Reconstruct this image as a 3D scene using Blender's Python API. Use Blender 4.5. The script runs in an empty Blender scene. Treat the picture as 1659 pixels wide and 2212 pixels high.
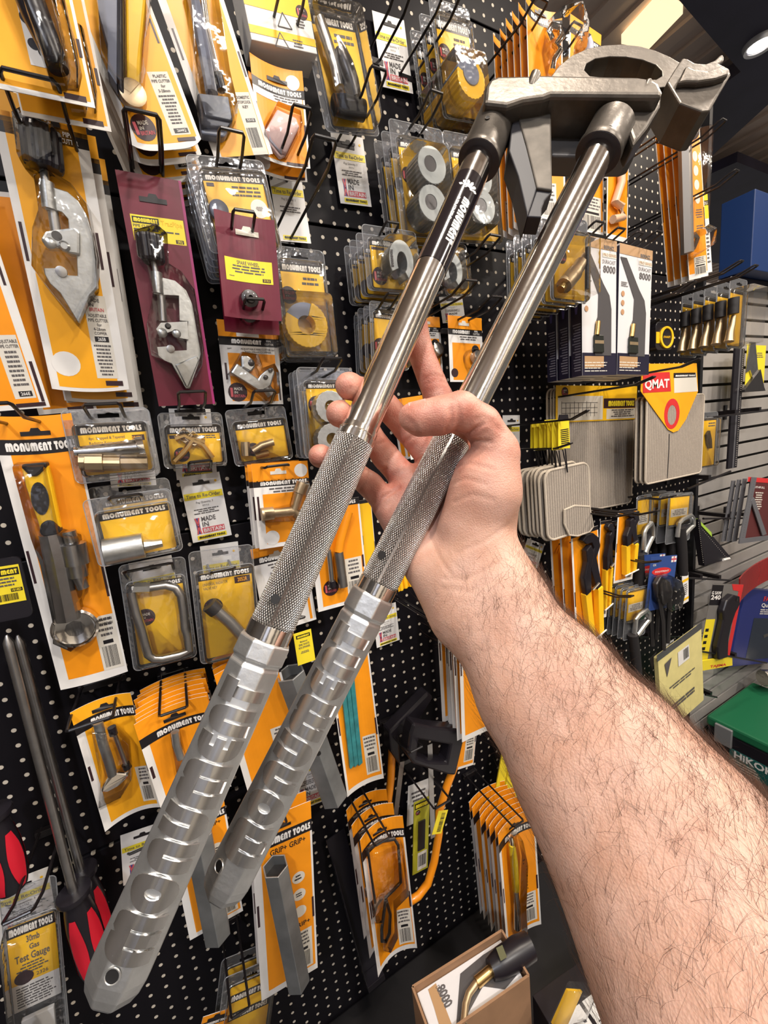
import bpy, bmesh, math, random
import numpy as np
from mathutils import Vector as V, Matrix
from mathutils.geometry import tessellate_polygon
random.seed(7); np.random.seed(7)
S = bpy.context.scene
COL = S.collection
PI = math.pi

# ------------------------------------------------------------------ camera
# solved from the 25.4 mm pegboard grid; wall plane is y = 0, x runs along it, z is up
F, CX, CY = 880.5, 829.5, 1106.0
CAM = V((0.27599, -0.75234, 0.24540))
RIGHT = V((0.88255, -0.45955, -0.09957)); DOWN = V((-0.16962, -0.11364, -0.97894)); FWD = V((0.43856, 0.88085, -0.17824))
RIGHT.normalize(); DOWN = (DOWN - RIGHT*DOWN.dot(RIGHT)).normalized(); FWD = RIGHT.cross(DOWN).normalized()
cd = bpy.data.cameras.new('camera'); cam = bpy.data.objects.new('camera', cd); COL.objects.link(cam)
m3 = Matrix((RIGHT, -DOWN, -FWD)).transposed()
cam.matrix_world = Matrix.Translation(CAM) @ m3.to_4x4()
cd.sensor_fit = 'HORIZONTAL'; cd.sensor_width = 36.0; cd.lens = 36.0*F/1659.0
cd.clip_start = 0.01; cd.clip_end = 60
S.camera = cam

# ------------------------------------------------------------------ world, exposure, lamps
S.view_settings.view_transform = 'Standard'; S.view_settings.look = 'None'
S.view_settings.exposure = -0.10; S.view_settings.gamma = 1.0; S.view_settings.use_curve_mapping = False
wd = bpy.data.worlds.new('World'); S.world = wd; wd.use_nodes = True
wd.node_tree.nodes['Background'].inputs[0].default_value = (1.0, 0.93, 0.87, 1)
wd.node_tree.nodes['Background'].inputs[1].default_value = 0.16
CEIL = 1.62
LAMPS = [(-0.55, -0.85, 12, (1, .88, .74)), (0.55, -0.95, 16, (1, .90, .79)), (1.45, -0.80, 17, (1, .88, .75)),
         (2.5, -0.85, 20, (1, .87, .72)), (-0.6, -1.95, 34, (.88, .91, 1)), (0.9, -2.05, 34, (1, .94, .87)), (2.3, -1.95, 36, (1, .91, .82))]
def add_lamp(x, y, e, c, size=.16):
    ld = bpy.data.lights.new('ceiling_lamp_light', 'AREA'); ld.shape = 'DISK'; ld.size = size; ld.energy = e; ld.color = c
    o = bpy.data.objects.new('ceiling_lamp_light', ld); COL.objects.link(o); o.location = (x, y, CEIL-.035)
    return o
LAMP_OBJS = [add_lamp(*l) for l in LAMPS]

# ------------------------------------------------------------------ pixel -> place
def ray(px, py): return RIGHT*((px-CX)/F) + DOWN*((py-CY)/F) + FWD
def W(px, py, d=0.0):
    """point on the upright plane d metres in front of the pegboard"""
    r = ray(px, py); return CAM + r*((-d-CAM.y)/r.y)
def D(px, py, z): return CAM + ray(px, py)*z
def H(px, py, zz):
    r = ray(px, py); return CAM + r*((zz-CAM.z)/r.z)
def PL(px, py, o, n):
    r = ray(px, py); return CAM + r*((o-CAM).dot(n)/r.dot(n))

# ------------------------------------------------------------------ materials
MATS = {}
def mat(name, col, rough=.5, metal=0.0, spec=.5, noise=0.0, nscale=40, bump=0.0, bscale=120, emit=0, sss=0, coat=0):
    if name in MATS: return MATS[name]
    m = bpy.data.materials.new(name); m.use_nodes = True; nt = m.node_tree; b = nt.nodes['Principled BSDF']
    b.inputs['Base Color'].default_value = (*col, 1); b.inputs['Roughness'].default_value = rough
    b.inputs['Metallic'].default_value = metal; b.inputs['Specular IOR Level'].default_value = spec
    if coat: b.inputs['Coat Weight'].default_value = coat; b.inputs['Coat Roughness'].default_value = .08
    if emit: b.inputs['Emission Color'].default_value = (*col, 1); b.inputs['Emission Strength'].default_value = emit
    tc = None
    def coords():
        nonlocal tc
        if tc is None: tc = nt.nodes.new('ShaderNodeTexCoord')
        return tc.outputs['Object']
    if noise:
        n = nt.nodes.new('ShaderNodeTexNoise'); n.inputs['Scale'].default_value = nscale; n.inputs['Detail'].default_value = 4
        nt.links.new(coords(), n.inputs['Vector'])
        r = nt.nodes.new('ShaderNodeValToRGB'); r.color_ramp.elements[0].position = .3; r.color_ramp.elements[1].position = .7
        r.color_ramp.elements[0].color = (*[max(0, c*(1-noise)) for c in col], 1); r.color_ramp.elements[1].color = (*[min(1, c*(1+noise)) for c in col], 1)
        nt.links.new(n.outputs['Fac'], r.inputs['Fac']); nt.links.new(r.outputs['Color'], b.inputs['Base Color'])
    if bump:
        n = nt.nodes.new('ShaderNodeTexNoise'); n.inputs['Scale'].default_value = bscale; n.inputs['Detail'].default_value = 3
        nt.links.new(coords(), n.inputs['Vector'])
        u = nt.nodes.new('ShaderNodeBump'); u.inputs['Strength'].default_value = bump; u.inputs['Distance'].default_value = .002
        nt.links.new(n.outputs['Fac'], u.inputs['Height']); nt.links.new(u.outputs['Normal'], b.inputs['Normal'])
    MATS[name] = m; return m
def clear(name, tint=(1, 1, 1), base=.05, rough=.07, bump=.25, bscale=60, milk=0.0):
    """clear packaging plastic: see-through with a Fresnel sheen"""
    if name in MATS: return MATS[name]
    m = bpy.data.materials.new(name); m.use_nodes = True; nt = m.node_tree; nt.nodes.clear()
    out = nt.nodes.new('ShaderNodeOutputMaterial'); tr = nt.nodes.new('ShaderNodeBsdfTransparent'); gl = nt.nodes.new('ShaderNodeBsdfGlossy')
    mx = nt.nodes.new('ShaderNodeMixShader'); fr = nt.nodes.new('ShaderNodeFresnel'); ad = nt.nodes.new('ShaderNodeMath')
    tr.inputs['Color'].default_value = (*tint, 1); gl.inputs['Roughness'].default_value = rough; fr.inputs['IOR'].default_value = 1.36
    ad.operation = 'ADD'; ad.inputs[1].default_value = base; ad.use_clamp = True
    tc = nt.nodes.new('ShaderNodeTexCoord'); n = nt.nodes.new('ShaderNodeTexNoise'); n.inputs['Scale'].default_value = bscale
    bu = nt.nodes.new('ShaderNodeBump'); bu.inputs['Strength'].default_value = bump; bu.inputs['Distance'].default_value = .004
    nt.links.new(tc.outputs['Object'], n.inputs['Vector']); nt.links.new(n.outputs['Fac'], bu.inputs['Height'])
    nt.links.new(bu.outputs['Normal'], gl.inputs['Normal']); nt.links.new(bu.outputs['Normal'], fr.inputs['Normal'])
    nt.links.new(fr.outputs[0], ad.inputs[0]); nt.links.new(ad.outputs[0], mx.inputs[0])
    nt.links.new(tr.outputs[0], mx.inputs[1]); nt.links.new(gl.outputs[0], mx.inputs[2])
    last = mx
    if milk:
        df = nt.nodes.new('ShaderNodeBsdfDiffuse'); df.inputs[0].default_value = (.8, .82, .85, 1)
        m2 = nt.nodes.new('ShaderNodeMixShader'); m2.inputs[0].default_value = milk
        nt.links.new(mx.outputs[0], m2.inputs[1]); nt.links.new(df.outputs[0], m2.inputs[2]); last = m2
    nt.links.new(last.outputs[0], out.inputs[0]); MATS[name] = m; return m

ORANGE = mat('orange_print', (.90, .31, .008), .42, spec=.4, noise=.05, nscale=25)
AMBER = mat('amber_print', (.90, .40, .012), .38, spec=.4, noise=.05, nscale=25)
YELLOW = mat('yellow_print', (.92, .53, .012), .4, noise=.04, nscale=25)
LEMON = mat('lemon_print', (.85, .68, .03), .4)
WHITE = mat('white_card', (.78, .76, .73), .55, noise=.03)
CREAM = mat('cream_print', (.70, .66, .58), .5)
BLACK = mat('black_print', (.010, .008, .010), .4)
INK = mat('grey_ink', (.10, .09, .09), .6)
MAROON = mat('maroon_print', (.14, .004, .022), .38, noise=.08, nscale=18, coat=.12)
MAGENTA = mat('magenta_edge', (.34, .02, .14), .4)
RED = mat('red_print', (.62, .03, .03), .4)
BRITRED = mat('flag_red', (.60, .10, .12), .5)
FLAGBLUE = mat('flag_blue', (.05, .06, .25), .5)
BRITDARK = mat('dark_badge', (.035, .012, .016), .4)
WIRE = mat('black_wire', (.010, .008, .009), .28, spec=.6)
PLASTIC = clear('clear_plastic', base=.03)
CLAM = clear('clamshell_plastic', tint=(.99, .99, .99), base=.035, rough=.06, bump=.22, bscale=45, milk=.015)
FLANGE = clear('clamshell_flange', tint=(.95, .95, .97), base=.06, rough=.1, bump=.3, bscale=70, milk=.06)
RIMP = clear('clamshell_rim', tint=(.8, .82, .85), base=.25, rough=.1, bump=.2, milk=.25)
CHROME = mat('chrome', (.88, .84, .78), .13, 1.0, bump=.035, bscale=200)
STEEL = mat('brushed_steel', (.50, .49, .48), .32, 1.0, noise=.1, nscale=60)
GRIPZ = mat('grip_zinc', (.86, .87, .86), .36, .95, noise=.10, nscale=70, bump=.12, bscale=200)
ZINC = mat('cast_zinc', (.58, .59, .58), .34, .95, noise=.12, nscale=70, bump=.12, bscale=200)
GALV = mat('galvanised', (.42, .44, .45), .42, .9, noise=.2, nscale=22)
BRASS = mat('brass', (.62, .42, .17), .3, 1.0, noise=.1)
DULLBRASS = mat('dull_brass', (.55, .42, .26), .42, .9, noise=.12)
BLKPL = mat('black_plastic', (.012, .010, .014), .33)
RUBBER = mat('black_rubber', (.016, .014, .015), .55)
GREYPL = mat('grey_plastic', (.18, .20, .27), .35)
DARKST = mat('dark_steel', (.09, .085, .085), .35, .8)

# ------------------------------------------------------------------ mesh builder
def link(o): COL.objects.link(o); return o
def perp(a):
    a = a.normalized(); u = a.cross(V((0, 0, 1)))
    if u.length < .05: u = a.cross(V((1, 0, 0)))
    u.normalize(); return u, a.cross(u).normalized()
class MB:
    def __init__(s): s.v = []; s.f = []; s.uv = {}
    def add(s, vs, fs):
        b = len(s.v); s.v += [tuple(p) for p in vs]; s.f += [tuple(i+b for i in f) for f in fs]; return b
    def box(s, c, d, M=None):
        c = V(c); vs = [c+V((d[0]*i/2, d[1]*j/2, d[2]*k/2)) for i in (-1, 1) for j in (-1, 1) for k in (-1, 1)]
        if M: vs = [M @ p for p in vs]
        s.add(vs, [(0, 1, 3, 2), (4, 6, 7, 5), (0, 4, 5, 1), (2, 3, 7, 6), (0, 2, 6, 4), (1, 5, 7, 3)]); return s
    def hexa(s, a, b):
        """two matching rings of points"""
        n = len(a); s.add(list(a)+list(b), [tuple(range(n-1, -1, -1)), tuple(range(n, 2*n))] + [(i, (i+1) % n, n+(i+1) % n, n+i) for i in range(n)]); return s
    def prism(s, poly, z0, z1, holes=(), fn=None):
        """polygon (local xy, with holes) extruded from z0 to z1; fn maps (x,y,z) to space"""
        fn = fn or (lambda x, y, z: V((x, y, z)))
        loops = [list(poly)]+[list(h) for h in holes]
        flat = [p for l in loops for p in l]; n = len(flat)
        tri = tessellate_polygon([[V((p[0], p[1], 0)) for p in l] for l in loops])
        vs = [fn(p[0], p[1], z1) for p in flat]
        if z0 is None:
            s.add(vs, [up(flat, t) for t in tri]); return s
        vs += [fn(p[0], p[1], z0) for p in flat]
        fs = []
        for t in tri:
            t = up(flat, t); fs.append(t); fs.append((t[2]+n, t[1]+n, t[0]+n))
        k = 0
        for li, l in enumerate(loops):
            m = len(l); ar = sum(l[i][0]*l[(i+1) % m][1]-l[(i+1) % m][0]*l[i][1] for i in range(m))
            for i in range(m):
                a, b = k+i, k+(i+1) % m
                q = (a, a+n, b+n, b); fs.append(q if (ar > 0) == (li == 0) else q[::-1])
            k += m
        s.add(vs, fs); return s
    def tube(s, pts, r, n=8, closed=False, rad=None, cap=True):
        pts = [V(p) for p in pts]; m = len(pts); rings = []; u0 = None
        for i, p in enumerate(pts):
            if closed: t = (pts[(i+1) % m]-pts[i-1])
            else: t = (pts[min(i+1, m-1)]-pts[max(i-1, 0)])
            t.normalize()
            if u0 is None: u0, w = perp(t)
            else: u0 = (u0-t*u0.dot(t)); u0.normalize(); w = t.cross(u0)
            w = t.cross(u0).normalized(); rr = rad[i] if rad else r
            rings.append([p+u0*(rr*math.cos(2*PI*k/n))+w*(rr*math.sin(2*PI*k/n)) for k in range(n)])
        fs = []; 
        for i in range(m if closed else m-1):
            a, b = i*n, ((i+1) % m)*n
            fs += [(a+k, a+(k+1) % n, b+(k+1) % n, b+k) for k in range(n)]
        if not closed and cap: fs += [tuple(range(n-1, -1, -1)), tuple(range((m-1)*n, m*n))]
        s.add([p for r_ in rings for p in r_], fs); return s
    def lathe(s, p0, ax, prof, n=24, ref=None, cap=True, flat=0.0, uvs=False):
        """prof = [(distance along ax, radius)]"""
        p0 = V(p0); ax = V(ax).normalized()
        if ref is None: u, w = perp(ax)
        else: u = (V(ref)-ax*V(ref).dot(ax)).normalized(); w = ax.cross(u)
        rows = []
        for d, r in prof: rows.append([p0+ax*d+(u*math.cos(2*PI*(k+flat)/n)+w*math.sin(2*PI*(k+flat)/n))*r for k in range(n)])
        m = len(prof); fs = []
        for i in range(m-1): fs += [(i*n+k, i*n+(k+1) % n, (i+1)*n+(k+1) % n, (i+1)*n+k) for k in range(n)]
        if cap: fs += [tuple(range(n-1, -1, -1)), tuple(range((m-1)*n, m*n))]
        b = s.add([p for r_ in rows for p in r_], fs)
        if uvs:
            for i, (d, r) in enumerate(prof):
                for k in range(n): s.uv[b+i*n+k] = (k/n, d)
        return s
    def ball(s, c, r, sc=(1, 1, 1), n=12, m=8, M=None):
        c = V(c); vs = []
        for i in range(m+1):
            t = PI*i/m
            for k in range(n):
                p = V((sc[0]*math.sin(t)*math.cos(2*PI*k/n), sc[1]*math.sin(t)*math.sin(2*PI*k/n), sc[2]*math.cos(t)))*r
                vs.append(c+(M @ p if M else p))
        s.add(vs, [(i*n+k, (i+1)*n+k, (i+1)*n+(k+1) % n, i*n+(k+1) % n) for i in range(m) for k in range(n)]); return s
    def build(s, name, m, parent=None, label=None, smooth=False, bevel=0, kind=None, auto=None):
        me = bpy.data.meshes.new(name); me.from_pydata(s.v, [], s.f); me.validate(); me.update()
        if m: me.materials.append(m)
        if s.uv:
            ul = me.uv_layers.new(name='UVMap')
            for l in me.loops: ul.data[l.index].uv = s.uv.get(l.vertex_index, (0, 0))
        o = link(bpy.data.objects.new(name, me))
        if smooth:
            for p in me.polygons: p.use_smooth = True
            if auto is None: auto = 40
            if auto and hasattr(me, 'set_sharp_from_angle'): me.set_sharp_from_angle(angle=math.radians(auto))
        if bevel:
            b = o.modifiers.new('bevel', 'BEVEL'); b.width = bevel; b.segments = 2; b.limit_method = 'ANGLE'; b.angle_limit = math.radians(35)
        if parent: o.parent = parent
        if label: o['label'] = label
        if kind: o['kind'] = kind
        return o
def up(flat, t):
    a, b, c = (flat[i] for i in t)
    return tuple(t) if (b[0]-a[0])*(c[1]-a[1])-(c[0]-a[0])*(b[1]-a[1]) > 0 else tuple(t[::-1])
def tag(o, label, cat, group=None):
    o['label'] = label; o['category'] = cat
    if group: o['group'] = group
    return o
def thing(name, label, cat, M=None, group=None):
    o = link(bpy.data.objects.new(name, None)); o.empty_display_size = .02
    if M is not None: o.matrix_world = M
    return tag(o, label, cat, group)
FLATS = {'backing_card', 'printed_panel', 'top_panel', 'header_band', 'magenta_edge', 'insert_card', 'shell_flange', 'shell_rim', 'shell_edge', 'tag_card', 'black_print', 'white_lettering', 'label_panel', 'edge_mark', 'yellow_strip', 'round_spot', 'dark_badge_print', 'white_patch', 'box_body', 'side_panel', 'mat_sheet', 'mat_binding', 'cord_tie', 'yellow_label', 'base_panel', 'fine_print'}
def copy_tree(o, parent=None, keep=None, drop=()):
    """a thing with its parts; keep = copy only the flat parts that show in a tight stack (plus these)"""
    c = o.copy(); COL.objects.link(c); c.parent = parent
    if parent is not None: c.matrix_parent_inverse = o.matrix_parent_inverse.copy()
    for ch in list(o.children):
        nm = ch.name.split('.')[0]
        if nm in drop or (keep is not None and nm not in FLATS and nm not in keep): continue
        copy_tree(ch, c, keep, drop)
    return c
def circle(cx, cy, rx, ry=None, n=20, a0=0, a1=2*PI):
    ry = rx if ry is None else ry; full = abs(a1-a0-2*PI) < 1e-6
    return [(cx+rx*math.cos(a0+(a1-a0)*i/(n if full else n-1)), cy+ry*math.sin(a0+(a1-a0)*i/(n if full else n-1))) for i in range(n)]
def rrect(x0, y0, x1, y1, r, n=4):
    out = []
    for cx, cy, a in ((x1-r, y1-r, 0), (x0+r, y1-r, 90), (x0+r, y0+r, 180), (x1-r, y0+r, 270)):
        out += [(cx+r*math.cos(math.radians(a+90*i/n)), cy+r*math.sin(math.radians(a+90*i/n))) for i in range(n+1)]
    return out

# ------------------------------------------------------------------ lettering
def hump(x0, w, up_=True, slit=.12, h=1.0):
    """n / u shaped letter: solid arch with one slit"""
    r = w*.46; top = [(x0+w-r+r*math.cos(a), h-r+r*math.sin(a)) for a in [PI/2*i/5 for i in range(6)]]+[(x0+r+r*math.cos(a), h-r+r*math.sin(a)) for a in [PI/2+PI/2*i/5 for i in range(6)]]
    c = x0+w*.5; s = slit/2
    p = [(x0, 0), (c-s, 0), (c-s, .62), (c+s, .62), (c+s, 0), (x0+w, 0)]+top
    if not up_: p = [(x, h-y) for x, y in p][::-1]
    return p
def glyph(ch):
    """logo letter -> (advance, [(outline, holes)])"""
    if ch == 'M':
        r = .33; p = [(0, 0), (.40, 0), (.40, .6), (.49, .6), (.49, 0), (.86, 0), (.86, .6), (.95, .6), (.95, 0), (1.35, 0)]
        p += [(1.35-r+r*math.cos(a), 1-r+r*math.sin(a)) for a in [PI/2*i/5 for i in range(6)]]+[(.75, 1), (.675, .9), (.6, 1)]
        p += [(r+r*math.cos(a), 1-r+r*math.sin(a)) for a in [PI/2+PI/2*i/5 for i in range(6)]]
        return 1.45, [(p, [])]
    if ch == 'O': return 1.12, [(circle(.5, .5, .52, .5, 24), [circle(.5, .5, .16, .16, 12)])]
    if ch == 'N': return .98, [(hump(0, .88), [])]
    if ch == 'U': return .98, [(hump(0, .88, False), [])]
    if ch == 'E':
        r = .46; p = [(.75, 0), (.75, .3), (.42, .3), (.42, .4), (.7, .4), (.7, .6), (.42, .6), (.42, .7), (.75, .7), (.75, 1)]
        p += [(r+r*math.cos(a), 1-r+r*math.sin(a)) for a in [PI/2+PI/2*i/6 for i in range(7)]]+[(r+r*math.cos(a), r+r*math.sin(a)) for a in [PI+PI/2*i/6 for i in range(7)]]
        return .86, [(p, [])]
    if ch == 'T': return .84, [([(.19, 0), (.57, 0), (.57, .66), (.76, .66), (.76, 1), (0, 1), (0, .66), (.19, .66)], [])]
    if ch == 'L': return .68, [([(.16, 0), (.58, 0), (.58, .3), (.4, .3), (.4, 1), (0, 1), (0, .18), (.05, .05)], [])]
    if ch == 'S': return .66, [([(0, 0), (.45, 0), (.57, .1), (.57, .5), (.48, .58), (.3, .58), (.3, .7), (.57, .7), (.57, 1), (.12, 1), (0, .9), (0, .5), (.1, .4), (.27, .4), (.27, .28), (0, .28)], [])]
    return .4, []
LOGO = {}
def logo(s):
    if s not in LOGO:
        b = MB(); x = 0
        for ch in s:
            a, sh = glyph(ch)
            for p, h in sh: b.prism([(q[0]+x, q[1]) for q in p], None, 0, [[(q[0]+x, q[1]) for q in hh] for hh in h])
            x += a
        LOGO[s] = (b.v, b.f, x-.1)
    return LOGO[s]
TXT = {}
def text(s, bold=0.0):
    k = (s, bold)
    if k not in TXT:
        cu = bpy.data.curves.new('t', 'FONT'); cu.body = s; cu.resolution_u = 2; cu.fill_mode = 'FRONT'; cu.offset = bold
        o = bpy.data.objects.new('t', cu); me = o.to_mesh()
        vs = [tuple(v.co) for v in me.vertices]; fs = [tuple(p.vertices) for p in me.polygons]
        o.to_mesh_clear(); bpy.data.objects.remove(o); bpy.data.curves.remove(cu)
        xs = [v[0] for v in vs] or [0]; x0, x1 = min(xs), max(xs)
        TXT[k] = ([((v[0]-x0)/.7, v[1]/.7, 0) for v in vs], fs, (x1-x0)/.7)
    return TXT[k]
# ------------------------------------------------------------------ the setting
def struct(mb, name, m, **k):
    o = mb.build(name, m, **k); o['kind'] = 'structure'; return o
def peg_material():
    m = mat('pegboard_black', (.008, .007, .009), .42, spec=.12)
    nt = m.node_tree; b = nt.nodes['Principled BSDF']
    tc = nt.nodes.new('ShaderNodeTexCoord'); sep = nt.nodes.new('ShaderNodeSeparateXYZ'); nt.links.new(tc.outputs['Object'], sep.inputs[0])
    def M(op, a, bb=None, clamp=False):
        n = nt.nodes.new('ShaderNodeMath'); n.operation = op; n.use_clamp = clamp
        for i, x in enumerate((a, bb)):
            if x is None: continue
            if isinstance(x, (int, float)): n.inputs[i].default_value = x
            else: nt.links.new(x, n.inputs[i])
        return n.outputs[0]
    P = .0254
    ux = M('SUBTRACT', M('FRACT', M('ADD', M('DIVIDE', sep.outputs[0], P), 200.5)), .5)
    uz = M('SUBTRACT', M('FRACT', M('ADD', M('DIVIDE', sep.outputs[2], P), 200.5)), .5)
    r = M('SQRT', M('ADD', M('MULTIPLY', ux, ux), M('MULTIPLY', uz, uz)))
    hole = M('MULTIPLY', M('SUBTRACT', .135, r), 60.0, True)
    mix = nt.nodes.new('ShaderNodeMix'); mix.data_type = 'RGBA'
    mix.inputs[6].default_value = (.008, .007, .009, 1); mix.inputs[7].default_value = (.60, .54, .45, 1)
    nt.links.new(hole, mix.inputs[0]); nt.links.new(mix.outputs[2], b.inputs['Base Color'])
    nt.links.new(M('ADD', M('MULTIPLY', hole, .4), .42), b.inputs['Roughness'])
    n = nt.nodes.new('ShaderNodeTexNoise'); n.inputs['Scale'].default_value = 260; nt.links.new(tc.outputs['Object'], n.inputs['Vector'])
    bp = nt.nodes.new('ShaderNodeBump'); bp.inputs['Strength'].default_value = .5; bp.inputs['Distance'].default_value = .0006
    h = M('ADD', M('MULTIPLY', n.outputs['Fac'], .25), M('MULTIPLY', hole, -1.5)); nt.links.new(h, bp.inputs['Height'])
    nt.links.new(bp.outputs['Normal'], b.inputs['Normal']); return m
PEG = peg_material()
FLOORZ = -1.27
# pegboard: perforated steel panels on black uprights
wall = struct(MB().box((.5075, .033, -.075), (2.62, .02, 2.39)), 'wall_back', mat('wall_black', (.012, .011, .013), .6))
rows = [-1.27, -.79, -.318, .17, .653, 1.10]   # panel joints
xs = [-.80, .20, 1.02, 1.815]
peg0 = W(684, 486).z; 
ROWZ = [FLOORZ, W(180, 1850).z, W(490, 1133).z, W(700, 487).z, W(700, 487).z+.42, 1.12]
for i in range(len(ROWZ)-1):
    z0, z1 = ROWZ[i], ROWZ[i+1]
    b = MB(); b.box((.5075, .0055, (z0+z1)/2), (2.615, .011, z1-z0-.004))
    o = b.build('peg_panel', PEG, wall, bevel=.0015)
# grey slatwall beyond the pegboard, each slat a board of its own
SLAT = mat('slat_grey', (.33, .31, .29), .5, noise=.06, nscale=12)
SLATTOP = W(1560, 612).z
sw = struct(MB().box((3.3, .035, (FLOORZ+SLATTOP)/2), (2.97, .02, SLATTOP-FLOORZ)), 'wall_slat', mat('slat_groove', (.03, .028, .028), .7))
SP = .0535; n = int((SLATTOP-FLOORZ)/SP)
me = None
for i in range(n):
    z = SLATTOP-SP*(i+.5)
    if me is None:
        b = MB(); b.hexa([V((x, y, zz)) for x, y, zz in ((0, 0, -SP*.42), (0, .024, -SP*.34), (0, .024, SP*.34), (0, 0, SP*.42))],
                         [V((x, y, zz)) for x, y, zz in ((2.95, 0, -SP*.42), (2.95, .024, -SP*.34), (2.95, .024, SP*.34), (2.95, 0, SP*.42))])
        o = b.build('slat', SLAT, sw, bevel=.0012); me = o
    else:
        o = me.copy(); COL.objects.link(o)
    o.location = (1.83, 0, z)
struct(MB().box((1.822, -.004, (FLOORZ+1.12)/2), (.016, .03, 1.12-FLOORZ)), 'trim_1', mat('upright_black', (.012, .012, .014), .4))
struct(MB().box((1.6, -1.2, FLOORZ-.02), (7.0, 4.4, .04)), 'floor', mat('floor_grey', (.10, .095, .09), .45, noise=.2, nscale=6))
# ceiling: brown corrugated decking with dark panels hung under it
cm = mat('ceiling_brown', (.62, .50, .42), .55)
cb = MB(); nx = 70
for i in range(nx):
    x = -1.5+i*.12
    cb.box((x+.03, .3, CEIL+.03), (.06, 7.0, .04)); cb.box((x+.09, .3, CEIL+.045), (.06, 7.0, .04))
struct(cb, 'ceiling', cm)
wf = struct(MB().box((1.6, -2.62, .2), (7.0, .05, 3.0)), 'wall_front', mat('far_wall_dark', (.10, .085, .075), .7))
for i in range(9): MB().box((-1.5+i*.78, -2.585, .25), (.34+.12*(i % 3), .02, 2.5)).build('reflection_panel', mat('far_panel_cream', (.72, .66, .56), .6) if i % 3 != 1 else mat('far_panel_blue', (.45, .48, .56), .6), wf)  # unseen panels added so the chrome tubes mirror upright pale stripes
struct(MB().box((-1.9, -1.2, .2), (.05, 4.4, 3.0)), 'wall_left', mat('far_wall_dark', (.25, .22, .2), .7))
NAVY = mat('canopy_navy', (.030, .028, .055), .45, noise=.3, nscale=5)
def hslab(name, poly, z, th, m, label=None, cat=None, **k):
    pts = [H(px, py, z) for px, py in poly]; b = MB(); b.hexa(pts, [p+V((0, 0, th)) for p in pts])
    o = b.build(name, m); bm = bmesh.new(); bm.from_mesh(o.data); bmesh.ops.recalc_face_normals(bm, faces=bm.faces); bm.to_mesh(o.data); bm.free()
    return o
ZC = CEIL-.12
o = hslab('trim_2', [(1415, -60), (1600, 155), (1490, 235), (1380, 330), (1460, 420), (1540, 335), (1720, 170), (1900, 60), (1700, -120)], ZC, .05, NAVY); o['kind'] = 'structure'
o = hslab('trim_3', [(1592, 350), (1480, 400), (1480, 560), (1800, 600), (1800, 430), (1680, 385)], ZC, .05, NAVY); o['kind'] = 'structure'
# warm light panel in the ceiling and round lamps
lp = hslab('ceiling_light_panel', [(1429, 0), (1475, 30), (1401, 107), (1342, 95)], CEIL-.03, .03, mat('panel_glow', (1, .78, .48), .5, emit=1.3))
tag(lp, 'long warm glowing light panel set in the brown ceiling', 'light')
HOUS = mat('lamp_housing', (.55, .55, .56), .35, .6); GLOW = mat('lamp_glow', (1, .95, .88), .5, emit=14)
def downlight(c, r, label, group='round ceiling lamps'):
    t = thing('ceiling_lamp', label, 'lamp', Matrix.Translation(c), group)
    MB().lathe((0, 0, 0), (0, 0, 1), [(-.012, r*1.0), (-.016, r*1.25), (0, r*1.4), (.03, r*1.4)], 28, cap=False).build('housing', HOUS, t, smooth=True)
    MB().lathe((0, 0, -.006), (0, 0, 1), [(0, r), (.01, r)], 28).build('lens', GLOW, t)
    return t
downlight(H(1642, 92, ZC-.002), .036, 'bright round lamp recessed in the dark navy ceiling panel', None)
for (x, y, e, c) in LAMPS: downlight(V((x, y, CEIL-.004)), .075, 'round lamp on the brown ceiling over the aisle')

# ------------------------------------------------------------------ pipe bender
def pt_on(A, B, px, py):
    """point of the axis AB nearest to the pixel's sight line"""
    r = ray(px, py).normalized(); u = (B-A); w0 = A-CAM; b = u.dot(r); a = u.dot(u); d = u.dot(w0); e = r.dot(w0)
    return A+u*((b*e-d)/(a-b*b))
A1, B1 = D(1020, 380, .330), D(250, 2112, .211)
A2, B2 = D(1275, 365, .320), D(488, 1908, .267)
def knurl_mat():
    m = mat('knurled_steel', (.60, .60, .60), .30, 1.0)
    nt = m.node_tree; b = nt.nodes['Principled BSDF']; uv = nt.nodes.new('ShaderNodeUVMap'); sp = nt.nodes.new('ShaderNodeSeparateXYZ'); nt.links.new(uv.outputs[0], sp.inputs[0])
    def M(op, a, bb):
        n = nt.nodes.new('ShaderNodeMath'); n.operation = op
        for i, x in enumerate((a, bb)):
            if x is None: continue
            if isinstance(x, (int, float)): n.inputs[i].default_value = x
            else: nt.links.new(x, n.inputs[i])
        return n.outputs[0]
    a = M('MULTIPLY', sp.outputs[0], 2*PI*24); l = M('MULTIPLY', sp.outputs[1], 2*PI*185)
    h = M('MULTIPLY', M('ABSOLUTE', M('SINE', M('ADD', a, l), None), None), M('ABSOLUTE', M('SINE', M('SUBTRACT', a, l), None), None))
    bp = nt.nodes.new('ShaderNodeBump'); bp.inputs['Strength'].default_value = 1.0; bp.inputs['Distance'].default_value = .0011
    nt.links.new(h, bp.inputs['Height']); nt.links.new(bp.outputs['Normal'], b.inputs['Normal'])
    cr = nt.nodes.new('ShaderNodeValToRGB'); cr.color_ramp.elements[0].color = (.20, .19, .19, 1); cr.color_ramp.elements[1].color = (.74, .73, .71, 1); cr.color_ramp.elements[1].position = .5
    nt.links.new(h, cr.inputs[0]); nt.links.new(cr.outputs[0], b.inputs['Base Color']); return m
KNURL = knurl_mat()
CASTB = mat('cast_bronze_grey', (.135, .118, .10), .40, .8, noise=.18, nscale=60, bump=.15, bscale=180)
bender = thing('pipe_bender', 'chrome two-handled hand pipe bender held up in the hand', 'pipe bender', Matrix.Translation(B1))
INV = Matrix.Translation(-B1)
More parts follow.
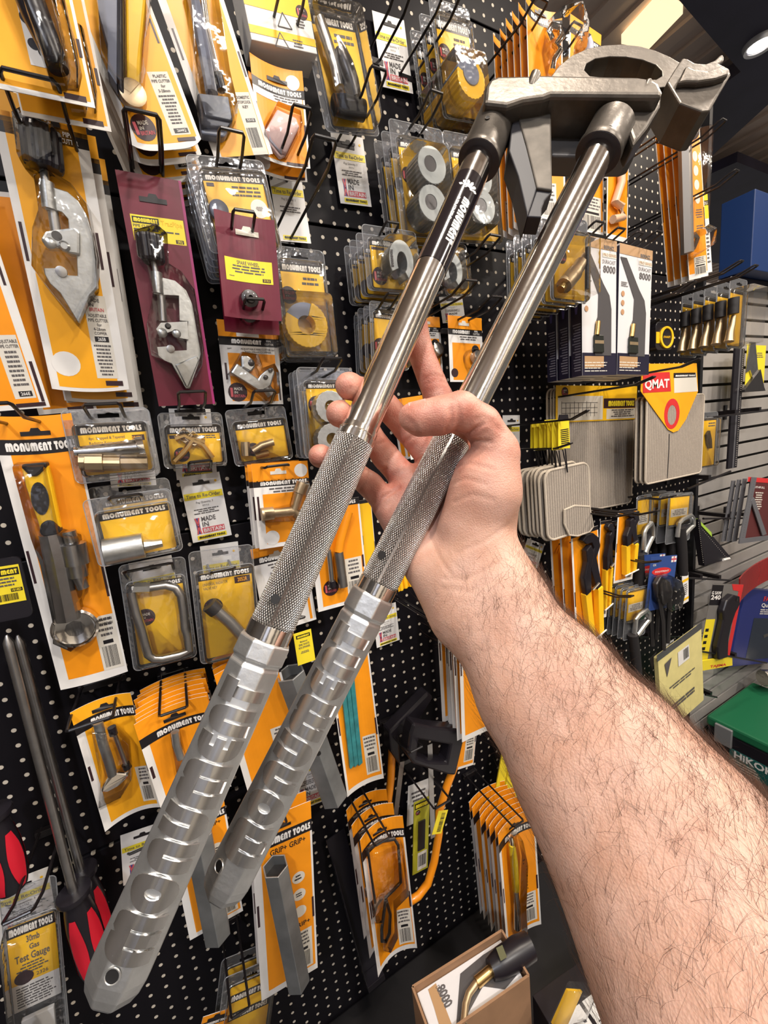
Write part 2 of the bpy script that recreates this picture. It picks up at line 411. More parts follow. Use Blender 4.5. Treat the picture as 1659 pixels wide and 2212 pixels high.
def bpart(mb, name, m, parent=None, **k):
    base = B1
    mb.v = [tuple(V(p)-base) for p in mb.v]
    return mb.build(name, m, parent or bender, **k)
TR = .0121
def handle(A, B, px_knurl0, px_knurl1, px_ring, px_hex0, letters, label_px=None):
    ax = (A-B).normalized()
    P = lambda q: pt_on(A, B, *q)
    top = A+ax*.03; L = lambda q: (P(q)-B).length
    k0, k1, rg, h0 = P(px_knurl0), P(px_knurl1), P(px_ring), P(px_hex0)
    tube = bpart(MB().lathe(k0-ax*.01, ax, [(0, TR), ((top-k0).length+.01, TR)], 40), 'tube', CHROME, smooth=True)
    cam_dir = (CAM-k0).normalized()
    # knurled sleeve with end rings
    lk = (k0-k1).length; R = .0137
    prof = [(0, R-.0006), (.0006, R)]+[(.0006+(lk-.0012)*i/6, R) for i in range(1, 7)]+[(lk, R-.0009)]
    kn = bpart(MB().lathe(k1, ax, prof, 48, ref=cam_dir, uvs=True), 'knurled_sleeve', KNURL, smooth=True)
    bpart(MB().lathe(k0-ax*.0005, ax, [(0, R-.0003), (.0045, R-.0003), (.005, R-.0013), (.0062, R-.0013), (.0065, R-.0005), (.0105, R-.0007), (.0108, TR)], 40), 'sleeve_collar', CHROME, smooth=True)
    lr = (k1-rg).length
    bpart(MB().lathe(rg, ax, [(0, R+.0002), (lr*.94, R+.0002), (lr, R-.0008)], 40), 'grip_ring', CHROME, smooth=True)
    # cast octagonal end
    u = (cam_dir-ax*cam_dir.dot(ax)).normalized(); w = ax.cross(u)
    hl = (h0-B).length; R8 = .0162; tot = (rg-B).length
    prof = [(-.009, R8*.30), (-.0075, R8*.58), (-.004, R8*.80), (.001, R8*.93), (.007, R8*.99), (.012, R8), (hl, R8), (hl+.0012, R8*.94), (hl+.003, R8*.94), (hl+.0042, R8*1.02), (tot-.001, R8*1.02), (tot, R8*.93)]
    eg = bpart(MB().lathe(B, ax, prof, 8, ref=u, flat=.5), 'end_grip', GRIPZ, bevel=.0028)
    # raised logo letters on the front, reading up the handle, tops to the left
    s0, s1 = L(letters[1]), L(letters[0])          # bottom M .. top T
    vs, fs, wd_ = logo('MONUMENT'); x = 0; sc = (s1-s0)/wd_; Rl = .01625; lh = .0265
    LET = mat('polished_letter', (.86, .85, .83), .27, 1.0, noise=.06, nscale=120)
    sgn = 1 if w.dot(RIGHT) < 0 else -1
    for ch in 'MONUMENT':
        adv, sh = glyph(ch); mb = MB()
        for p, hs in sh:
            fine = lambda loop: [q for i in range(len(loop)) for q in ((lambda a, b_: [(a[0]+(b_[0]-a[0])*t/3, a[1]+(b_[1]-a[1])*t/3) for t in range(3)])(loop[i], loop[(i+1) % len(loop)]))]
            def fn(xx, yy, z):
                ang = (yy-.5)*lh/Rl*sgn
                return B+ax*(s0+(x+xx)*sc)+(u*math.cos(ang)+w*math.sin(ang))*(Rl*(.945 if z < .5 else 1.012))
            xsl = sorted(set([q[0] for q in p]))
            mb2 = MB(); pp = [(q[0]*1.0, q[1]) for q in fine(p)]
            # slice the outline across the letter so that it follows the round
            mb2.prism(pp, 0, 1, [fine(h) for h in hs]); tmp = mb2.build('tmp', None); bm = bmesh.new(); bm.from_mesh(tmp.data)
            for yy in [i/10 for i in range(1, 10)]:
                bmesh.ops.bisect_plane(bm, geom=bm.verts[:]+bm.edges[:]+bm.faces[:], plane_co=(0, yy, 0), plane_no=(0, 1, 0))
            bm.verts.index_update()
            mb.add([fn(*v.co) for v in bm.verts], [[v.index for v in f.verts] for f in bm.faces]); bm.free()
            md = tmp.data; bpy.data.objects.remove(tmp); bpy.data.meshes.remove(md)
        o = bpart(mb, 'raised_letter', LET, eg, smooth=True, auto=50, bevel=.0004)
        bm = bmesh.new(); bm.from_mesh(o.data); bmesh.ops.recalc_face_normals(bm, faces=bm.faces); bm.to_mesh(o.data); bm.free()
        x += adv
    return ax, u, w, kn, eg, tube, P
HOLE = mat('hole_dark', (.008, .007, .007), .6)
def dimple(P0, nrm, r, parent, rim=None, proud=.0004):
    """drilled hole: dark bore with a bright lip"""
    bpart(MB().lathe(P0+nrm*proud, -nrm, [(0, r*.96), (.003, r*.9)], 20), 'drilled_hole', HOLE, parent)
    if rim: bpart(MB().tube([P0+nrm*proud+q for q in [(perp(nrm)[0]*math.cos(a)+perp(nrm)[1]*math.sin(a))*r for a in [2*PI*i/20 for i in range(20)]]], r*.12, 6, True), 'hole_lip', rim, parent, smooth=True)
a1, u1, w1, kn1, eg1, tb1, P1 = handle(A1, B1, (752, 948), (583, 1345), (568, 1376), (548, 1432), ((508, 1450), (322, 2035)))
a2, u2, w2, kn2, eg2, tb2, P2 = handle(A2, B2, (968, 945), (810, 1252), (798, 1277), (772, 1330), ((760, 1345), (536, 1832)))
def on_surf(A, B, px, py, R):
    """first hit of the pixel's ray on the round handle"""
    r = ray(px, py).normalized(); ax = (A-B).normalized(); d0 = CAM-B; dp = r-ax*r.dot(ax); qp = d0-ax*d0.dot(ax)
    a = dp.dot(dp); b = 2*dp.dot(qp); c = qp.dot(qp)-R*R; t = (-b-math.sqrt(max(0, b*b-4*a*c)))/(2*a)
    p = CAM+r*t; q = p-B; n_ = (q-ax*q.dot(ax)).normalized(); return p, n_
for A, B, kn, px in ((A1, B1, kn1, (595, 1294)), (A2, B2, kn2, (825, 1199))):
    p, n_ = on_surf(A, B, *px, .0137); dimple(p, n_, .0031, kn)
for A, B, eg, px in ((A1, B1, eg1, (243, 2108)), (A2, B2, eg2, (474, 1871))):
    p, n_ = on_surf(A, B, *px, .0153); dimple(p, n_, .0036, eg, GRIPZ)
p, n_ = on_surf(A1, B1, 259, 2066, .0153); bpart(MB().lathe(p-n_*.001, n_, [(0, .0036), (.0018, .0034), (.0019, .0026), (.0013, .0022)], 16), 'round_stamp', GRIPZ, eg1, smooth=True)
# black wrap label on the first tube with its white print
l0, l1 = P1((925, 581)), P1((1012, 400))
lab = bpart(MB().lathe(l0, a1, [(0, TR+.00025), ((l1-l0).length, TR+.00025)], 40, cap=False), 'tube_label', mat('label_black', (.014, .010, .012), .16, coat=.6), smooth=True)
def wrap(v2, s0, ang0, R, ax, u, w, B, sgn):
    ang = ang0+v2[1]/R*sgn; return B+ax*(s0+v2[0])+(u*math.cos(ang)+w*math.sin(ang))*R
sg1 = 1 if w1.dot(RIGHT) > 0 else -1
# reading down the tube: x runs towards the hand, letter tops to the right
pq, nq = on_surf(A1, B1, 952, 545, TR); cu_ = nq.dot(u1); cw_ = nq.dot(w1); ang0 = math.atan2(cw_, cu_)
sM, sT = (P1((985, 452))-B1).length, (P1((946, 543))-B1).length
LBW = mat('label_white', (.80, .78, .74), .4)
vs, fs, wd_ = logo('MONUMENT'); k = (sM-sT)/wd_; mb = MB()
mb.add([B1+a1*(sM-v[0]*k)+(u1*math.cos(ang0+(v[1]*.0062-.001)/TR*sg1)+w1*math.sin(ang0+(v[1]*.0062-.001)/TR*sg1))*(TR+.0005) for v in vs], fs)
vs, fs, wd_ = text('BENDERS', .02); sb0, sb1 = (P1((985, 458))-B1).length, (P1((966, 505))-B1).length; k = (sb0-sb1)/wd_
mb.add([B1+a1*(sb0-v[0]*k)+(u1*math.cos(ang0+(v[1]*.0021-.0052)/TR*sg1)+w1*math.sin(ang0+(v[1]*.0021-.0052)/TR*sg1))*(TR+.0005) for v in vs], fs)
bpart(mb, 'label_lettering', LBW, lab)
mb = MB(); se = (P1((992, 435))-B1).length     # fan-shaped emblem of fingers over the name
for i in range(6):
    a = math.radians(-65+i*26); c, s_ = math.cos(a), math.sin(a); pts = []
    for (x, y) in [(.0015, -.0008), (.0075, -.0012), (.0092, 0), (.0075, .0012), (.0015, .0008)]:
        X, Y = x*c-y*s_, x*s_+y*c; an = ang0+(Y-.0008)/TR*sg1
        pts.append(B1+a1*(se+X*.9)+(u1*math.cos(an)+w1*math.sin(an))*(TR+.0005))
    mb.add(pts, [(0, 1, 2, 3, 4)])
bpart(mb, 'emblem', LBW, lab)
# ---- head
hx = (a1+a2).normalized(); hy0 = (A2-A1)
hn = hx.cross(hy0).normalized()
if hn.dot(CAM-A1) < 0: hn = -hn
HO = (A1+A2)/2
def HP(px, py, off): return PL(px, py, HO+hn*off, hn)
def slab(name, poly, o0, o1, m, holes=(), bevel=.0015, parent=None, smooth=False):
    """outline seen in the photo, lying o1 in front of the handle plane and reaching back to o0"""
    ex = hy0.normalized(); ey = hn.cross(ex)
    f2 = lambda q: ((HP(q[0], q[1], o1)-HO).dot(ex), (HP(q[0], q[1], o1)-HO).dot(ey))
    P2d = [f2(q) for q in poly]
    ar = sum(P2d[i-1][0]*P2d[i][1]-P2d[i][0]*P2d[i-1][1] for i in range(len(P2d)))
    if ar < 0: P2d = P2d[::-1]
    mb = MB(); mb.prism(P2d, o0, o1, [[f2(q) for q in h] for h in holes], fn=lambda x, y, z: HO+ex*x+ey*y+hn*z)
    o = bpart(mb, name, m, parent, bevel=0)
    bm = bmesh.new(); bm.from_mesh(o.data); bmesh.ops.recalc_face_normals(bm, faces=bm.faces)
    bmesh.ops.dissolve_limit(bm, angle_limit=.02, verts=bm.verts, edges=bm.edges); bm.to_mesh(o.data); bm.free()
    if bevel: 
        b = o.modifiers.new('bevel', 'BEVEL'); b.width = bevel; b.segments = 3; b.limit_method = 'ANGLE'; b.angle_limit = math.radians(40)
    return o
Z3 = lambda pts: [(1000+x*.3972, y*.3972) for x, y in pts]
def socket(A, B, ax, px0, px1, r, u):
    p0, p1 = pt_on(A, B, *px0), pt_on(A, B, *px1); l = (p1-p0).length
    so = bpart(MB().lathe(p0, ax, [(0, r*.80), (.0, r*1.0), (.0015, r*1.02), (.0045, r*1.02), (.006, r*.97), (l, r*.97)], 36), 'socket', CASTB, smooth=True)
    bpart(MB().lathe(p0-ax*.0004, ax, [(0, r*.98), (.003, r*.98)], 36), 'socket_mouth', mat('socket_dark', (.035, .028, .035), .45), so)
    return so
so1 = socket(A1, B1, a1, (1026, 345), (1074, 225), .0172, u1)
so2 = socket(A2, B2, a2, (1282, 330), (1318, 270), .0172, u2)
p, n_ = on_surf(A1, B1, 1053, 255, .0168); dimple(p, n_, .0018, so1, CASTB)
p, n_ = on_surf(A2, B2, 1317, 277, .0168); dimple(p, n_, .0018, so2, CASTB)
slab('lever_arm', Z3([(120, 470), (140, 430), (190, 408), (370, 404), (400, 400), (950, 412), (1030, 424), (1072, 448), (1092, 490), (1086, 520), (480, 515), (440, 530), (330, 545), (240, 575), (110, 560)]), -.016, .0185, CASTB, bevel=.0035)
slab('lever_web', Z3([(800, 545), (1086, 505), (1080, 570), (1010, 690), (930, 790), (900, 700), (860, 600)]), -.012, .008, CASTB, bevel=.003)
slab('former', Z3([(480, 415), (520, 360), (590, 302), (680, 262), (770, 245), (860, 240), (960, 250), (1050, 275), (1130, 310), (1190, 345), (1200, 420), (1150, 470), (1000, 480), (700, 470)]), -.030, -.008, CASTB,
     [Z3([(660, 380), (672, 345), (720, 318), (800, 306), (890, 308), (980, 325), (1050, 352), (1082, 385), (1084, 412), (1050, 432), (800, 425), (690, 412)])], bevel=.003)
slab('former_jaw', Z3([(1110, 445), (1150, 380), (1195, 312), (1225, 318), (1262, 340), (1320, 345), (1370, 325), (1404, 292), (1424, 300), (1420, 330), (1398, 345), (1452, 372), (1460, 402), (1400, 500), (1345, 600), (1300, 605), (1180, 560)]), -.026, .004, CASTB, bevel=.003)
slab('jaw_lip', Z3([(1170, 445), (1215, 350), (1262, 372), (1330, 380), (1400, 352), (1450, 376), (1452, 400), (1380, 425), (1280, 440), (1215, 438)]), .003, .009, CASTB, bevel=.0025)
slab('guide_channel', Z3([(285, 585), (480, 560), (488, 1035), (400, 1022), (345, 800)]), -.004, .006, mat('cast_channel', (.10, .088, .074), .55, .6, noise=.25, nscale=80), bevel=.0015)
slab('channel_side', Z3([(285, 585), (302, 590), (404, 1022), (350, 1178), (300, 960), (250, 820), (262, 700)]), -.018, .005, mat('channel_shade', (.014, .013, .018), .5), bevel=.001)  # shade on the channel's unlit side put into a near-black colour
slab('channel_foot', Z3([(404, 1022), (490, 1035), (470, 1060), (445, 1090), (430, 1130), (428, 1182), (350, 1178)]), -.012, .004, mat('channel_shade', (.014, .013, .018), .5), bevel=.001)  # the foot's shade is painted with the same near-black
slab('back_plate', Z3([(470, 710), (670, 700), (900, 730), (950, 745), (945, 830), (900, 848), (640, 850), (480, 845)]), -.030, -.012, mat('cast_plate_grey', (.16, .15, .145), .45, .8), bevel=.002)  # even grey of the casting behind the lever arm
slab('tie_bar', Z3([(575, 575), (640, 570), (690, 650), (690, 700), (650, 690)]), -.02, -.006, CASTB, bevel=.0015)
for q, r, ln in (((1153, 172), .0040, .010), ((1401, 178), .0028, .006)):
    c = HP(*q, .017); d = (hx+hn*.35).normalized()
    bo = bpart(MB().lathe(c-d*.006, d, [(0, r), (ln, r), (ln+.0008, r*.85)], 16), 'pivot_pin', CASTB, smooth=True)
    bpart(MB().lathe(c+d*(ln-.0055), d, [(0, r*.5), (.0006, r*.5)], 12), 'pin_bore', HOLE, bo)
# ------------------------------------------------------------------ the person: forearm and hand
def sdf_mesh(prims, lo, hi, h):
    """smooth union of round cones -> closed mesh (surface nets)"""
    nx, ny, nz = [int(math.ceil((hi[i]-lo[i])/h))+1 for i in range(3)]
    X = (lo[0]+np.arange(nx, dtype=np.float32)*h)[:, None, None]; Y = (lo[1]+np.arange(ny, dtype=np.float32)*h)[None, :, None]; Z = (lo[2]+np.arange(nz, dtype=np.float32)*h)[None, None, :]
    G = np.full((nx, ny, nz), .05, np.float32)
    for (p, r0, q, r1, k, op) in prims:
        m = max(r0, r1)+.02
        a = [max(0, int((min(p[i], q[i])-m-lo[i])/h)) for i in range(3)]; b = [min((nx, ny, nz)[i], int((max(p[i], q[i])+m-lo[i])/h)+2) for i in range(3)]
        if any(b[i] <= a[i] for i in range(3)): continue
        x, y, z = X[a[0]:b[0]], Y[:, a[1]:b[1]], Z[:, :, a[2]:b[2]]
        d = np.array(q, np.float32)-np.array(p, np.float32); L2 = float(d@d)+1e-12
        t = np.clip(((x-p[0])*d[0]+(y-p[1])*d[1]+(z-p[2])*d[2])/L2, 0, 1)
        dist = np.sqrt((x-p[0]-d[0]*t)**2+(y-p[1]-d[1]*t)**2+(z-p[2]-d[2]*t)**2)-(r0+(r1-r0)*t)
        sub = G[a[0]:b[0], a[1]:b[1], a[2]:b[2]]
        if op == '+':
            hh = np.clip(.5+.5*(sub-dist)/k, 0, 1); G[a[0]:b[0], a[1]:b[1], a[2]:b[2]] = sub*(1-hh)+dist*hh-k*hh*(1-hh)
        else:
            hh = np.clip(.5-.5*(sub+dist)/k, 0, 1); G[a[0]:b[0], a[1]:b[1], a[2]:b[2]] = sub*(1-hh)-dist*hh+k*hh*(1-hh)
    ins = G < 0
    cnt = np.zeros((nx-1, ny-1, nz-1), np.float32); acc = np.zeros((nx-1, ny-1, nz-1, 3), np.float32)
    I = np.stack(np.meshgrid(np.arange(nx-1), np.arange(ny-1), np.arange(nz-1), indexing='ij'), -1).astype(np.float32)
    cs = [(i, j, k) for i in (0, 1) for j in (0, 1) for k in (0, 1)]
    sl = lambda c: tuple(slice(c[i], (nx, ny, nz)[i]-1+c[i]) for i in range(3))
    for c in cs:
        for ax in range(3):
            if c[ax]: continue
            e = list(c); e[ax] = 1; e = tuple(e)
            ga, gb = G[sl(c)], G[sl(e)]; cr = (ga < 0) != (gb < 0)
            t = np.where(cr, ga/np.where(cr, ga-gb, 1), 0)
            cnt += cr
            for d in range(3): acc[..., d] += np.where(cr, c[d]+(t if d == ax else 0), 0)
    act = cnt > 0; idx = np.full(act.shape, -1, np.int64); idx[act] = np.arange(act.sum())
    vs = (acc[act]/cnt[act][:, None]+I[act])*h+np.array(lo, np.float32)
    quads = []
    for ax in range(3):
        o = [i for i in range(3) if i != ax]
        A = ins[:-1, :, :] if ax == 0 else ins[:, :-1, :] if ax == 1 else ins[:, :, :-1]
        Bb = ins[1:, :, :] if ax == 0 else ins[:, 1:, :] if ax == 1 else ins[:, :, 1:]
        ii = np.argwhere(A != Bb); ok = (ii[:, o[0]] > 0) & (ii[:, o[1]] > 0) & (ii[:, o[0]] < (nx, ny, nz)[o[0]]-1) & (ii[:, o[1]] < (nx, ny, nz)[o[1]]-1)
        ii = ii[ok]; s = A[tuple(ii.T)]
        def g(da, db):
            j = ii.copy(); j[:, o[0]] += da; j[:, o[1]] += db; return idx[tuple(j.T)]
        q = np.stack([g(-1, -1), g(0, -1), g(0, 0), g(-1, 0)], 1)
        flip = s if ax != 1 else ~s
        q[~flip] = q[~flip][:, ::-1]; quads.append(q)
    return vs, np.concatenate(quads)
PR = []
def cone(a, ra, b, rb, k=.006, op='+'): PR.append((tuple(D(*a)), ra, tuple(D(*b)), rb, k, op))
def chain(pts, k=.004):
    for (a, b) in zip(pts[:-1], pts[1:]): cone(a[:3], a[3], b[:3], b[3], k)
# forearm: two side-by-side bones of flesh give the oval section
AX = [(1002, 1228, .286), (1062, 1318, .276), (1178, 1485, .250), (1300, 1655, .226), (1418, 1826, .203), (1546, 2050, .177), (1690, 2290, .150), (1900, 2620, .125)]
RW = [.0225, .0240, .0305, .0365, .0410, .0435, .044, .046]
OF = [.0105, .0105, .0105, .0110, .0110, .011, .011, .010]
side = None
def off(q, d):
    r = D(*q); return r
arm_w = []
for i, q in enumerate(AX):
    p = D(*q); nx_ = D(*AX[min(i+1, len(AX)-1)])-D(*AX[max(i-1, 0)])
    s_ = nx_.cross(p-CAM).normalized(); arm_w.append((p, s_))
for i in range(len(AX)-1):
    for sg in (-1, 1):
        p, q = arm_w[i][0]+arm_w[i][1]*OF[i]*sg, arm_w[i+1][0]+arm_w[i+1][1]*OF[i+1]*sg
        PR.append((tuple(p), RW[i], tuple(q), RW[i+1], .012, '+'))
# wrist bones and heel of the hand
cone((930, 1235, .294), .0155, (985, 1330, .282), .018, .012)
cone((1075, 1195, .286), .0165, (1110, 1290, .276), .018, .012)
# palm behind the second handle
cone((985, 1225, .305), .0195, (945, 1010, .331), .0165, .012)
cone((950, 1215, .306), .0175, (885, 1050, .332), .0150, .012)
cone((915, 1205, .303), .0165, (845, 1095, .327), .0145, .012)
cone((1030, 1190, .300), .0190, (990, 970, .329), .0160, .012)
# ball of the thumb, to the right of the handle
cone((1015, 1195, .288), .0190, (1055, 1065, .282), .0205, .012)
cone((1055, 1065, .282), .0200, (1072, 985, .280), .0160, .010)
cone((1000, 1130, .286), .0150, (1030, 1030, .283), .0150, .012)
cone((1035, 1000, .305), .0150, (1060, 1120, .298), .0175, .012)
# thumb over the handle
chain([(1072, 968, .281, .0142), (1040, 915, .273, .0120), (994, 886, .2665, .0118), (948, 899, .2655, .0121), (908, 904, .2665, .0112), (890, 901, .2675, .0092)], .0035)
# fingers: behind the first handle, tips round its far side
chain([(988, 945, .333, .0125), (948, 862, .333, .0115), (905, 752, .327, .0102), (893, 670, .322, .0092), (905, 610, .317, .0078)], .003)
chain([(930, 985, .335, .0125), (880, 925, .333, .0112), (832, 876, .322, .0102), (783, 845, .306, .0096), (755, 834, .291, .0092), (750, 833, .286, .0086)], .003)
chain([(880, 1040, .334, .0122), (832, 985, .330, .0108), (795, 935, .318, .0098), (757, 908, .304, .0092), (733, 894, .289, .0088), (730, 892, .284, .0082)], .003)
chain([(842, 1095, .328, .0116), (800, 1048, .322, .0100), (757, 1015, .311, .0090), (718, 995, .300, .0083), (692, 985, .286, .0078), (690, 984, .281, .0072)], .003)
# creases of the palm and finger roots
lo = [min(min(p[0][i]-p[1], p[2][i]-p[3]) for p in PR)-.008 for i in range(3)]; hi = [max(max(p[0][i]+p[1], p[2][i]+p[3]) for p in PR)+.008 for i in range(3)]
vs, qs = sdf_mesh(PR, lo, hi, .0017)
def skin_mat():
    m = bpy.data.materials.new('skin'); m.use_nodes = True; nt = m.node_tree; b = nt.nodes['Principled BSDF']
    tc = nt.nodes.new('ShaderNodeTexCoord')
    def noise(s, d=4):
        n = nt.nodes.new('ShaderNodeTexNoise'); n.inputs['Scale'].default_value = s; n.inputs['Detail'].default_value = d; nt.links.new(tc.outputs['Object'], n.inputs['Vector']); return n
    at = nt.nodes.new('ShaderNodeAttribute'); at.attribute_name = 'palm'
    r1 = nt.nodes.new('ShaderNodeValToRGB'); r1.color_ramp.elements[0].color = (.54, .305, .215, 1); r1.color_ramp.elements[1].color = (.62, .385, .295, 1)
    r1.color_ramp.elements[0].position = .35; r1.color_ramp.elements[1].position = .65; nt.links.new(noise(45).outputs['Fac'], r1.inputs[0])
    r2 = nt.nodes.new('ShaderNodeValToRGB'); r2.color_ramp.elements[0].color = (.54, .205, .145, 1); r2.color_ramp.elements[1].color = (.64, .325, .245, 1)
    r2.color_ramp.elements[0].position = .35; r2.color_ramp.elements[1].position = .65; nt.links.new(noise(70).outputs['Fac'], r2.inputs[0])
    mx = nt.nodes.new('ShaderNodeMix'); mx.data_type = 'RGBA'; nt.links.new(at.outputs['Fac'], mx.inputs[0]); nt.links.new(r1.outputs[0], mx.inputs[6]); nt.links.new(r2.outputs[0], mx.inputs[7])
    nt.links.new(mx.outputs[2], b.inputs['Base Color'])
    b.inputs['Roughness'].default_value = .46; b.inputs['Specular IOR Level'].default_value = .4
    b.inputs['Subsurface Weight'].default_value = .25; b.inputs['Subsurface Radius'].default_value = (.006, .0025, .0015); b.inputs['Subsurface Scale'].default_value = .6
    vo = nt.nodes.new('ShaderNodeTexVoronoi'); vo.inputs['Scale'].default_value = 900; nt.links.new(tc.outputs['Object'], vo.inputs['Vector'])
    ad = nt.nodes.new('ShaderNodeMath'); ad.operation = 'ADD'; nt.links.new(vo.outputs['Distance'], ad.inputs[0]); nt.links.new(noise(220, 5).outputs['Fac'], ad.inputs[1])
    bp = nt.nodes.new('ShaderNodeBump'); bp.inputs['Strength'].default_value = .30; bp.inputs['Distance'].default_value = .0006
    nt.links.new(ad.outputs[0], bp.inputs['Height']); nt.links.new(bp.outputs['Normal'], b.inputs['Normal']); return m
person = thing('person', 'bare hairy forearm and hand gripping the chrome pipe bender', 'person', Matrix.Translation(arm_w[5][0]))
base = np.array(arm_w[5][0], np.float32)
me = bpy.data.meshes.new('forearm_and_hand'); me.from_pydata((vs-base).tolist(), [], qs.tolist()); me.update()
bm = bmesh.new(); bm.from_mesh(me)
for _ in range(4): bmesh.ops.smooth_vert(bm, verts=bm.verts, factor=.45, use_axis_x=True, use_axis_y=True, use_axis_z=True)
bmesh.ops.recalc_face_normals(bm, faces=bm.faces)
# folds of the palm, thumb, finger joints and wrist pressed into the skin
from mathutils.bvhtree import BVHTree
from mathutils.kdtree import KDTree
bvh = BVHTree.FromBMesh(bm); kd = KDTree(len(bm.verts))
for v in bm.verts: kd.insert(v.co, v.index)
kd.balance(); bm.verts.ensure_lookup_table(); bm.normal_update(); O_ = CAM-V(base.tolist()); push = {}
FOLDS = [(1.0, (806, 1112), (829, 1074), (862, 1054)), (.8, (852, 980), (876, 953), (903, 936)), (.7, (790, 1014), (815, 1018), (834, 1012)), (.7, (774, 1060), (790, 1040), (800, 1022)), (.6, (836, 1000), (850, 985), (862, 968)),
         (.9, (964, 931), (975, 909), (974, 880)), (.6, (986, 932), (992, 912), (990, 880)), (1.1, (986, 958), (1008, 938), (1044, 916)), (.8, (992, 962), (1021, 951), (1060, 955)), (.5, (1030, 905), (1055, 912), (1078, 930)), (.5, (1044, 900), (1068, 912), (1088, 936)),
         (.5, (964, 1017), (1011, 1000), (1064, 1014)), (.4, (962, 1050), (1005, 1034), (1050, 1046)), (.4, (980, 1085), (1020, 1068), (1066, 1080)), (.4, (930, 1165), (950, 1207), (980, 1250)), (.35, (985, 1196), (1045, 1171), (1096, 1135)), (.35, (960, 1250), (1010, 1252), (1080, 1215)), (.3, (955, 1272), (1015, 1278), (1095, 1240)),
         (.5, (918, 818), (940, 810), (960, 816)), (.4, (922, 828), (942, 821), (962, 826)), (.5, (880, 905), (892, 915), (900, 930)), (.5, (800, 970), (815, 960), (828, 955))]
for dep, *pp in FOLDS:
    for (p_, q_) in zip(pp[:-1], pp[1:]):
        for k in range(13):
            px, py = p_[0]+(q_[0]-p_[0])*k/12, p_[1]+(q_[1]-p_[1])*k/12; hit = bvh.ray_cast(O_, ray(px, py).normalized())
            if hit[0] is None: continue
            for co, ix, ds in kd.find_range(hit[0], .0052):
                w_ = dep*(math.exp(-(ds/.0014)**2)*.0011-math.exp(-((ds-.0036)/.0013)**2)*.00022)
                if abs(w_) > abs(push.get(ix, 0)): push[ix] = w_
for ix, w_ in push.items(): bm.verts[ix].co -= bm.verts[ix].normal*w_
bm.to_mesh(me); bm.free()
me.materials.append(skin_mat())
for p in me.polygons: p.use_smooth = True
at = me.attributes.new('palm', 'FLOAT', 'POINT')
wr, hd = np.array(arm_w[0][0]), np.array(D(880, 1000, .32)); dv = hd-wr
vv = np.empty(len(me.vertices)*3, np.float32); me.vertices.foreach_get('co', vv); vv = vv.reshape(-1, 3)+base
tt = np.clip(((vv-wr)@dv)/(dv@dv)*1.4-.15, 0, 1).astype(np.float32); at.data.foreach_set('value', tt)
body = link(bpy.data.objects.new('forearm_and_hand', me)); body.parent = person
# thumb nail
tn = MB(); t0_, t1_ = D(925, 901, .2662), D(886, 902, .2673); tdir = (t1_-t0_).normalized(); tup = (-DOWN-FWD*.32); tup = (tup-tdir*tup.dot(tdir)).normalized(); tsd = tdir.cross(tup)
rows_ = []
for i in range(7):
    for j in range(7):
        a, c = i/6, (j/6-.5)*1.6; r_ = .0119-.0024*a; rows_.append(t0_+tdir*((t1_-t0_).length*(.15+.95*a-.12*abs(c)**2*a))+(tsd*math.sin(c)+tup*math.cos(c))*r_-V(base.tolist()))
tn.add(rows_, [(i*7+j, i*7+j+1, (i+1)*7+j+1, (i+1)*7+j) for i in range(6) for j in range(6)])
tn.build('thumb_nail', mat('nail', (.62, .38, .32), .3, coat=.2), person, smooth=True)
# hair of the forearm: thousands of fine curved strands
fc = np.array([p.center for p in me.polygons])+base; fn = np.array([p.normal for p in me.polygons])
p0, p1 = np.array(arm_w[0][0]), np.array(arm_w[6][0]); axd = (p1-p0)/np.linalg.norm(p1-p0)
tpar = ((fc-p0)@axd)/np.linalg.norm(p1-p0)
sd = np.array(arm_w[3][1]); sd = sd if sd@np.array(RIGHT) > 0 else -sd
lat = fn@sd
wgt = np.clip((tpar-.02)*6, 0, 1)*(tpar < 1.0)*np.clip(.34+.75*lat, .16, 1.0)
wgt = wgt/wgt.sum(); NH = 9000
pick = np.random.choice(len(fc), NH, p=wgt); hv = []; hf = []
toc = np.array(CAM)
for i in pick:
    o = fc[i]+(np.random.rand(3)-.5)*.002; nrm = fn[i]
    tang = -axd+sd*np.random.normal(.5, .55)+np.random.normal(0, .45, 3); tang -= nrm*(tang@nrm); tang /= np.linalg.norm(tang)+1e-9
    L = np.random.uniform(.008, .018); bend = np.cross(nrm, tang)*np.random.normal(0, .55); lift = np.random.uniform(.15, .65); r = np.random.uniform(.00005, .00008)
    up_ = nrm*lift; b0 = len(hv); cr = np.cross(tang, nrm)
    for s in range(5):
        t = s/4; c = o+(tang*t+bend*t*t+up_*(t-.55*t*t))*L; rr = r*(1-.75*t)
        hv += [tuple(c+cr*rr-base), tuple(c-cr*rr*.5+nrm*rr*.87-base), tuple(c-cr*rr*.5-nrm*rr*.87-base)]
    for s in range(4):
        a = b0+s*3
        for k in range(3): hf.append((a+k, a+(k+1) % 3, a+3+(k+1) % 3, a+3+k))
hm = bpy.data.meshes.new('arm_hair'); hm.from_pydata(hv, [], hf); hm.materials.append(mat('hair_brown', (.085, .042, .025), .45))
ho = link(bpy.data.objects.new('arm_hair', hm)); ho.parent = person; ho['kind'] = 'stuff'; ho['label'] = 'fine curly brown arm hair'
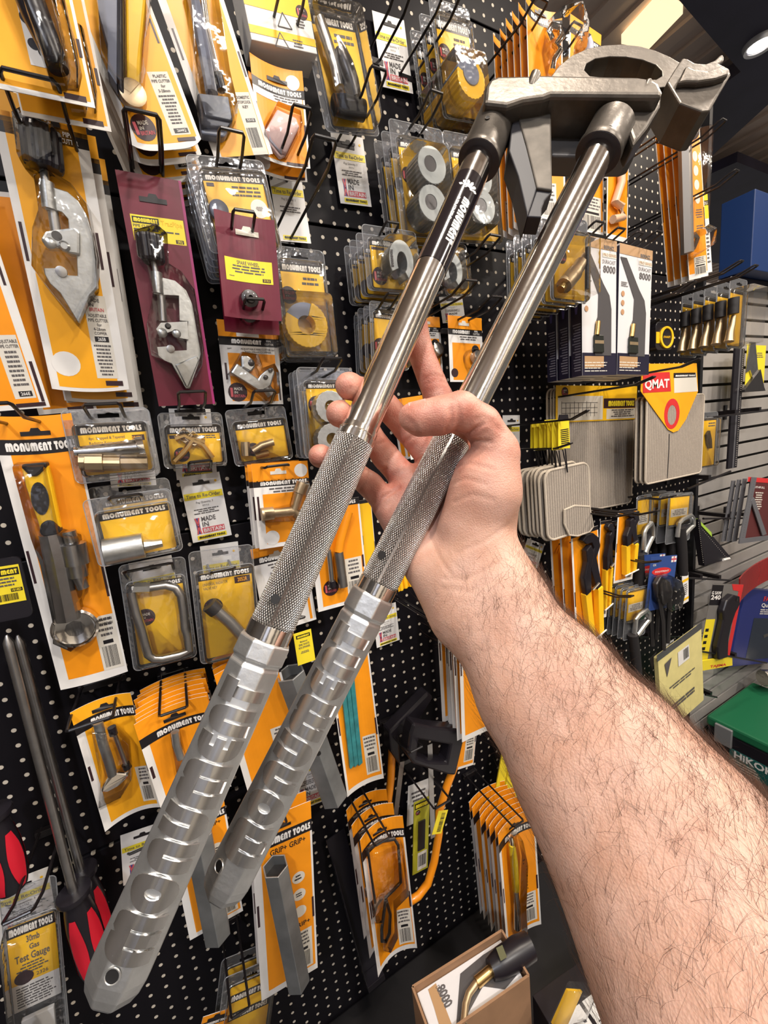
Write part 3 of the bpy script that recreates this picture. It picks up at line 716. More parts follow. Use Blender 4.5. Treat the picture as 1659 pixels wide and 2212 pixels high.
# ------------------------------------------------------------------ carded goods: helpers
ZM = {'1': (0, 0, .33755), '2': (500, 0, .33755), '3': (1000, 0, .3972), '4': (0, 400, .33755), '5': (400, 400, .33755), '6': (0, 850, .33755), 'a': (1060, 560, .361), 'b': (1060, 1060, .361),
      'c': (0, 1350, .33755), 'd': (0, 1700, .3086), 'e': (420, 1650, .33876), 'f': (560, 1200, .3737), 'g': (840, 1650, .33876), 'h': (500, 980, .2411), 'i': (840, 520, .18083), 'j': (1030, 300, .23508),
      'k': (1030, 0, .16275), 'l': (1380, 860, .1718), 'm': (1460, 1230, .2124), 'n': (1480, 560, .15365), 'o': (600, 700, .18083), '0': (0, 0, 1)}
def Q(z, *c):
    ox, oy, s = ZM[z]; return [(ox+c[i]*s, oy+c[i+1]*s) for i in range(0, len(c), 2)]
class Card:
    def __init__(s, name, label, cat, quad, d, db=None, group=None, bow=0.0, th=.0008):
        db = d if db is None else db
        tl, tr, br, bl = W(*quad[0], d), W(*quad[1], d), W(*quad[2], db), W(*quad[3], db)
        ex = ((tr-tl)+(br-bl)).normalized(); ey = (tl-bl)+(tr-br); ey = (ey-ex*ey.dot(ex)).normalized(); n = ex.cross(ey)
        s.w = ((tr-tl).length+(br-bl).length)/2; s.h = ((tl-bl).length+(tr-br).length)/2
        
        if bow: ey = ((tl-bl)+(tr-br)).normalized(); ex = (tr-tl)+(br-bl); ex = (ex-ey*ex.dot(ey)).normalized(); n = ex.cross(ey)
        c = (tl+tr+br+bl)/4; s.o = c-ey*s.h/2; s.ex, s.ey, s.n, s.bow = ex, ey, n, -1.25*bow; s.d = d
        s.M = Matrix.Translation(s.o) @ Matrix((ex, ey, n)).transposed().to_4x4()
        s.root = thing(name, label, cat, s.M, group); s.inks = {}
    def f(s, u, v): return ((u-.5)*s.w, (1-v)*s.h)
    def px(s, px, py, z=0.0):
        p = PL(px, py, s.o+s.n*z, s.n)-s.o; return (p.dot(s.ex), p.dot(s.ey))
    def q(s, zoom, *c, z=0.0): return [s.px(*p, z) for p in Q(zoom, *c)]
    def fn(s, x, y, z): return V((x, y, z+s.bow*(1-(2*x/s.w)**2)))
    def sheet(s, name, m, u0=0, v0=0, u1=1, v1=1, z=0, th=0, r=0, top=None, bot=None, parent=None, **k):
        curved = s.bow or r or top or bot; nx = 14 if curved else 1
        us = [u0+(u1-u0)*i/nx for i in range(nx+1)]
        if r:
            ru = r/s.w; us = sorted(set([u0+ru*t for t in (0, .1, .3, .6, 1)]+[u1-ru*t for t in (0, .1, .3, .6, 1)]+[u for u in us if u0+ru < u < u1-ru]))
        T, B = [], []
        for u in us:
            e = 0
            if r:
                de = min(u-u0, u1-u)*s.w
                if de < r: e = r-math.sqrt(max(0, r*r-(r-de)**2))
            a, b = s.f(u, v0), s.f(u, v1)
            T.append((a[0], a[1]-e+(top(u)*s.h if top else 0))); B.append((b[0], b[1]+e+(bot(u)*s.h if bot else 0)))
        mb = MB(); n = len(us); vs = [s.fn(x, y, z+th) for x, y in B]+[s.fn(x, y, z+th) for x, y in T]
        fs = [(i, i+1, n+i+1, n+i) for i in range(n-1)]
        if th:
            vs += [s.fn(x, y, z) for x, y in B]+[s.fn(x, y, z) for x, y in T]; o = 2*n
            fs += [(o+i+1, o+i, o+n+i, o+n+i+1) for i in range(n-1)]+[(o+i, o+i+1, i+1, i) for i in range(n-1)]+[(n+i, n+i+1, o+n+i+1, o+n+i) for i in range(n-1)]
            fs += [(o, 0, n, o+n), (n-1, o+n-1, o+2*n-1, 2*n-1)]
        mb.add(vs, fs); return mb.build(name, m, parent or s.root, **k)
    def poly(s, name, m, pts, z0, z1, holes=(), parent=None, bevel=0, **k):
        a = sum(pts[i-1][0]*pts[i][1]-pts[i][0]*pts[i-1][1] for i in range(len(pts)))
        if a < 0: pts = pts[::-1]
        mb = MB(); mb.prism(pts, z0, z1, holes, fn=s.fn); return mb.build(name, m, parent or s.root, bevel=bevel, **k)
    def rod(s, name, m, pts, r, z, n=10, rad=None, parent=None, **k):
        zs = z if isinstance(z, (list, tuple)) else [z]*len(pts)
        return MB().tube([s.fn(p[0], p[1], zz) for p, zz in zip(pts, zs)], r, n, rad=rad).build(name, m, parent or s.root, smooth=True, **k)
    def ink(s, m): return s.inks.setdefault(m.name, (m, MB()))[1]
    def put(s, src, u0, u1, v0, v1, m, z=.0012):
        vs, fs, w = src; b = s.ink(m); (x0, y1), (x1, y0) = s.f(u0, v0), s.f(u1, v1)
        b.add([s.fn(x0+v[0]/w*(x1-x0), y0+v[1]*(y1-y0), z) for v in vs], fs)
    def txt(s, t, u0, u1, v0, v1, m=INK, z=.0012, bold=.015): s.put(text(t, bold), u0, u1, v0, v1, m, z)
    def logo(s, t, u0, u1, v0, v1, m=WHITE, z=.0014): s.put(logo(t), u0, u1, v0, v1, m, z)
    def rect(s, u0, v0, u1, v1, m, z=.0010):
        n = 8 if s.bow else 1
        solo = m in (LEMON, CREAM, WHITE, YELLOW, AMBER, RED, BRITDARK, FLAGBLUE, BRITRED) and (u1-u0)*s.w*(v1-v0)*s.h > 1.2e-5
        b = MB() if solo else s.ink(m); T = [s.f(u0+(u1-u0)*i/n, v0) for i in range(n+1)]; B = [s.f(u0+(u1-u0)*i/n, v1) for i in range(n+1)]
        b.add([s.fn(x, y, z) for x, y in B]+[s.fn(x, y, z) for x, y in T], [(i, i+1, n+2+i, n+1+i) for i in range(n)])
        if solo: b.build({LEMON: 'yellow_strip', CREAM: 'label_panel', WHITE: 'white_patch', YELLOW: 'yellow_strip', AMBER: 'amber_patch', RED: 'red_patch', BRITDARK: 'edge_mark', FLAGBLUE: 'flag', BRITRED: 'red_box'}[m], m, s.root)
    def disc(s, u, v, r, m, z=.0011, n=20):
        x, y = s.f(u, v); b = MB(); b.add([s.fn(x+r*math.cos(2*PI*i/n), y+r*math.sin(2*PI*i/n), z) for i in range(n)], [tuple(range(n))]); b.build('round_spot', m, s.root)
    def para(s, u0, v0, u1, v1, n, m=INK, z=.0012, centre=True, fill=.5):
        """lines of print too fine to read"""
        rnd = random.Random(int(abs(u0*1000+v0*7919+n*31)))
        for i in range(n):
            a = v0+(v1-v0)*i/n; b = a+(v1-v0)/n*fill; L = (u1-u0)*rnd.uniform(.6, 1); x = (u0+(u1-u0-L)/2) if centre else u0; e = x+L
            while x < e-.01:
                w = min(rnd.uniform(.05, .16)*(u1-u0)*1.6, e-x); s.rect(x, a, x+w*.86, b, m, z); x += w
    def bars(s, u0, v0, u1, v1, m=BLACK, z=.0012, vert=True):
        rnd = random.Random(5); x = 0
        while x < 1:
            w = rnd.choice((.012, .012, .024, .036)); a, b = x, min(1, x+w)
            if vert: s.rect(u0+(u1-u0)*a, v0, u0+(u1-u0)*b, v1, m, z)
            else: s.rect(u0, v0+(v1-v0)*a, u1, v0+(v1-v0)*b, m, z)
            x += w+rnd.choice((.014, .02, .03))
    def badge(s, u, v, r, z=.0011):
        """round dark Made in Britain badge"""
        s.disc(u, v, r, BRITDARK, z); a, b = r/s.w, r/s.h
        s.txt('MADE', u-.35*a, u+.5*a, v-.5*b, v-.2*b, CREAM, z+.0003); s.txt('IN', u-.35*a, u, v-.1*b, v+.15*b, CREAM, z+.0003)
        s.txt('BRITAIN', u-.4*a, u+.75*a, v+.25*b, v+.55*b, BRITRED, z+.0003); s.rect(u-.75*a, v-.45*b, u-.5*a, v+.5*b, BRITRED, z+.0003)
    def band(s, v0, v1, m=BLACK, u0=0, u1=1, z=.0009, parent=None, name='header_band', curve=None):
        return s.sheet(name, m, u0, v0, u1, v1, z=z, top=curve, bot=curve, parent=parent)
    def blister(s, pts, h, inset=.16, name='blister', m=None, z=.001, steps=3):
        """clear formed dome over the goods"""
        a = sum(pts[i-1][0]*pts[i][1]-pts[i][0]*pts[i-1][1] for i in range(len(pts)))
        if a < 0: pts = pts[::-1]
        cx = sum(p[0] for p in pts)/len(pts); cy = sum(p[1] for p in pts)/len(pts); n = len(pts); mb = MB(); vs = []
        for k in range(steps+1):
            t = k/steps; sc = 1-inset*(1-math.cos(t*PI/2)); z_ = z+h*math.sin(t*PI/2)
            vs += [s.fn(cx+(p[0]-cx)*sc, cy+(p[1]-cy)*sc, z_) for p in pts]
        fs = [(k*n+i, k*n+(i+1) % n, (k+1)*n+(i+1) % n, (k+1)*n+i) for k in range(steps) for i in range(n)]+[tuple(range(steps*n, steps*n+n))]
        mb.add(vs, fs); return mb.build(name, m or PLASTIC, s.root, smooth=True, auto=60)
    def slot(s, u, v, w=.030, h=.008, m=None):
        """euro slot punched in the card"""
        x, y = s.f(u, v); b = s.ink(m or BLACK)
        pts = [(x-w/2, y-h*.3), (x+w/2, y-h*.3), (x+w/2, y+h*.35), (x+h*.7, y+h*.35), (x+h*.45, y+h*.85), (x-h*.45, y+h*.85), (x-h*.7, y+h*.35), (x-w/2, y+h*.35)]
        b.add([s.fn(p[0], p[1], .0016) for p in pts], [tuple(range(8))])
    def done(s):
        nm = {'black_print': 'black_print', 'grey_ink': 'fine_print', 'white_card': 'white_lettering'}
        for k, (m, mb) in s.inks.items():
            if mb.f: mb.build(nm.get(k, k+('' if 'print' in k else '_print')), m, s.root, kind='stuff')
        return s
    def behind(s, n, step, label, group=None, keep=('clear_shell',), drop=(), dx=0, dz=0, jit=.002, rot=.0):
        """more of the same on the hook, nearer the wall"""
        out = []
        if group: s.root['group'] = group
        for i in range(1, n+1):
            c = copy_tree(s.root, None, keep if step < .026 else None, drop); c['label'] = label
            if group: c['group'] = group
            c.matrix_world = Matrix.Translation(V((random.uniform(-jit, jit)+dx*i, step*i, random.uniform(-jit, jit)+dz*i))) @ s.M @ Matrix.Rotation(random.uniform(-rot, rot), 4, 'Z') @ Matrix.Rotation(random.uniform(-rot, rot)*2, 4, 'Y')
            out.append(c)
        return out
HOOK = {}
def hook(tip, L, what, w=.024, rise=.010, r=.0021, up_=.0, clip=True, sway=0.0, base=None, group=None):
    """double-wire display hook; tip = pixel of the front crossbar's middle"""
    p = W(*tip, L); x, z = p.x, p.z-rise
    t = thing('display_hook', 'black double-wire hook '+what, 'hook', Matrix.Translation((x-sway, 0, z-up_)), group)
    h = w/2
    pts = [(-h, 0, 0), (-h+sway*.7, -L+.035, up_*.75), (-h+sway, -L+.004, rise+up_), (-h*.86+sway, -L, rise+up_+.0015), (h*.86+sway, -L, rise+up_+.0015), (h+sway, -L+.004, rise+up_), (h+sway*.7, -L+.035, up_*.75), (h, 0, 0)]
    MB().tube(pts, r, 8).build('wire_loop', WIRE, t, smooth=True)
    if clip:
        MB().box((0, -.006, -.004), (w+.012, .010, .011)).build('back_clip', WIRE, t, bevel=.001)
    return t
# --- printed templates
def orange_card(quad, d, label, name='carded_tool', db=None, bow=.0, band_v=(.10, .17), curve=0.0, panel=ORANGE, head=('MONUMENT TOOLS', .12, .92), border=.10, lab=(.64, .74, .94, .95), grip=False, cat='carded tool', group=None, slot=True):
    c = Card(name, label, cat, quad, d, db, group, bow)
    arc = (lambda u: curve*(1-(2*u-1)**2)-curve) if curve else None
    c.sheet('backing_card', WHITE, th=.0008, top=arc, bot=arc)
    c.sheet('printed_panel', panel, border, 0, 1-.035, .965, z=.0009, top=arc, bot=arc)
    c.sheet('top_panel', panel, 0, 0, 1, band_v[0], z=.00095, top=arc, bot=arc)
    c.band(*band_v, curve=arc, z=.0011)
    if head: 
        dv = (band_v[1]-band_v[0])
        vs, fs, w = logo(head[0]); b = c.ink(WHITE); (x0, y1), (x1, y0) = c.f(head[1], band_v[0]+.22*dv), c.f(head[2], band_v[1]-.22*dv)
        b.add([c.fn(x, y0+v[1]*(y1-y0)+(arc(x/c.w+.5)*c.h if arc else 0), .0014) for v in vs for x in (x0+v[0]/w*(x1-x0),)], fs)
    if lab:
        u0, v0, u1, v1 = lab; c.rect(u0, v0, u1, v1, CREAM, .0011); m_ = (v1-v0)
        c.para(u0+.02, v0+.05*m_, u1-.02, v0+.42*m_, 4); c.rect(u0+.08, v0+.45*m_, u1-.08, v0+.52*m_, BLACK, .0012); c.bars(u0+.04, v0+.56*m_, u1-.05, v1-.05*m_)
    for v_ in (.45,): c.rect(.02, v_, .055, v_+.12, BRITDARK, .0011); c.rect(.945, v_+.1, .98, v_+.22, BRITDARK, .0013)
    if slot: c.slot(.5, band_v[0]*.75)
    return c
def clamshell(quad, d, label, ins=(.12, .22, .90, .93), band=(0, .12), deep=.018, name='clamshell_pack', db=None, cat='packaged tool', panel=YELLOW, head=('MONUMENT TOOLS', .05, .95), box=None, code=None, lines=2, badge=None, group=None, r=.007, slot=(.5, .09)):
    """clear two-part shell with a printed insert"""
    c = Card(name, label, cat, quad, d, db, group)
    hole = []
    x, y = c.f(*slot); hole = [[(x-.014, y-.003), (x+.014, y-.003), (x+.014, y+.003), (x+.005, y+.003), (x, y+.006), (x-.005, y+.003), (x-.014, y+.003)]]
    c.poly('shell_flange', FLANGE, rrect(-c.w/2, 0, c.w/2, c.h, r), .0, .0006, hole)
    u0, v0, u1, v1 = ins; W_, H_ = u1-u0, v1-v0
    ic = c.sheet('insert_card', panel, u0, v0, u1, v1, z=.0008, th=.0005, r=.003)
    b0, b1 = v0+band[0]*H_, v0+band[1]*H_; c.band(b0, b1, u0=u0, u1=u1, z=.0015)
    if head: c.logo(head[0], u0+head[1]*W_, u0+head[2]*W_, b0+.18*(b1-b0), b1-.18*(b1-b0), z=.0018)
    if code: c.rect(u0+code[0]*W_, v0+code[1]*H_, u0+code[2]*W_, v0+code[3]*H_, BRITDARK, .0016)
    if lines: c.para(u0+.4*W_, b1+.05*H_, u1-.05*W_, b1+(.05+.055*lines)*H_, lines, z=.0016)
    if badge: c.badge(u0+badge[0]*W_, v0+badge[1]*H_, badge[2], .0016)
    bx = box or (u0-.04, v0-.03, u1+.04, v1+.03)
    (xa, ya), (xb, yb) = c.f(bx[0], bx[3]), c.f(bx[2], bx[1])
    c.blister(rrect(xa, ya, xb, yb, min(r, (xb-xa)*.3, (yb-ya)*.3)), deep, .07, 'clear_shell', CLAM, z=.0006)
    MB().tube([V((x, y, .0006)) for x, y in rrect(-c.w/2, 0, c.w/2, c.h, r)], .0007, 5, True).build('shell_rim', RIMP, c.root, smooth=True)
    MB().tube([V((x, y, .0014)) for x, y in rrect(xa, ya, xb, yb, min(r, (xb-xa)*.3, (yb-ya)*.3))], .0008, 5, True).build('shell_edge', RIMP, c.root, smooth=True)
    return c
def reorder_tag(quad, d, label, low=True, name='reorder_tag'):
    c = Card(name, label, 'tag', quad, d, None, 'white reorder tags on the pegboard')
    c.sheet('tag_card', WHITE, th=.0006)
    c.rect(0.02, .26, .98, .36, LEMON); c.txt('Time to Re-Order', .07, .92, .283, .338, INK)
    c.txt('Peg Quantity: 3', .28, .70, .395, .425, INK, bold=0); c.txt('331U', .42, .58, .45, .475, INK, bold=0); c.para(.15, .51, .85, .60, 3, INK)
    c.slot(.5, .13, .026, .007); c.disc(.86, .12, .002, YELLOW)
    if low:
        c.txt('MADE', .32, .68, .63, .70, INK, bold=.02); c.txt('IN', .32, .48, .715, .785, INK, bold=.02); c.rect(.30, .80, .86, .885, BRITRED); c.txt('BRITAIN', .33, .84, .815, .872, WHITE, .0014)
        c.rect(.17, .64, .26, .885, FLAGBLUE); b = c.ink(BRITRED)
        for (a0, b0, a1, b1) in ((.17, .64, .26, .885), (.26, .64, .17, .885)):
            p, q = c.f(a0, b0), c.f(a1, b1); dx = .0012; b.add([c.fn(p[0]-dx, p[1], .0014), c.fn(p[0]+dx, p[1], .0014), c.fn(q[0]+dx, q[1], .0014), c.fn(q[0]-dx, q[1], .0014)], [(0, 1, 2, 3)])
    c.rect(.14, .91, .88, .975, LEMON); c.logo('MONUMENT TOOLS', .18, .84, .925, .96, BLACK)
    return c.done()
def knob(c, p0, p1, r, z, m=BLKPL, n=12):
    """fluted knob along p0-p1 (local xy) at height z"""
    a, b = V((*p0, z)), V((*p1, z)); ax = (b-a).normalized(); u, w = perp(ax); mb = MB(); k = n*4; L = (b-a).length; rows = []
    for t, sc in ((0, .72), (.06, .95), (.15, 1), (.9, 1), (1, .9)):
        rows.append([a+ax*(L*t)+(u*math.cos(2*PI*i/k)+w*math.sin(2*PI*i/k))*(r*sc*(1 if i % 4 in (0, 1) else .90)) for i in range(k)])
    fs = [(j*k+i, j*k+(i+1) % k, (j+1)*k+(i+1) % k, (j+1)*k+i) for j in range(4) for i in range(k)]+[tuple(range(k-1, -1, -1)), tuple(range(4*k, 5*k))]
    mb.add([p for q in rows for p in q], fs); o = mb.build('knob', m, c.root, bevel=0)
    bm = bmesh.new(); bm.from_mesh(o.data); bmesh.ops.recalc_face_normals(bm, faces=bm.faces); bm.to_mesh(o.data); bm.free(); return o
# ------------------------------------------------------------------ goods on the left of the pegboard
# black-handled tool in the top corner
c = orange_card(Q('0', -95, -170, 158, -100, 184, 236, -8, 183), .175, 'large amber card with a black-handled tool above the big pipe cutter', 'carded_hand_tool', panel=AMBER, border=.02, head=None, band_v=(.0, .02), lab=None, slot=False)
c.rect(*[.40, .42, .66, .80], WHITE, .0012); 
for (a, b, r) in ((.47, .50, .006), (.55, .56, .007), (.48, .66, .005), (.58, .70, .006)): c.disc(c.f(0, 0)[0]*0+a, b, r, BLKPL, .0014)
c.rod('tool_handle', BLKPL, c.q('1', 130, -120, 185, 0, 270, 220, 345, 390, 400, 530), .012, .016, 14, rad=[.013, .013, .0125, .011, .009])
c.rod('moulded_ridge', PLASTIC, c.q('1', 375, 0, 420, 200, 470, 430, 470, 560), .006, .006)
c.blister(c.q('1', 120, -100, 300, -100, 400, 200, 455, 480, 430, 590, 340, 580, 250, 330, 150, 60), .034); c.rect(.68, .935, .92, .975, BRITDARK); c.done()
c.behind(1, .03, 'amber tool card tucked behind the black-handled tool card', dx=.012)
# 265B pipe cutter
c = Card('carded_pipe_cutter', 'frontmost yellow card with a silver pipe cutter and black knob, QR-less white spot low down', 'pipe cutter', Q('0', -38, 186, 200, 243, 262, 842, 118, 838), .105, .055, 'big pipe cutters on the long yellow cards')
c.root['label'] = 'frontmost long yellow card with a big silver pipe cutter and fluted black knob'
arc = lambda u: -.012*(1-(2*u-1)**2)
c.sheet('backing_card', WHITE, th=.0008, bot=arc); c.sheet('printed_panel', AMBER, .10, .06, .86, .985, z=.0009, bot=arc); c.sheet('top_panel', AMBER, 0, 0, 1, .09, z=.0009)
c.band(.075, .125); c.logo('MONUMENT', .22, .64, .084, .117); c.txt('PIPE', .72, .83, .083, .098, WHITE, .0014); c.txt('CUTTER', .69, .88, .104, .119, WHITE, .0014); c.slot(.5, .065, .036, .010)
knob(c, c.px(*Q('1', 255, 805)[0], .02), c.px(*Q('1', 285, 1085)[0], .02), .0195, .021)
c.rod('screw_rod', STEEL, c.q('1', 280, 1090, 295, 1180, z=.02), .0045, .02); c.rod('sleeve', ZINC, c.q('1', 298, 1165, 318, 1340, z=.02), .0075, .02, 16)
c.poly('cutter_body', ZINC, c.q('4', 350, 15, 430, 40, 500, 100, 555, 190, 590, 310, 612, 480, 622, 650, 572, 705, 548, 770, 502, 882, 470, 830, 385, 690, 320, 630, 285, 570, 278, 530, 400, 530, 430, 575, 495, 580, 490, 455, 500, 300, 440, 285, 435, 215, 400, 175, 355, 160, 290, 158, 280, 90, 265, 0, z=.022), .008, .022, bevel=.003)
c.rod('slide_screw', STEEL, c.q('4', 335, 160, 355, 300, z=.02), .0055, .017)
ca = c.poly('roller_carriage', ZINC, c.q('4', 290, 292, 480, 268, 512, 300, 512, 452, 440, 440, 395, 405, 300, 405, 258, 345, z=.026), .010, .027, bevel=.003)
for x, y, r in ((320, 370, .0062), (412, 390, .0058)): p = c.px(*Q('4', x, y)[0], .028); MB().lathe((p[0], p[1], .024), (0, 0, 1), [(0, r), (.004, r), (.006, r*.6)], 18).build('roller', ZINC, ca, smooth=True)
p = c.px(*Q('4', 362, 322)[0], .028); MB().lathe((p[0], p[1], .026), (0, 0, 1), [(0, .0055), (.002, .005)], 16).build('pivot', DARKST, ca, smooth=True)
p = c.px(*Q('4', 392, 553)[0], .024); MB().lathe((p[0], p[1], .02), (0, 0, 1), [(0, .006), (.005, .006), (.0055, .003)], 16).build('cutting_wheel', STEEL, c.root, smooth=True)
c.blister(c.q('4', 330, -60, 480, 30, 580, 160, 640, 500, 635, 680, 560, 790, 505, 905, 460, 860, 300, 650, 235, 560, 240, 320, 280, 200, 250, -20), .036, .1); c.blister(c.q('1', 130, 830, 240, 770, 370, 870, 400, 1090, 300, 1150, 160, 1080), .042, .12)
c.rect(.60, .63, .88, .955, CREAM); c.txt('MADE', .66, .80, .642, .655, INK, .0014); c.txt('IN', .66, .72, .66, .672, INK, .0014); c.txt('BRITAIN', .66, .84, .677, .69, BRITRED, .0014); c.txt('ADJUSTABLE', .63, .86, .70, .712, INK, .0014); c.txt('PIPE CUTTER', .62, .87, .718, .73, INK, .0014)
c.txt('for', .72, .78, .735, .747, INK, .0014); c.txt('4-28mm', .67, .82, .752, .764, INK, .0014); c.txt('COPPER', .67, .83, .769, .78, INK, .0014); c.rect(.66, .787, .84, .808, BLACK, .0013); c.txt('265B', .70, .80, .791, .804, WHITE, .0015); c.para(.63, .82, .86, .95, 9)
c.disc(.24, .90, .0155, WHITE); c.rect(.03, .40, .065, .53, BRITDARK); c.rect(.90, .40, .935, .53, BRITDARK, .0013); c.rect(.70, .965, .93, .985, BRITDARK, .0014); c.done()
c.behind(2, .022, 'long yellow pipe cutter card hanging behind the frontmost one', dx=.007, dz=-.012)
hook((62, 164), .185, 'holding the long yellow pipe cutter cards', w=.046)
# 266E cards at the left edge
c = Card('carded_pipe_cutter', 'yellow pipe cutter card with an orange panel beside the longest cutter card', 'pipe cutter', Q('0', -190, 350, -3, 372, 61, 880, -80, 892), .10, .06, 'pipe cutter cards partly out of view')
c.sheet('backing_card', WHITE, th=.0008); c.sheet('printed_panel', ORANGE, .1, .02, .86, .975, z=.0009); c.rect(.52, .66, .84, .95, CREAM); c.txt('ADJUSTABLE', .54, .83, .68, .694, INK, .0014); c.txt('PIPE CUTTER', .54, .83, .702, .716, INK, .0014); c.para(.56, .73, .81, .9, 8); c.rect(.60, .915, .80, .94, BLACK, .0013); c.txt('266E', .63, .77, .92, .935, WHITE, .0015)
c.rect(.91, .3, .95, .45, BRITDARK); c.rect(.90, .78, .95, .97, BRITDARK); c.rect(.5, .972, .95, .99, BRITDARK, .0014); c.done()
o = c.behind(1, .035, 'orange-panelled pipe cutter card set back behind its neighbour', dx=.047, dz=-.004)
# plastic pipe cutter, rounded card
c = Card('carded_plastic_pipe_cutter', 'amber round-bottomed card with grey-handled plastic pipe cutter', 'pipe cutter', Q('0', 148, -120, 342, -120, 376, 312, 234, 306), .13, .12, 'round-bottomed plastic pipe cutter cards')
rb = lambda u: -.045*(1-(2*u-1)**4)+.02
c.sheet('backing_card', WHITE, th=.0008, bot=rb); c.sheet('printed_panel', AMBER, .10, 0, .95, .965, z=.0009, bot=rb)
c.poly('grey_handle', GREYPL, c.q('1', 600, -250, 740, -250, 752, 0, 750, 560, 700, 480, 690, 470, 690, 300, 640, 120, 615, 0, z=.02), .006, .024, bevel=.005)
c.poly('black_handle', BLKPL, c.q('1', 752, -200, 790, -200, 802, 640, 760, 590, 745, 500, z=.02), .004, .026, bevel=.003)
c.poly('yellow_handle', YELLOW, c.q('1', 800, -200, 930, -200, 935, 0, 905, 300, 895, 600, 850, 650, 810, 620, z=.02), .004, .020, bevel=.005)
p = c.px(*Q('1', 852, 606)[0], .02); MB().lathe((p[0], p[1], .012), (0, 0, 1), [(0, .014), (.012, .014), (.013, .011)], 20).build('pivot_disc', DULLBRASS, c.root, smooth=True)
c.blister(c.q('1', 590, -200, 980, -200, 950, 300, 920, 620, 850, 700, 760, 640, 660, 480, 640, 200), .034, .08)
c.rect(.60, .62, .88, .95, CREAM); c.txt('PLASTIC', .66, .84, .635, .65, INK, .0014); c.txt('PIPE CUTTER', .62, .87, .66, .675, INK, .0014); c.txt('for', .72, .78, .685, .70, INK, .0014); c.txt('3-28mm', .66, .82, .71, .725, INK, .0014); c.para(.63, .74, .86, .90, 9); c.rect(.66, .915, .86, .94, BLACK, .0013); c.txt('2644Q', .70, .83, .92, .935, WHITE, .0015)
c.badge(.26, .90, .014); c.rect(.90, .36, .93, .48, BRITDARK); c.rect(.66, .965, .92, .985, BRITDARK, .0014); c.done()
c.behind(4, .018, 'round-bottomed plastic pipe cutter card stacked behind the front one', dz=-.008)
hook((306, 244), .175, 'with its crossbar before the round-bottomed cutter card', w=.036)
# stopcock key
c = Card('carded_stopcock_key', 'tall amber card with a grey square-socket stopcock key', 'stopcock key', Q('0', 346, -90, 495, -90, 553, 338, 426, 332), .10, .09)
c.sheet('backing_card', WHITE, th=.0008); c.sheet('printed_panel', AMBER, .12, 0, .93, 1, z=.0009)
c.rod('key_shaft', GREYPL, c.q('1', 1215, -100, 1260, 100, 1310, 350, 1355, 600, z=.012), .008, .013, 8)
c.poly('square_socket', GREYPL, c.q('1', 1260, 585, 1460, 610, 1495, 775, 1440, 870, 1290, 850, 1275, 720, z=.02), .003, .018, bevel=.003); c.poly('socket_face', mat('grey_face', (.27, .30, .38), .3), c.q('1', 1270, 595, 1460, 618, 1490, 772, 1315, 735, z=.022), .018, .022, bevel=.001)
c.rod('steel_pin', CHROME, c.q('1', 1290, -100, 1330, 200, 1395, 480, z=.012), .0045, .012); c.rod('pin_tip', BLKPL, c.q('1', 1395, 475, 1420, 580, z=.012), .0062, .012)
c.blister(c.q('1', 1180, -100, 1350, -100, 1420, 300, 1460, 570, 1510, 780, 1450, 900, 1280, 890, 1240, 600), .030, .1); c.rect(.66, .66, .92, 1.0, CREAM); c.txt('DOMESTIC', .68, .9, .68, .695, INK, .0014); c.txt('STOPCOCK', .68, .9, .705, .72, INK, .0014); c.txt('KEY', .74, .84, .73, .745, INK, .0014); c.rect(.72, .80, .88, .82, BLACK, .0013); c.txt('331E', .74, .86, .803, .816, WHITE, .0015); c.bars(.68, .85, .86, .96, vert=True); c.rect(.045, .35, .075, .5, BRITDARK); c.rect(.95, .45, .98, .58, BRITDARK); c.done()
# boxed item behind two wires
c = Card('warning_box', 'white and yellow carton with warning triangles behind two hook wires', 'carton', Q('0', 506, -110, 668, -60, 666, 118, 536, 88), .085)
MB().box((0, c.h/2, -.018), (c.w, c.h, .045)).build('carton', WHITE, c.root, bevel=.001)
z = .0046; c.sheet('yellow_face', YELLOW, 0, 0, 1, .62, z=.0048); c.rect(0, .83, 1, .92, YELLOW, .0049)
for (u, v) in ((.55, .72), (.45, .96)):
    x, y = c.f(u, v); b = c.ink(INK)
    for k_ in range(3):
        a0, a1 = PI/2+k_*2*PI/3, PI/2+(k_+1)*2*PI/3; p, q_ = V((x+.012*math.cos(a0), y+.012*math.sin(a0), .005)), V((x+.012*math.cos(a1), y+.012*math.sin(a1), .005)); n_ = (q_-p).normalized().cross(V((0, 0, 1)))*.0007; b.add([p-n_, p+n_, q_+n_, q_-n_], [(0, 1, 2, 3)])
    c.para(u+.18, v-.07, u+.34, v+.03, 3, z=.005)
c.badge(.86, .55, .009, .005); c.done()
hook((640, -70), .15, 'crossing in front of the warning-triangle carton', w=.034)
# pink blade card
c = orange_card(Q('2', 110, 340, 455, 455, 500, 1075, 185, 1005), .085, 'orange card with a pale pink plastic blade case', 'carded_blade_case', bow=.006, curve=.0, band_v=(.20, .29), border=.06, head=('MONUMENT TOOLS', .12, .94), lab=None)
c.rect(.05, .29, .95, .36, WHITE, .0012); c.para(.36, .30, .92, .355, 2, z=.0014)
c.poly('blade_case', mat('pink_plastic', (.72, .50, .47), .3), c.q('2', 300, 675, 420, 740, 440, 800, 355, 975, 320, 990, 215, 880, 215, 830, z=.008), .002, .009, bevel=.002)
c.poly('spare_blades', mat('pale_blue', (.55, .58, .68), .4), c.q('2', 245, 890, 250, 850, 290, 865, 300, 835, 330, 850, 330, 970, z=.010), .009, .0100); c.blister(c.q('2', 290, 655, 440, 730, 450, 820, 360, 1000, 310, 1000, 200, 880, 205, 820), .014, .1)
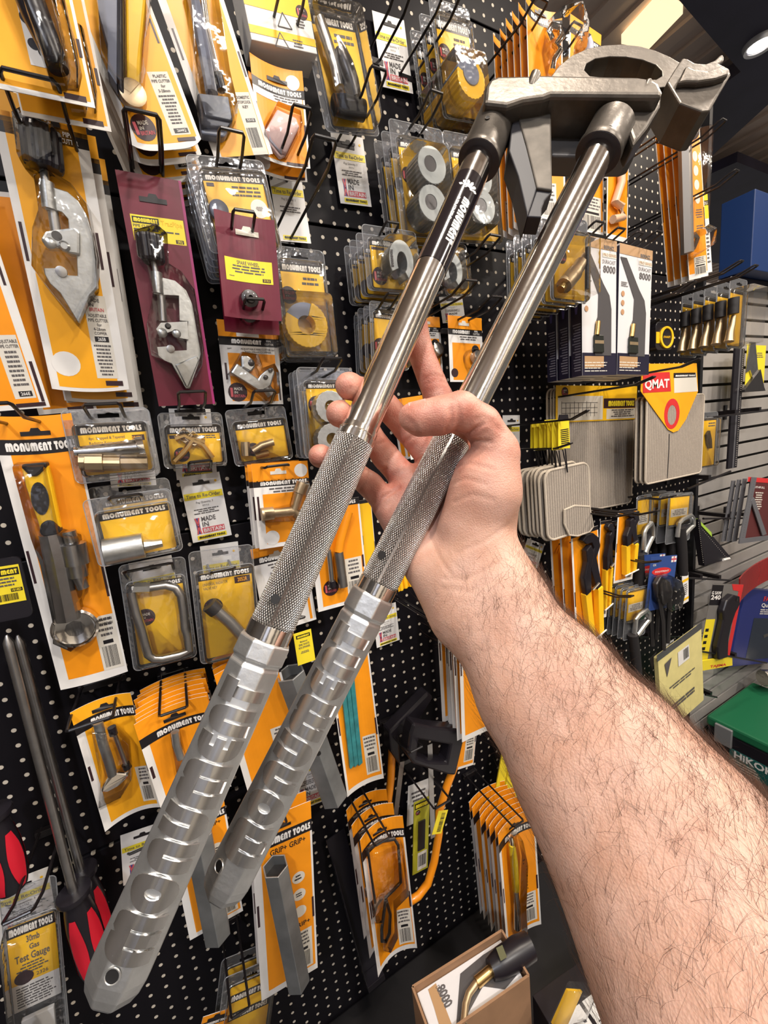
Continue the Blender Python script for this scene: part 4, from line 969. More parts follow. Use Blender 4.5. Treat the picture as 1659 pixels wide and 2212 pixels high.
c.disc(.80, .13, .010, WHITE, .0013); c.disc(.12, .87, .012, WHITE, .0013); c.rect(.55, .955, .96, .985, BRITDARK, .0013); c.done()
c.behind(1, .02, 'orange blade case card half hidden behind its twin', dz=-.006)
hook(Q('2', 455, 690)[0], .155, 'in front of the pink blade case card', w=.026)
hook(Q('2', 600, 890)[0], .235, 'longest bare one, hanging over the yellow wheel cutter pack', w=.030)
# clear pack with a grey nozzle tool
c = clamshell(Q('0', 655, -25, 786, 14, 800, 289, 689, 285), .075, 'tall clear pack with a black and steel blow-torch nozzle', ins=(.15, .16, .90, .95), band=(0, .09), deep=.032)
c.rod('nozzle_neck', STEEL, c.q('2', 560, 120, 610, 260, 660, 420, 690, 560, z=.015), .008, .015); c.rod('flame_tube', DARKST, c.q('2', 690, 330, 720, 430, 760, 540, 790, 640, z=.015), .012, .018, rad=[.010, .014, .013, .010]); c.rod('nozzle_cup', BLKPL, c.q('2', 650, 680, 720, 690, 840, 720, z=.015), .014, .018, 16, rad=[.013, .015, .014]); c.done()
# white reorder tags near the top
reorder_tag(Q('2', 905, 65, 1110, 140, 1155, 595, 960, 560), .010, 'white reorder tag highest on the board, beside the torch nozzle pack')
reorder_tag(Q('2', 640, 845, 845, 885, 890, 1325, 690, 1300), .010, 'white reorder tag hanging below the torch nozzle pack')
reorder_tag(Q('2', 245, 1070, 445, 1100, 505, 1560, 290, 1540), .012, 'white reorder tag without a flag below the pink blade case', low=False)
hook(Q('2', 945, 445)[0], .150, 'carrying only the reorder tag under the torch nozzle pack', w=.026); hook((880, -40), .13, 'carrying only the highest reorder tag', w=.026)
# maroon flexible-pipe cutter
c = Card('carded_pipe_cutter', 'tall maroon card with silver pipe cutter and black fluted knob', 'pipe cutter', [Q('1', 755, 1090)[0], Q('1', 1160, 1160)[0], Q('4', 1375, 1400)[0], Q('4', 1000, 1415)[0]], .10, .08)
c.sheet('backing_card', MAROON, th=.0008); c.sheet('magenta_edge', MAGENTA, .955, .0, 1, 1, z=.0009)
c.slot(.5, .10, .032, .009); c.rect(.10, .165, .93, .27, LEMON); c.rect(.12, .172, .53, .198, BLACK, .0012); c.logo('MONUMENT', .14, .51, .177, .193, LEMON); c.txt('TracPipe', .56, .90, .176, .196, YELLOW, .0013); c.txt('PIPE CUTTER', .12, .48, .203, .214, INK); c.para(.12, .22, .88, .245, 2, centre=False); c.para(.12, .252, .25, .262, 1, centre=False); c.rect(.76, .25, .89, .266, BRITDARK, .0012); c.txt('295Q', .785, .87, .2525, .2635, LEMON, .0014)
knob(c, c.px(*Q('4', 950, 312)[0], .02), c.px(*Q('4', 975, 490)[0], .02), .0155, .018)
c.rod('screw_rod', STEEL, c.q('4', 985, 490, 1000, 570, z=.018), .004, .018); c.rod('sleeve', ZINC, c.q('4', 1003, 560, 1012, 695, z=.018), .0068, .018, 16)
c.poly('cutter_body', ZINC, c.q('4', 1040, 590, 1120, 610, 1190, 670, 1230, 760, 1255, 900, 1285, 1080, 1270, 1140, 1250, 1200, 1215, 1300, 1190, 1300, 1100, 1140, 1050, 1120, 1015, 1090, 1005, 1035, 1085, 1030, 1110, 1060, 1195, 1055, 1195, 980, 1205, 870, 1150, 865, 1145, 705, 1050, 700, 985, 695, 980, 620, z=.02), .006, .019, bevel=.003)
c.poly('body_rib', ZINC, c.q('4', 1120, 1150, 1260, 1090, 1275, 1120, 1205, 1290, 1190, 1290, z=.02), .015, .021, bevel=.002)
c.rod('slide_screw', STEEL, c.q('4', 1030, 700, 1045, 870, z=.018), .005, .015)
ca = c.poly('roller_carriage', ZINC, c.q('4', 1030, 880, 1200, 872, 1206, 988, 1150, 978, 1110, 930, 1070, 945, 1020, 962, 1000, 920, z=.024), .008, .024, bevel=.003)
for x, y, r in ((1040, 945, .0058), (1130, 950, .0055), (1075, 902, .0038)): p = c.px(*Q('4', x, y)[0], .024); MB().lathe((p[0], p[1], .021), (0, 0, 1), [(0, r), (.004, r), (.0058, r*.6)], 18).build('roller', ZINC if r > .004 else DARKST, ca, smooth=True)
p = c.px(*Q('4', 1092, 1048)[0], .02); MB().lathe((p[0], p[1], .017), (0, 0, 1), [(0, .005), (.005, .005), (.0055, .003)], 16).build('cutting_wheel', STEEL, c.root, smooth=True)
c.blister(c.q('4', 860, 330, 1000, 290, 1070, 350, 1080, 540, 1160, 590, 1240, 700, 1300, 1080, 1290, 1180, 1215, 1325, 1180, 1320, 1080, 1170, 970, 1100, 940, 920, 980, 720, 940, 560, 880, 490), .034, .07); c.done()
hook(Q('1', 905, 725)[0], .17, 'threaded through the tall maroon card', w=.032)
# stacked spare-wheel clamshells
c = clamshell([Q('1', 1225, 1000)[0], Q('2', 220, 1030)[0], (604, 548), (441, 545)], .115, 'front clear pack of copper cutter spare wheel on yellow insert', ins=(.14, .18, .93, .93), band=(0, .10), deep=.014, code=(.04, .12, .16, .17), lines=3)
p = c.px(*Q('5', 215, 165)[0], .004); MB().lathe((p[0], p[1], .002), (0, 0, 1), [(0, .0125), (.006, .0125), (.008, .009)], 22).build('spare_wheel', GREYPL, c.root, smooth=True); c.disc(.80, .52, .012, WHITE, .0017); c.para(.75, .50, .86, .55, 4, z=.0019); c.done()
c.behind(5, .014, 'clear spare wheel pack stacked behind the front one', 'spare wheel packs on one hook', dz=-.003)
hook(Q('1', 1485, 842)[0], .165, 'through the stack of spare wheel packs', w=.030)
# maroon spare wheel
c = Card('carded_spare_wheel', 'small maroon card with a spare cutting wheel and yellow label', 'spare wheel', Q('5', 180, 165, 570, 210, 615, 860, 255, 850), .146, .138, bow=.004)
c.sheet('backing_card', MAROON, th=.0008); c.rect(.10, .415, .90, .635, LEMON, .0012); c.txt('SPARE WHEEL', .30, .68, .435, .47, INK, .0014); c.para(.13, .48, .87, .565, 3, z=.0014); c.para(.13, .585, .27, .60, 1, z=.0014); c.rect(.72, .585, .86, .62, BRITDARK, .0014); c.txt('311U', .74, .84, .59, .613, LEMON, .0016); c.slot(.52, .165, .030, .010, CREAM)
p = c.px(*Q('5', 415, 725)[0], .008); wh = MB().lathe((p[0], p[1], .004), (0, 0, 1), [(0, .0100), (.004, .0112), (.005, .0070), (.010, .0062), (.0102, .003), (.006, .0028)], 20).build('spare_wheel', DARKST, c.root, smooth=True)
c.blister([(p[0]+.013*math.cos(2*PI*i/20), p[1]+.013*math.sin(2*PI*i/20)) for i in range(20)], .014, .2); c.done()
cc = c.behind(1, .03, 'small maroon card behind the spare wheel card', dx=.004, dz=-.012)
hook(Q('5', 380, 172)[0], .170, 'on the small maroon spare wheel card', w=.027)
# 264Y adjustable cutter
c = Card('carded_pipe_cutter', 'small orange and white card with a tilted silver mini pipe cutter', 'pipe cutter', Q('5', 215, 860, 600, 890, 612, 1402, 245, 1402), .06, .055)
c.sheet('backing_card', WHITE, th=.0008); c.sheet('top_panel', ORANGE, 0, 0, 1, .215, z=.0009); c.band(.19, .29); c.logo('MONUMENT', .20, .70, .215, .268); c.txt('PIPE', .79, .87, .21, .232, WHITE, .0014); c.txt('CUTTER', .76, .91, .248, .27, WHITE, .0014); c.txt('264Y', .12, .2, .32, .335, INK); c.txt('ADJUSTABLE PIPE CUTTER for', .34, .92, .315, .337, INK); c.txt('3mm-28mm COPPER', .40, .86, .347, .367, INK)
c.sheet('printed_panel', ORANGE, .12, .38, .92, .96, z=.0009); c.slot(.48, .16, .034, .010, WHITE); c.badge(.22, .85, .0145, .0013)
c.poly('cutter_frame', ZINC, c.q('5', 330, 1140, 465, 1240, 480, 1215, 520, 1180, 560, 1165, 572, 1200, 545, 1290, 480, 1320, 290, 1200, z=.012), .003, .015, bevel=.002)
c.poly('wheel_arm', ZINC, c.q('5', 355, 1090, 400, 1090, 440, 1120, 450, 1160, 420, 1200, 360, 1170, z=.015), .006, .017, bevel=.003)
for x, y, r in ((422, 1138, .0050), (545, 1185, .0036), (515, 1230, .0036)): p = c.px(*Q('5', x, y)[0], .016); MB().lathe((p[0], p[1], .015), (0, 0, 1), [(0, r), (.003, r), (.004, r*.6)], 16).build('roller', DARKST, c.root, smooth=True)
c.rod('screw_knob', ZINC, c.q('5', 520, 1295, 555, 1340, z=.012), .008, .010, 12); c.blister(c.q('5', 350, 1075, 450, 1090, 480, 1180, 560, 1150, 590, 1210, 590, 1340, 510, 1390, 270, 1210), .022, .1); c.rect(.05, .5, .085, .7, BRITDARK); c.rect(.94, .7, .97, .95, BRITDARK); c.done()
hook(Q('5', 448, 735)[0], .155, 'in front of the spare wheel, above the mini pipe cutter', w=.026)
# yellow round cutter clamshell
c = clamshell(Q('5', 592, 395, 870, 420, 970, 1100, 622, 1092), .075, 'front clear pack with a yellow and grey round pipe cutter', ins=(.08, .14, .93, .95), band=(0, .10), deep=.012, lines=2, badge=(.12, .36, .013))
p = c.px(*Q('5', 770, 900)[0], .016)
def ring(c, p, ro, ri, z0, z1, m, name, a0=0, a1=2*PI, holes=True, n=30, bevel=.002, teeth=0):
    full = abs(a1-a0-2*PI) < 1e-3
    if full: pts = [(p[0]+(ro+(teeth if i % 2 else 0))*math.cos(2*PI*i/n), p[1]+(ro+(teeth if i % 2 else 0))*math.sin(2*PI*i/n)) for i in range(n)]; return c.poly(name, m, pts, z0, z1, [circle(p[0], p[1], ri, ri, 20)], bevel=bevel)
    pts = [(p[0]+(ro+(teeth if i % 2 else 0))*math.cos(a0+(a1-a0)*i/n), p[1]+(ro+(teeth if i % 2 else 0))*math.sin(a0+(a1-a0)*i/n)) for i in range(n+1)]+[(p[0]+ri*math.cos(a1+(a0-a1)*i/n), p[1]+ri*math.sin(a1+(a0-a1)*i/n)) for i in range(n+1)]
    return c.poly(name, m, pts, z0, z1, bevel=bevel)
ring(c, p, .034, .014, .004, .024, YELLOW, 'yellow_ring', math.radians(150), math.radians(430), n=48, teeth=.001, bevel=.0015); ring(c, p, .0335, .014, .003, .021, GREYPL, 'grey_segment', math.radians(70), math.radians(150), n=14); c.blister(rrect(p[0]-.046, p[1]-.050, p[0]+.046, p[1]+.048, .008), .034, .06, 'inner_shell', CLAM); c.done()
c.behind(1, .03, 'clear yellow cutter pack behind the front one', 'yellow round cutter packs', dz=-.002)
# deep clear pack with silver cutters below it
c = clamshell(Q('o', 215, 525, 890, 525, 960, 1560, 330, 1600), .105, 'front clear pack with two silver disc cutters by the fingertips', ins=(.13, .17, .95, .97), band=(0, .075), deep=.022, badge=(.20, .30, .0145), lines=0)
for (x, y) in ((600, 1000), (620, 1380)): p = c.px(*Q('o', x, y)[0], .016); ring(c, p, .024, .010, .004, .030, ZINC, 'disc_cutter', n=40, teeth=.0008)
c.done(); c.behind(2, .024, 'clear disc cutter pack behind the fingertips stack front', 'disc cutter packs by the fingertips')
hook(Q('o', 660, 420)[0], .165, 'above the disc cutter packs by the fingertips', w=.030)
# ---- middle and lower left
c = orange_card(Q('0', -18, 903, 152, 896, 279, 1452, 128, 1494), .095, 'long orange card with a yellow-handled radiator ratchet wrench', 'carded_ratchet_wrench', db=.075, band_v=(.075, .125), border=.14, head=('MONUMENT TOOLS', .10, .98), lab=(.66, .74, .97, .965), curve=-.006)
c.txt('RADIATOR', .70, .93, .75, .762, BLACK, .0014); c.txt('STEP WRENCH', .69, .94, .768, .78, BLACK, .0014)
c.rod('ratchet_shaft', STEEL, c.q('6', 320, 900, 360, 1050, 400, 1250, 440, 1440, z=.012), .012, .012, 8, rad=[.012, .0135, .0135, .0155])
c.poly('grip', YELLOW, c.q('6', 130, 460, 300, 445, 330, 560, 385, 860, 390, 890, 260, 900, 240, 830, 160, 600, z=.018), .003, .019, bevel=.005)
c.poly('grip_cap', RUBBER, c.q('6', 130, 455, 300, 440, 300, 470, 240, 530, 190, 530, 140, 480, z=.021), .005, .022, bevel=.003); c.poly('grip_inlay', RUBBER, [c.px(*Q('6', 255+58*math.cos(a)+8*math.sin(a), 672+104*math.sin(a)+10*math.cos(a))[0], .02) for a in [2*PI*i/22 for i in range(22)]], .017, .0205); c.poly('grip_collar', RUBBER, c.q('6', 260, 835, 300, 810, 340, 815, 388, 870, 385, 895, 270, 915, 250, 890, z=.021), .005, .022, bevel=.003)
p = c.px(*Q('6', 480, 1505)[0], .016); MB().lathe((p[0], p[1], .004), (0, 0, 1), [(0, .0268), (.012, .0268), (.014, .024), (.012, .021)], 30).build('ratchet_head', CHROME, c.root, smooth=True); MB().lathe((p[0], p[1], .006), (0, 0, 1), [(0, .0225), (.0085, .0225), (.009, .012), (.006, .0115)], 24).build('ratchet_face', DARKST, c.root, smooth=True); MB().lathe((p[0], p[1], .013), (0, 0, 1), [(0, .0125), (.003, .0115)], 8).build('drive_square', STEEL, c.root)
c.rod('step_key', STEEL, c.q('6', 440, 880, 460, 950, 465, 960, 490, 1090, 490, 1095, 505, 1170, 505, 1175, 535, 1245, z=.012), .01, .012, 12, rad=[.008, .008, .015, .015, .011, .011, .0075, .007]); c.blister(c.q('6', 115, 440, 310, 430, 400, 860, 520, 900, 560, 1100, 560, 1250, 520, 1300, 560, 1450, 590, 1530, 480, 1610, 370, 1560, 370, 1430, 290, 1050, 230, 880), .030, .06); c.done()
hook((-20, 875), .19, 'reaching out over the ratchet wrench card', w=.032)
c = clamshell(Q('6', 375, 115, 930, 85, 1035, 525, 500, 575), .095, 'wide clear pack with stepped and tapered steel radiator keys', ins=(.13, .22, .92, .90), band=(0, .18), deep=.020, lines=0, code=(.78, .24, .97, .36))
c.txt('2049H', .745, .865, .40, .435, AMBER, .0018); c.txt('4pc. Stepped & Tapered', .24, .66, .375, .415, INK, .0017, 0); c.txt('Radiator Keys', .24, .50, .44, .48, INK, .0017, 0)
c.rod('tapered_key', CHROME, c.q('6', 478, 375, 690, 362, 880, 350, 885, 345, 925, 340, z=.012), .01, .012, 14, rad=[.0065, .0095, .0125, .0145, .0145]); c.rod('stepped_key', DULLBRASS, c.q('6', 510, 440, 545, 440, 550, 445, 660, 445, 665, 446, 770, 447, 775, 447, 945, 446, z=.012), .01, .012, 8, rad=[.011, .011, .012, .012, .010, .010, .0085, .0085]); c.done()
c.behind(1, .028, 'clear steel radiator key pack behind the front one', 'stepped radiator key packs'); hook(Q('6', 650, 75)[0], .14, 'through the wide radiator key packs', w=.038)
c = clamshell(Q('6', 510, 690, 1085, 605, 1175, 1000, 650, 1110), .12, 'wide clear pack with a single zinc cylinder key', ins=(.13, .22, .93, .93), band=(0, .16), deep=.020, lines=0)
c.rod('key_barrel', ZINC, c.q('6', 672, 1015, 920, 970, z=.013), .0175, .014, 18, rad=[.0175, .0168]); c.rod('key_neck', ZINC, c.q('6', 925, 972, 1000, 962, 1040, 955, z=.013), .006, .014, 8, rad=[.008, .006, .0055]); c.done()
c.behind(1, .05, 'clear zinc cylinder key pack set back on the same hook', 'zinc cylinder key packs', dz=.012); hook(Q('6', 800, 662)[0], .128, 'through the zinc cylinder key packs', w=.036)
reorder_tag(Q('6', 690, 350, 985, 340, 990, 588, 700, 602), .012, 'white reorder tag mostly hidden behind the radiator key packs')
reorder_tag(Q('0', 365, 884, 454, 882, 470, 1033, 381, 1036), .010, 'white reorder tag behind the brass bleed key pack')
c = clamshell(Q('6', 1005, 130, 1420, 120, 1450, 460, 1055, 480), .05, 'small clear pack with two crossed brass bleed keys', ins=(.11, .24, .93, .93), band=(0, .20), deep=.014, lines=2, code=(.03, .23, .2, .32), badge=(.22, .75, .011))
for pts in ((1120, 290, 1180, 270, 1300, 330, 1360, 412), (1310, 310, 1240, 290, 1180, 370, 1115, 435)):
    c.rod('bleed_key', BRASS, c.q('6', *pts, z=.007), .0042, .007, 6)
    a = c.q('6', *pts[:4], z=.007); ring(c, a[1], .0125, .008, .004, .009, DULLBRASS, 'key_bow', n=4, bevel=.001)
c.done(); hook(Q('6', 1230, -5)[0], .13, 'through the small brass bleed key pack', w=.034)
c = clamshell(Q('0', 489, 887, 617, 876, 630, 990, 505, 1009), .05, 'small clear pack with a knot of brass fittings', ins=(.11, .24, .93, .93), band=(0, .18), deep=.014, lines=0, badge=(.28, .72, .011))
c.rod('brass_tee', DULLBRASS, c.q('0', 530, 955, 532, 985, z=.008), .007, .008, 10); c.rod('brass_elbow', DULLBRASS, c.q('0', 545, 975, 565, 962, 590, 955, z=.008), .006, .009, 10); c.rod('brass_spigot', BRASS, c.q('0', 552, 985, 580, 978, z=.008), .005, .007, 10); c.done(); hook(Q('5', 510, 1322)[0], .15, 'through the brass fittings pack', w=.030)
reorder_tag(Q('6', 1155, 545, 1410, 490, 1475, 915, 1225, 950), .012, 'white reorder tag on its own below the bleed key pack, ringed by a hook'); hook(Q('6', 1282, 440)[0], .10, 'holding only the lone reorder tag', w=.030)
reorder_tag([Q('6', 820, 1090)[0], Q('6', 1100, 1030)[0], (398, 1340), (310, 1362)], .012, 'white reorder tag behind the bent steel pipe pack'); reorder_tag([Q('6', 1265, 985)[0], Q('6', 1505, 945)[0], (535, 1320), (455, 1335)], .012, 'white reorder tag behind the valve key pack')
c = clamshell([Q('6', 740, 1110)[0], Q('6', 1170, 1040)[0], Q('c', 1270, 200)[0], Q('c', 875, 290)[0]], .075, 'clear pack with a C-shaped bent steel key', ins=(.10, .19, .92, .95), band=(0, .075), deep=.016, lines=0, badge=(.22, .42, .013))
P_ = c.q('6', 860, 1245, 955, 1243, 1060, 1228, 1120, 1245, 1155, 1290, 1170, 1380, 1180, 1500, z=.012)+c.q('c', 1195, 60, 1210, 160, 1150, 190, 1040, 215, 985, 215, 950, 190, 930, 120, 905, 20, z=.012)+c.q('6', 870, 1400, 840, 1270, z=.012)
c.rod('bent_key', STEEL, P_, .0066, .012, 10); c.rod('hex_tip', ZINC, c.q('6', 858, 1246, 958, 1243, z=.012), .008, .012, 6); c.done(); hook(Q('6', 950, 1120)[0], .10, 'bent into a V over the C-shaped key pack', w=.060, rise=.02)
c = clamshell([Q('6', 1190, 1020)[0], Q('6', 1600, 965)[0], (568, 1402), Q('c', 1300, 250)[0]], .08, 'clear pack with a slanted steel radiator valve key', ins=(.10, .20, .95, .96), band=(0, .08), deep=.016, lines=0, code=(.66, .09, .96, .17), badge=(.22, .40, .014))
c.txt('UNIVERSAL RADIATOR', .16, .55, .285, .31, INK, .0017, 0); c.txt('VALVE KEY', .16, .38, .32, .345, INK, .0017, 0); c.txt('2052R', .71, .87, .28, .315, AMBER, .0019)
c.rod('valve_key', STEEL, c.q('6', 1360, 1365, 1470, 1460, 1560, 1560, z=.012), .0095, .012, 10); c.rod('key_collar', DARKST, c.q('6', 1340, 1350, 1385, 1390, z=.012), .0125, .012, 10); c.done(); hook(Q('6', 1430, 1135)[0], .11, 'through the slanted valve key pack', w=.034)
# orange cards lower left
c = orange_card(Q('c', 430, 565, 850, 430, 1010, 1165, 690, 1320), .09, 'curved orange card with a chrome basin key and black-tipped pin', 'carded_basin_key', bow=.010, band_v=(.10, .185), border=.12, panel=AMBER, lab=(.72, .62, .98, .93), head=('MONUMENT TOOLS', .24, .98))
c.rod('key_shaft', GALV, c.q('c', 620, 650, 650, 780, 690, 900, 715, 990, z=.016), .0062, .018, 10); c.poly('key_foot', CHROME, c.q('c', 700, 985, 740, 985, 800, 990, 825, 965, 815, 1010, 760, 1070, 680, 1105, 640, 1100, 650, 1070, z=.022), .012, .021, bevel=.002)
c.rod('tommy_bar', STEEL, c.q('c', 715, 690, 810, 940, z=.016), .003, .018); c.rod('bar_end', BLKPL, c.q('c', 708, 680, 722, 728, z=.016), .0055, .018); c.rod('bar_end', BLKPL, c.q('c', 800, 915, 815, 945, z=.016), .0055, .018); c.blister(c.q('c', 590, 640, 740, 650, 830, 730, 850, 960, 780, 1080, 640, 1120, 650, 950), .022, .08, z=.004); c.done()
hook(Q('c', 575, 640)[0], .125, 'splayed over the basin key card', w=.052, rise=-.004)
c = orange_card([Q('c', 870, 620)[0], Q('c', 1310, 470)[0], (505, 1700), (349, 1768)], .12, 'front orange card of the thick stack with a chrome spindle', 'carded_spindle', bow=.010, band_v=(.16, .25), border=.10, lab=None, head=('MONUMENT TOOLS', .22, .99))
c.rod('spindle', ZINC, c.q('c', 1120, 710, 1130, 790, 1160, 880, z=.012), .006, .014, 10); c.blister(c.q('c', 1085, 700, 1150, 690, 1200, 900, 1130, 960), .016); c.done()
c.behind(7, .0115, 'orange spindle card stacked behind the front card', 'thick stack of orange spindle cards', dz=.001, rot=.02); hook(Q('c', 1110, 560)[0], .135, 'through the thick stack of orange spindle cards', w=.036, rise=.0)
c = orange_card(Q('0', 462, 1452, 596, 1412, 660, 1660, 535, 1712), .10, 'orange card of the stack seen between the two handles', 'carded_spindle', bow=.008, lab=(.6, .6, .95, .9)); c.done(); c.behind(3, .018, 'orange card behind the one between the handles', 'orange cards seen between the handles')
reorder_tag([Q('c', 735, 1370)[0], Q('c', 990, 1270)[0], (375, 1872), (278, 1905)], .015, 'white reorder tag low on the board beside the long handle'); hook((306, 1835), .02, 'empty, lowest beside the long handle', w=.04, rise=0)
# gas test gauge pack
reorder_tag(Q('0', -25, 1922, 97, 1873, 131, 1993, 5, 2045), .012, 'white reorder tag behind the gas test gauge pack')
c = clamshell(Q('0', -28, 1942, 92, 1897, 178, 2235, 62, 2292), .07, 'clear tube pack with yellow gas test gauge insert', ins=(.05, .20, .92, .68), band=(0, .13), deep=.030, lines=0, cat='gas gauge', name='gas_test_gauge_pack', box=(.03, .18, .97, .98))
c.txt('30mb', .38, .62, .275, .31, INK, .0018, .02); c.txt('Gas', .42, .60, .325, .355, INK, .0018, .02); c.txt('Test Gauge', .15, .78, .37, .41, INK, .0018, .02); c.para(.15, .425, .75, .49, 4, z=.0018); c.rect(.05, .53, .92, .68, WHITE, .0017); c.para(.12, .55, .86, .67, 8, z=.0019, centre=False); c.disc(.28, .50, .011, BRITDARK, .0019); c.txt('2326', .50, .72, .495, .515, INK, .0018, .01); c.poly('gauge_board', WHITE, [c.f(.2, .95), c.f(.8, .95), c.f(.8, .7), c.f(.2, .7)], .006, .012, bevel=.001); c.done()
hook((38, 1985), .16, 'in front of the gas test gauge pack', w=.030)
# long screwdrivers with red and black handles
def screwdriver(p_tip, p_collar, p_end, d, label):
    a, b, e = W(*p_tip, d), W(*p_collar, d), W(*p_end, d); ax = (e-b).normalized()
    t = thing('long_screwdriver', label, 'screwdriver', Matrix.Translation(e), 'long red-handled screwdrivers'); O = e
    MB().lathe(a-O, (b-a), [(0, .0015), (.01, .0058), (.02, .006), ((b-a).length, .006)], 12).build('shaft', STEEL, t, smooth=True)
    L = (e-b).length; MB().lathe(b-O, ax, [(-.006, .010), (-.004, .021), (0, .022), (.004, .021), (.006, .014)], 24).build('collar', BLKPL, t, smooth=True)
    MB().lathe(b-O, ax, [(.004, .014), (.02, .0165), (.05, .020), (L*.6, .0205), (L*.85, .0195), (L*.97, .016), (L, .009)], 20).build('handle', BLKPL, t, smooth=True)
    u, w_ = perp(ax); REDP = mat('red_grip', (.60, .012, .03), .4)
    for k_ in range(5):
        a0 = 2*PI*k_/5+.3; vs_ = []; nr = 9
        for i in range(nr):
            s_ = .028+(L*.93-.028)*i/(nr-1); wd2 = .42*math.sin(PI*(.12+.80*i/(nr-1)))+.06; rr = np.interp(s_, [.02, .05, L*.6, L*.85, L*.97], [.0170, .0206, .0213, .0204, .0170])
            vs_ += [b-O+ax*s_+(u*math.cos(a0+q_)+w_*math.sin(a0+q_))*rr for q_ in (-wd2, -wd2*.33, wd2*.33, wd2)]
        mb = MB(); mb.add(vs_, [(i*4+j, i*4+j+1, (i+1)*4+j+1, (i+1)*4+j) for i in range(nr-1) for j in range(3)]); mb.build('red_grip_panel', REDP, t, smooth=True)
    return t
screwdriver((14, 1372), (160, 1930), (212, 2105), .085, 'front long steel screwdriver with red and black handle hung blade up')
screwdriver((38, 1372), (176, 1886), (228, 2060), .036, 'long steel screwdriver half hidden behind its twin')
screwdriver((-95, 1300), (-18, 1760), (30, 1920), .075, 'red and black screwdriver handle with its shaft out of view')
c = Card('driver_holder', 'black hanger with a yellow barcode label above the screwdrivers', 'hanger', Q('0', -30, 1212, 52, 1198, 66, 1330, -20, 1345), .09)
c.sheet('holder_plate', BLKPL, th=.004, r=.006); c.rect(.0, .12, .93, .72, LEMON, .0048); c.rect(.0, .16, .90, .28, BLACK, .005); c.logo('MENT', .45, .86, .185, .255, LEMON, .0053); c.para(.2, .31, .85, .47, 3, z=.0052); c.rect(.60, .49, .9, .545, BLACK, .0052); c.txt('1818D', .63, .87, .498, .535, LEMON, .0055); c.bars(.1, .57, .75, .68, z=.0052); c.done()
# ------------------------------------------------------------------ goods in the middle of the board
def small_card(quad, d, label, band=(.19, .28), side=True, db=None, name='carded_pipe_cutter', cat='pipe cutter', head='MONUMENT', pan=(.10, .40, .93, .97), bow=0):
    c = Card(name, label, cat, quad, d, db, None, bow)
    c.sheet('backing_card', WHITE, th=.0008); c.sheet('top_panel', ORANGE, 0, 0, 1, band[0]+.01, z=.0009); c.band(*band); dv = band[1]-band[0]
    c.logo(head, .12, .62 if side else .95, band[0]+.2*dv, band[1]-.2*dv)
    if side: c.txt('PIPE', .76, .86, band[0]+.12*dv, band[0]+.42*dv, WHITE, .0014); c.txt('CUTTER', .72, .92, band[0]+.55*dv, band[0]+.85*dv, WHITE, .0014)
    c.para(.25, band[1]+.02, .9, band[1]+.09, 2); c.sheet('printed_panel', ORANGE, *pan, z=.0009); c.slot(.45, .12, .026, .008, CREAM); return c
def cyl_pack(quad, d, label, spots, r=.028, deep=.042, face=None, n=1, **k):
    """clear pack of round ribbed tube cutters: ribbed barrel, pale face, dark bore"""
    c = clamshell(quad, d, label, deep=.012, **k); fm = face or mat('pale_cutter_face', (.50, .52, .50), .45, .3)
    for sp in spots:
        p = c.px(*sp, deep)
        pts = [(p[0]+r*(1 if i % 2 else .965)*math.cos(2*PI*i/56), p[1]+r*(1 if i % 2 else .965)*math.sin(2*PI*i/56)) for i in range(56)]
        ba = c.poly('cutter_barrel', mat('ribbed_grey', (.24, .25, .25), .4, .3), pts, .003, deep-.001, bevel=0)
        c.poly('cutter_face', fm, circle(p[0], p[1], r*.97, r*.97, 28), deep-.001, deep, [circle(p[0]-r*.12, p[1]+r*.05, r*.42, r*.42, 16)], bevel=.0006)
        c.poly('cutter_bore', DARKST, circle(p[0]-r*.12, p[1]+r*.05, r*.43, r*.43, 16), deep-.010, deep-.0008)
    xs_ = [c.px(*sp, deep) for sp in spots]; x0, x1 = min(p[0] for p in xs_)-r*1.18, max(p[0] for p in xs_)+r*1.18; y0, y1 = min(p[1] for p in xs_)-r*1.18, max(p[1] for p in xs_)+r*1.18
    c.blister(rrect(x0, y0, x1, y1, r*.4), deep+.004, .06, 'inner_shell', CLAM); return c
# yellow and grey tube slice at the top
c = clamshell(Q('2', 1285, 0, 1555, 70, 1560, 800, 1330, 740), .085, 'front clear pack with a yellow and blue-grey ratchet pipe slice', ins=(.10, .16, .92, .96), band=(0, .11), deep=.012, badge=(.16, .34, .013), lines=2)
p = c.px(*Q('2', 1535, 500)[0], .045)
for nm, m_, a0, a1 in (('yellow_half', YELLOW, 155, 415), ('grey_half', GREYPL, 55, 155)):
    pts = [(p[0]+.030*(1 if i % 2 else .96)*math.cos(math.radians(a0+(a1-a0)*i/36)), p[1]+.030*(1 if i % 2 else .96)*math.sin(math.radians(a0+(a1-a0)*i/36))) for i in range(37)]+[(p[0], p[1])]
    c.poly(nm, m_, pts, .003, .045, bevel=.001)
c.poly('slice_hub', GREYPL, circle(p[0], p[1]+.006, .017, .017, 20), .010, .047, bevel=.002); c.blister(rrect(p[0]-.036, p[1]-.042, p[0]+.036, p[1]+.040, .008), .05, .06, 'inner_shell', CLAM); c.done()
c.behind(2, .029, 'clear pipe slice pack behind the front one', 'ratchet pipe slice packs', drop=('slice_hub',)); hook((985, -28), .16, 'through the ratchet pipe slice packs', w=.028)
c = cyl_pack(Q('2', 1030, 770, 1340, 830, 1420, 1540, 1065, 1500), .10, 'front clear pack with two pale round tube cutters left of the black-labelled handle', Q('2', 1285, 1055, 1290, 1300), ins=(.12, .17, .95, .97), band=(0, .07), badge=(.14, .36, .0125), lines=0); c.done()
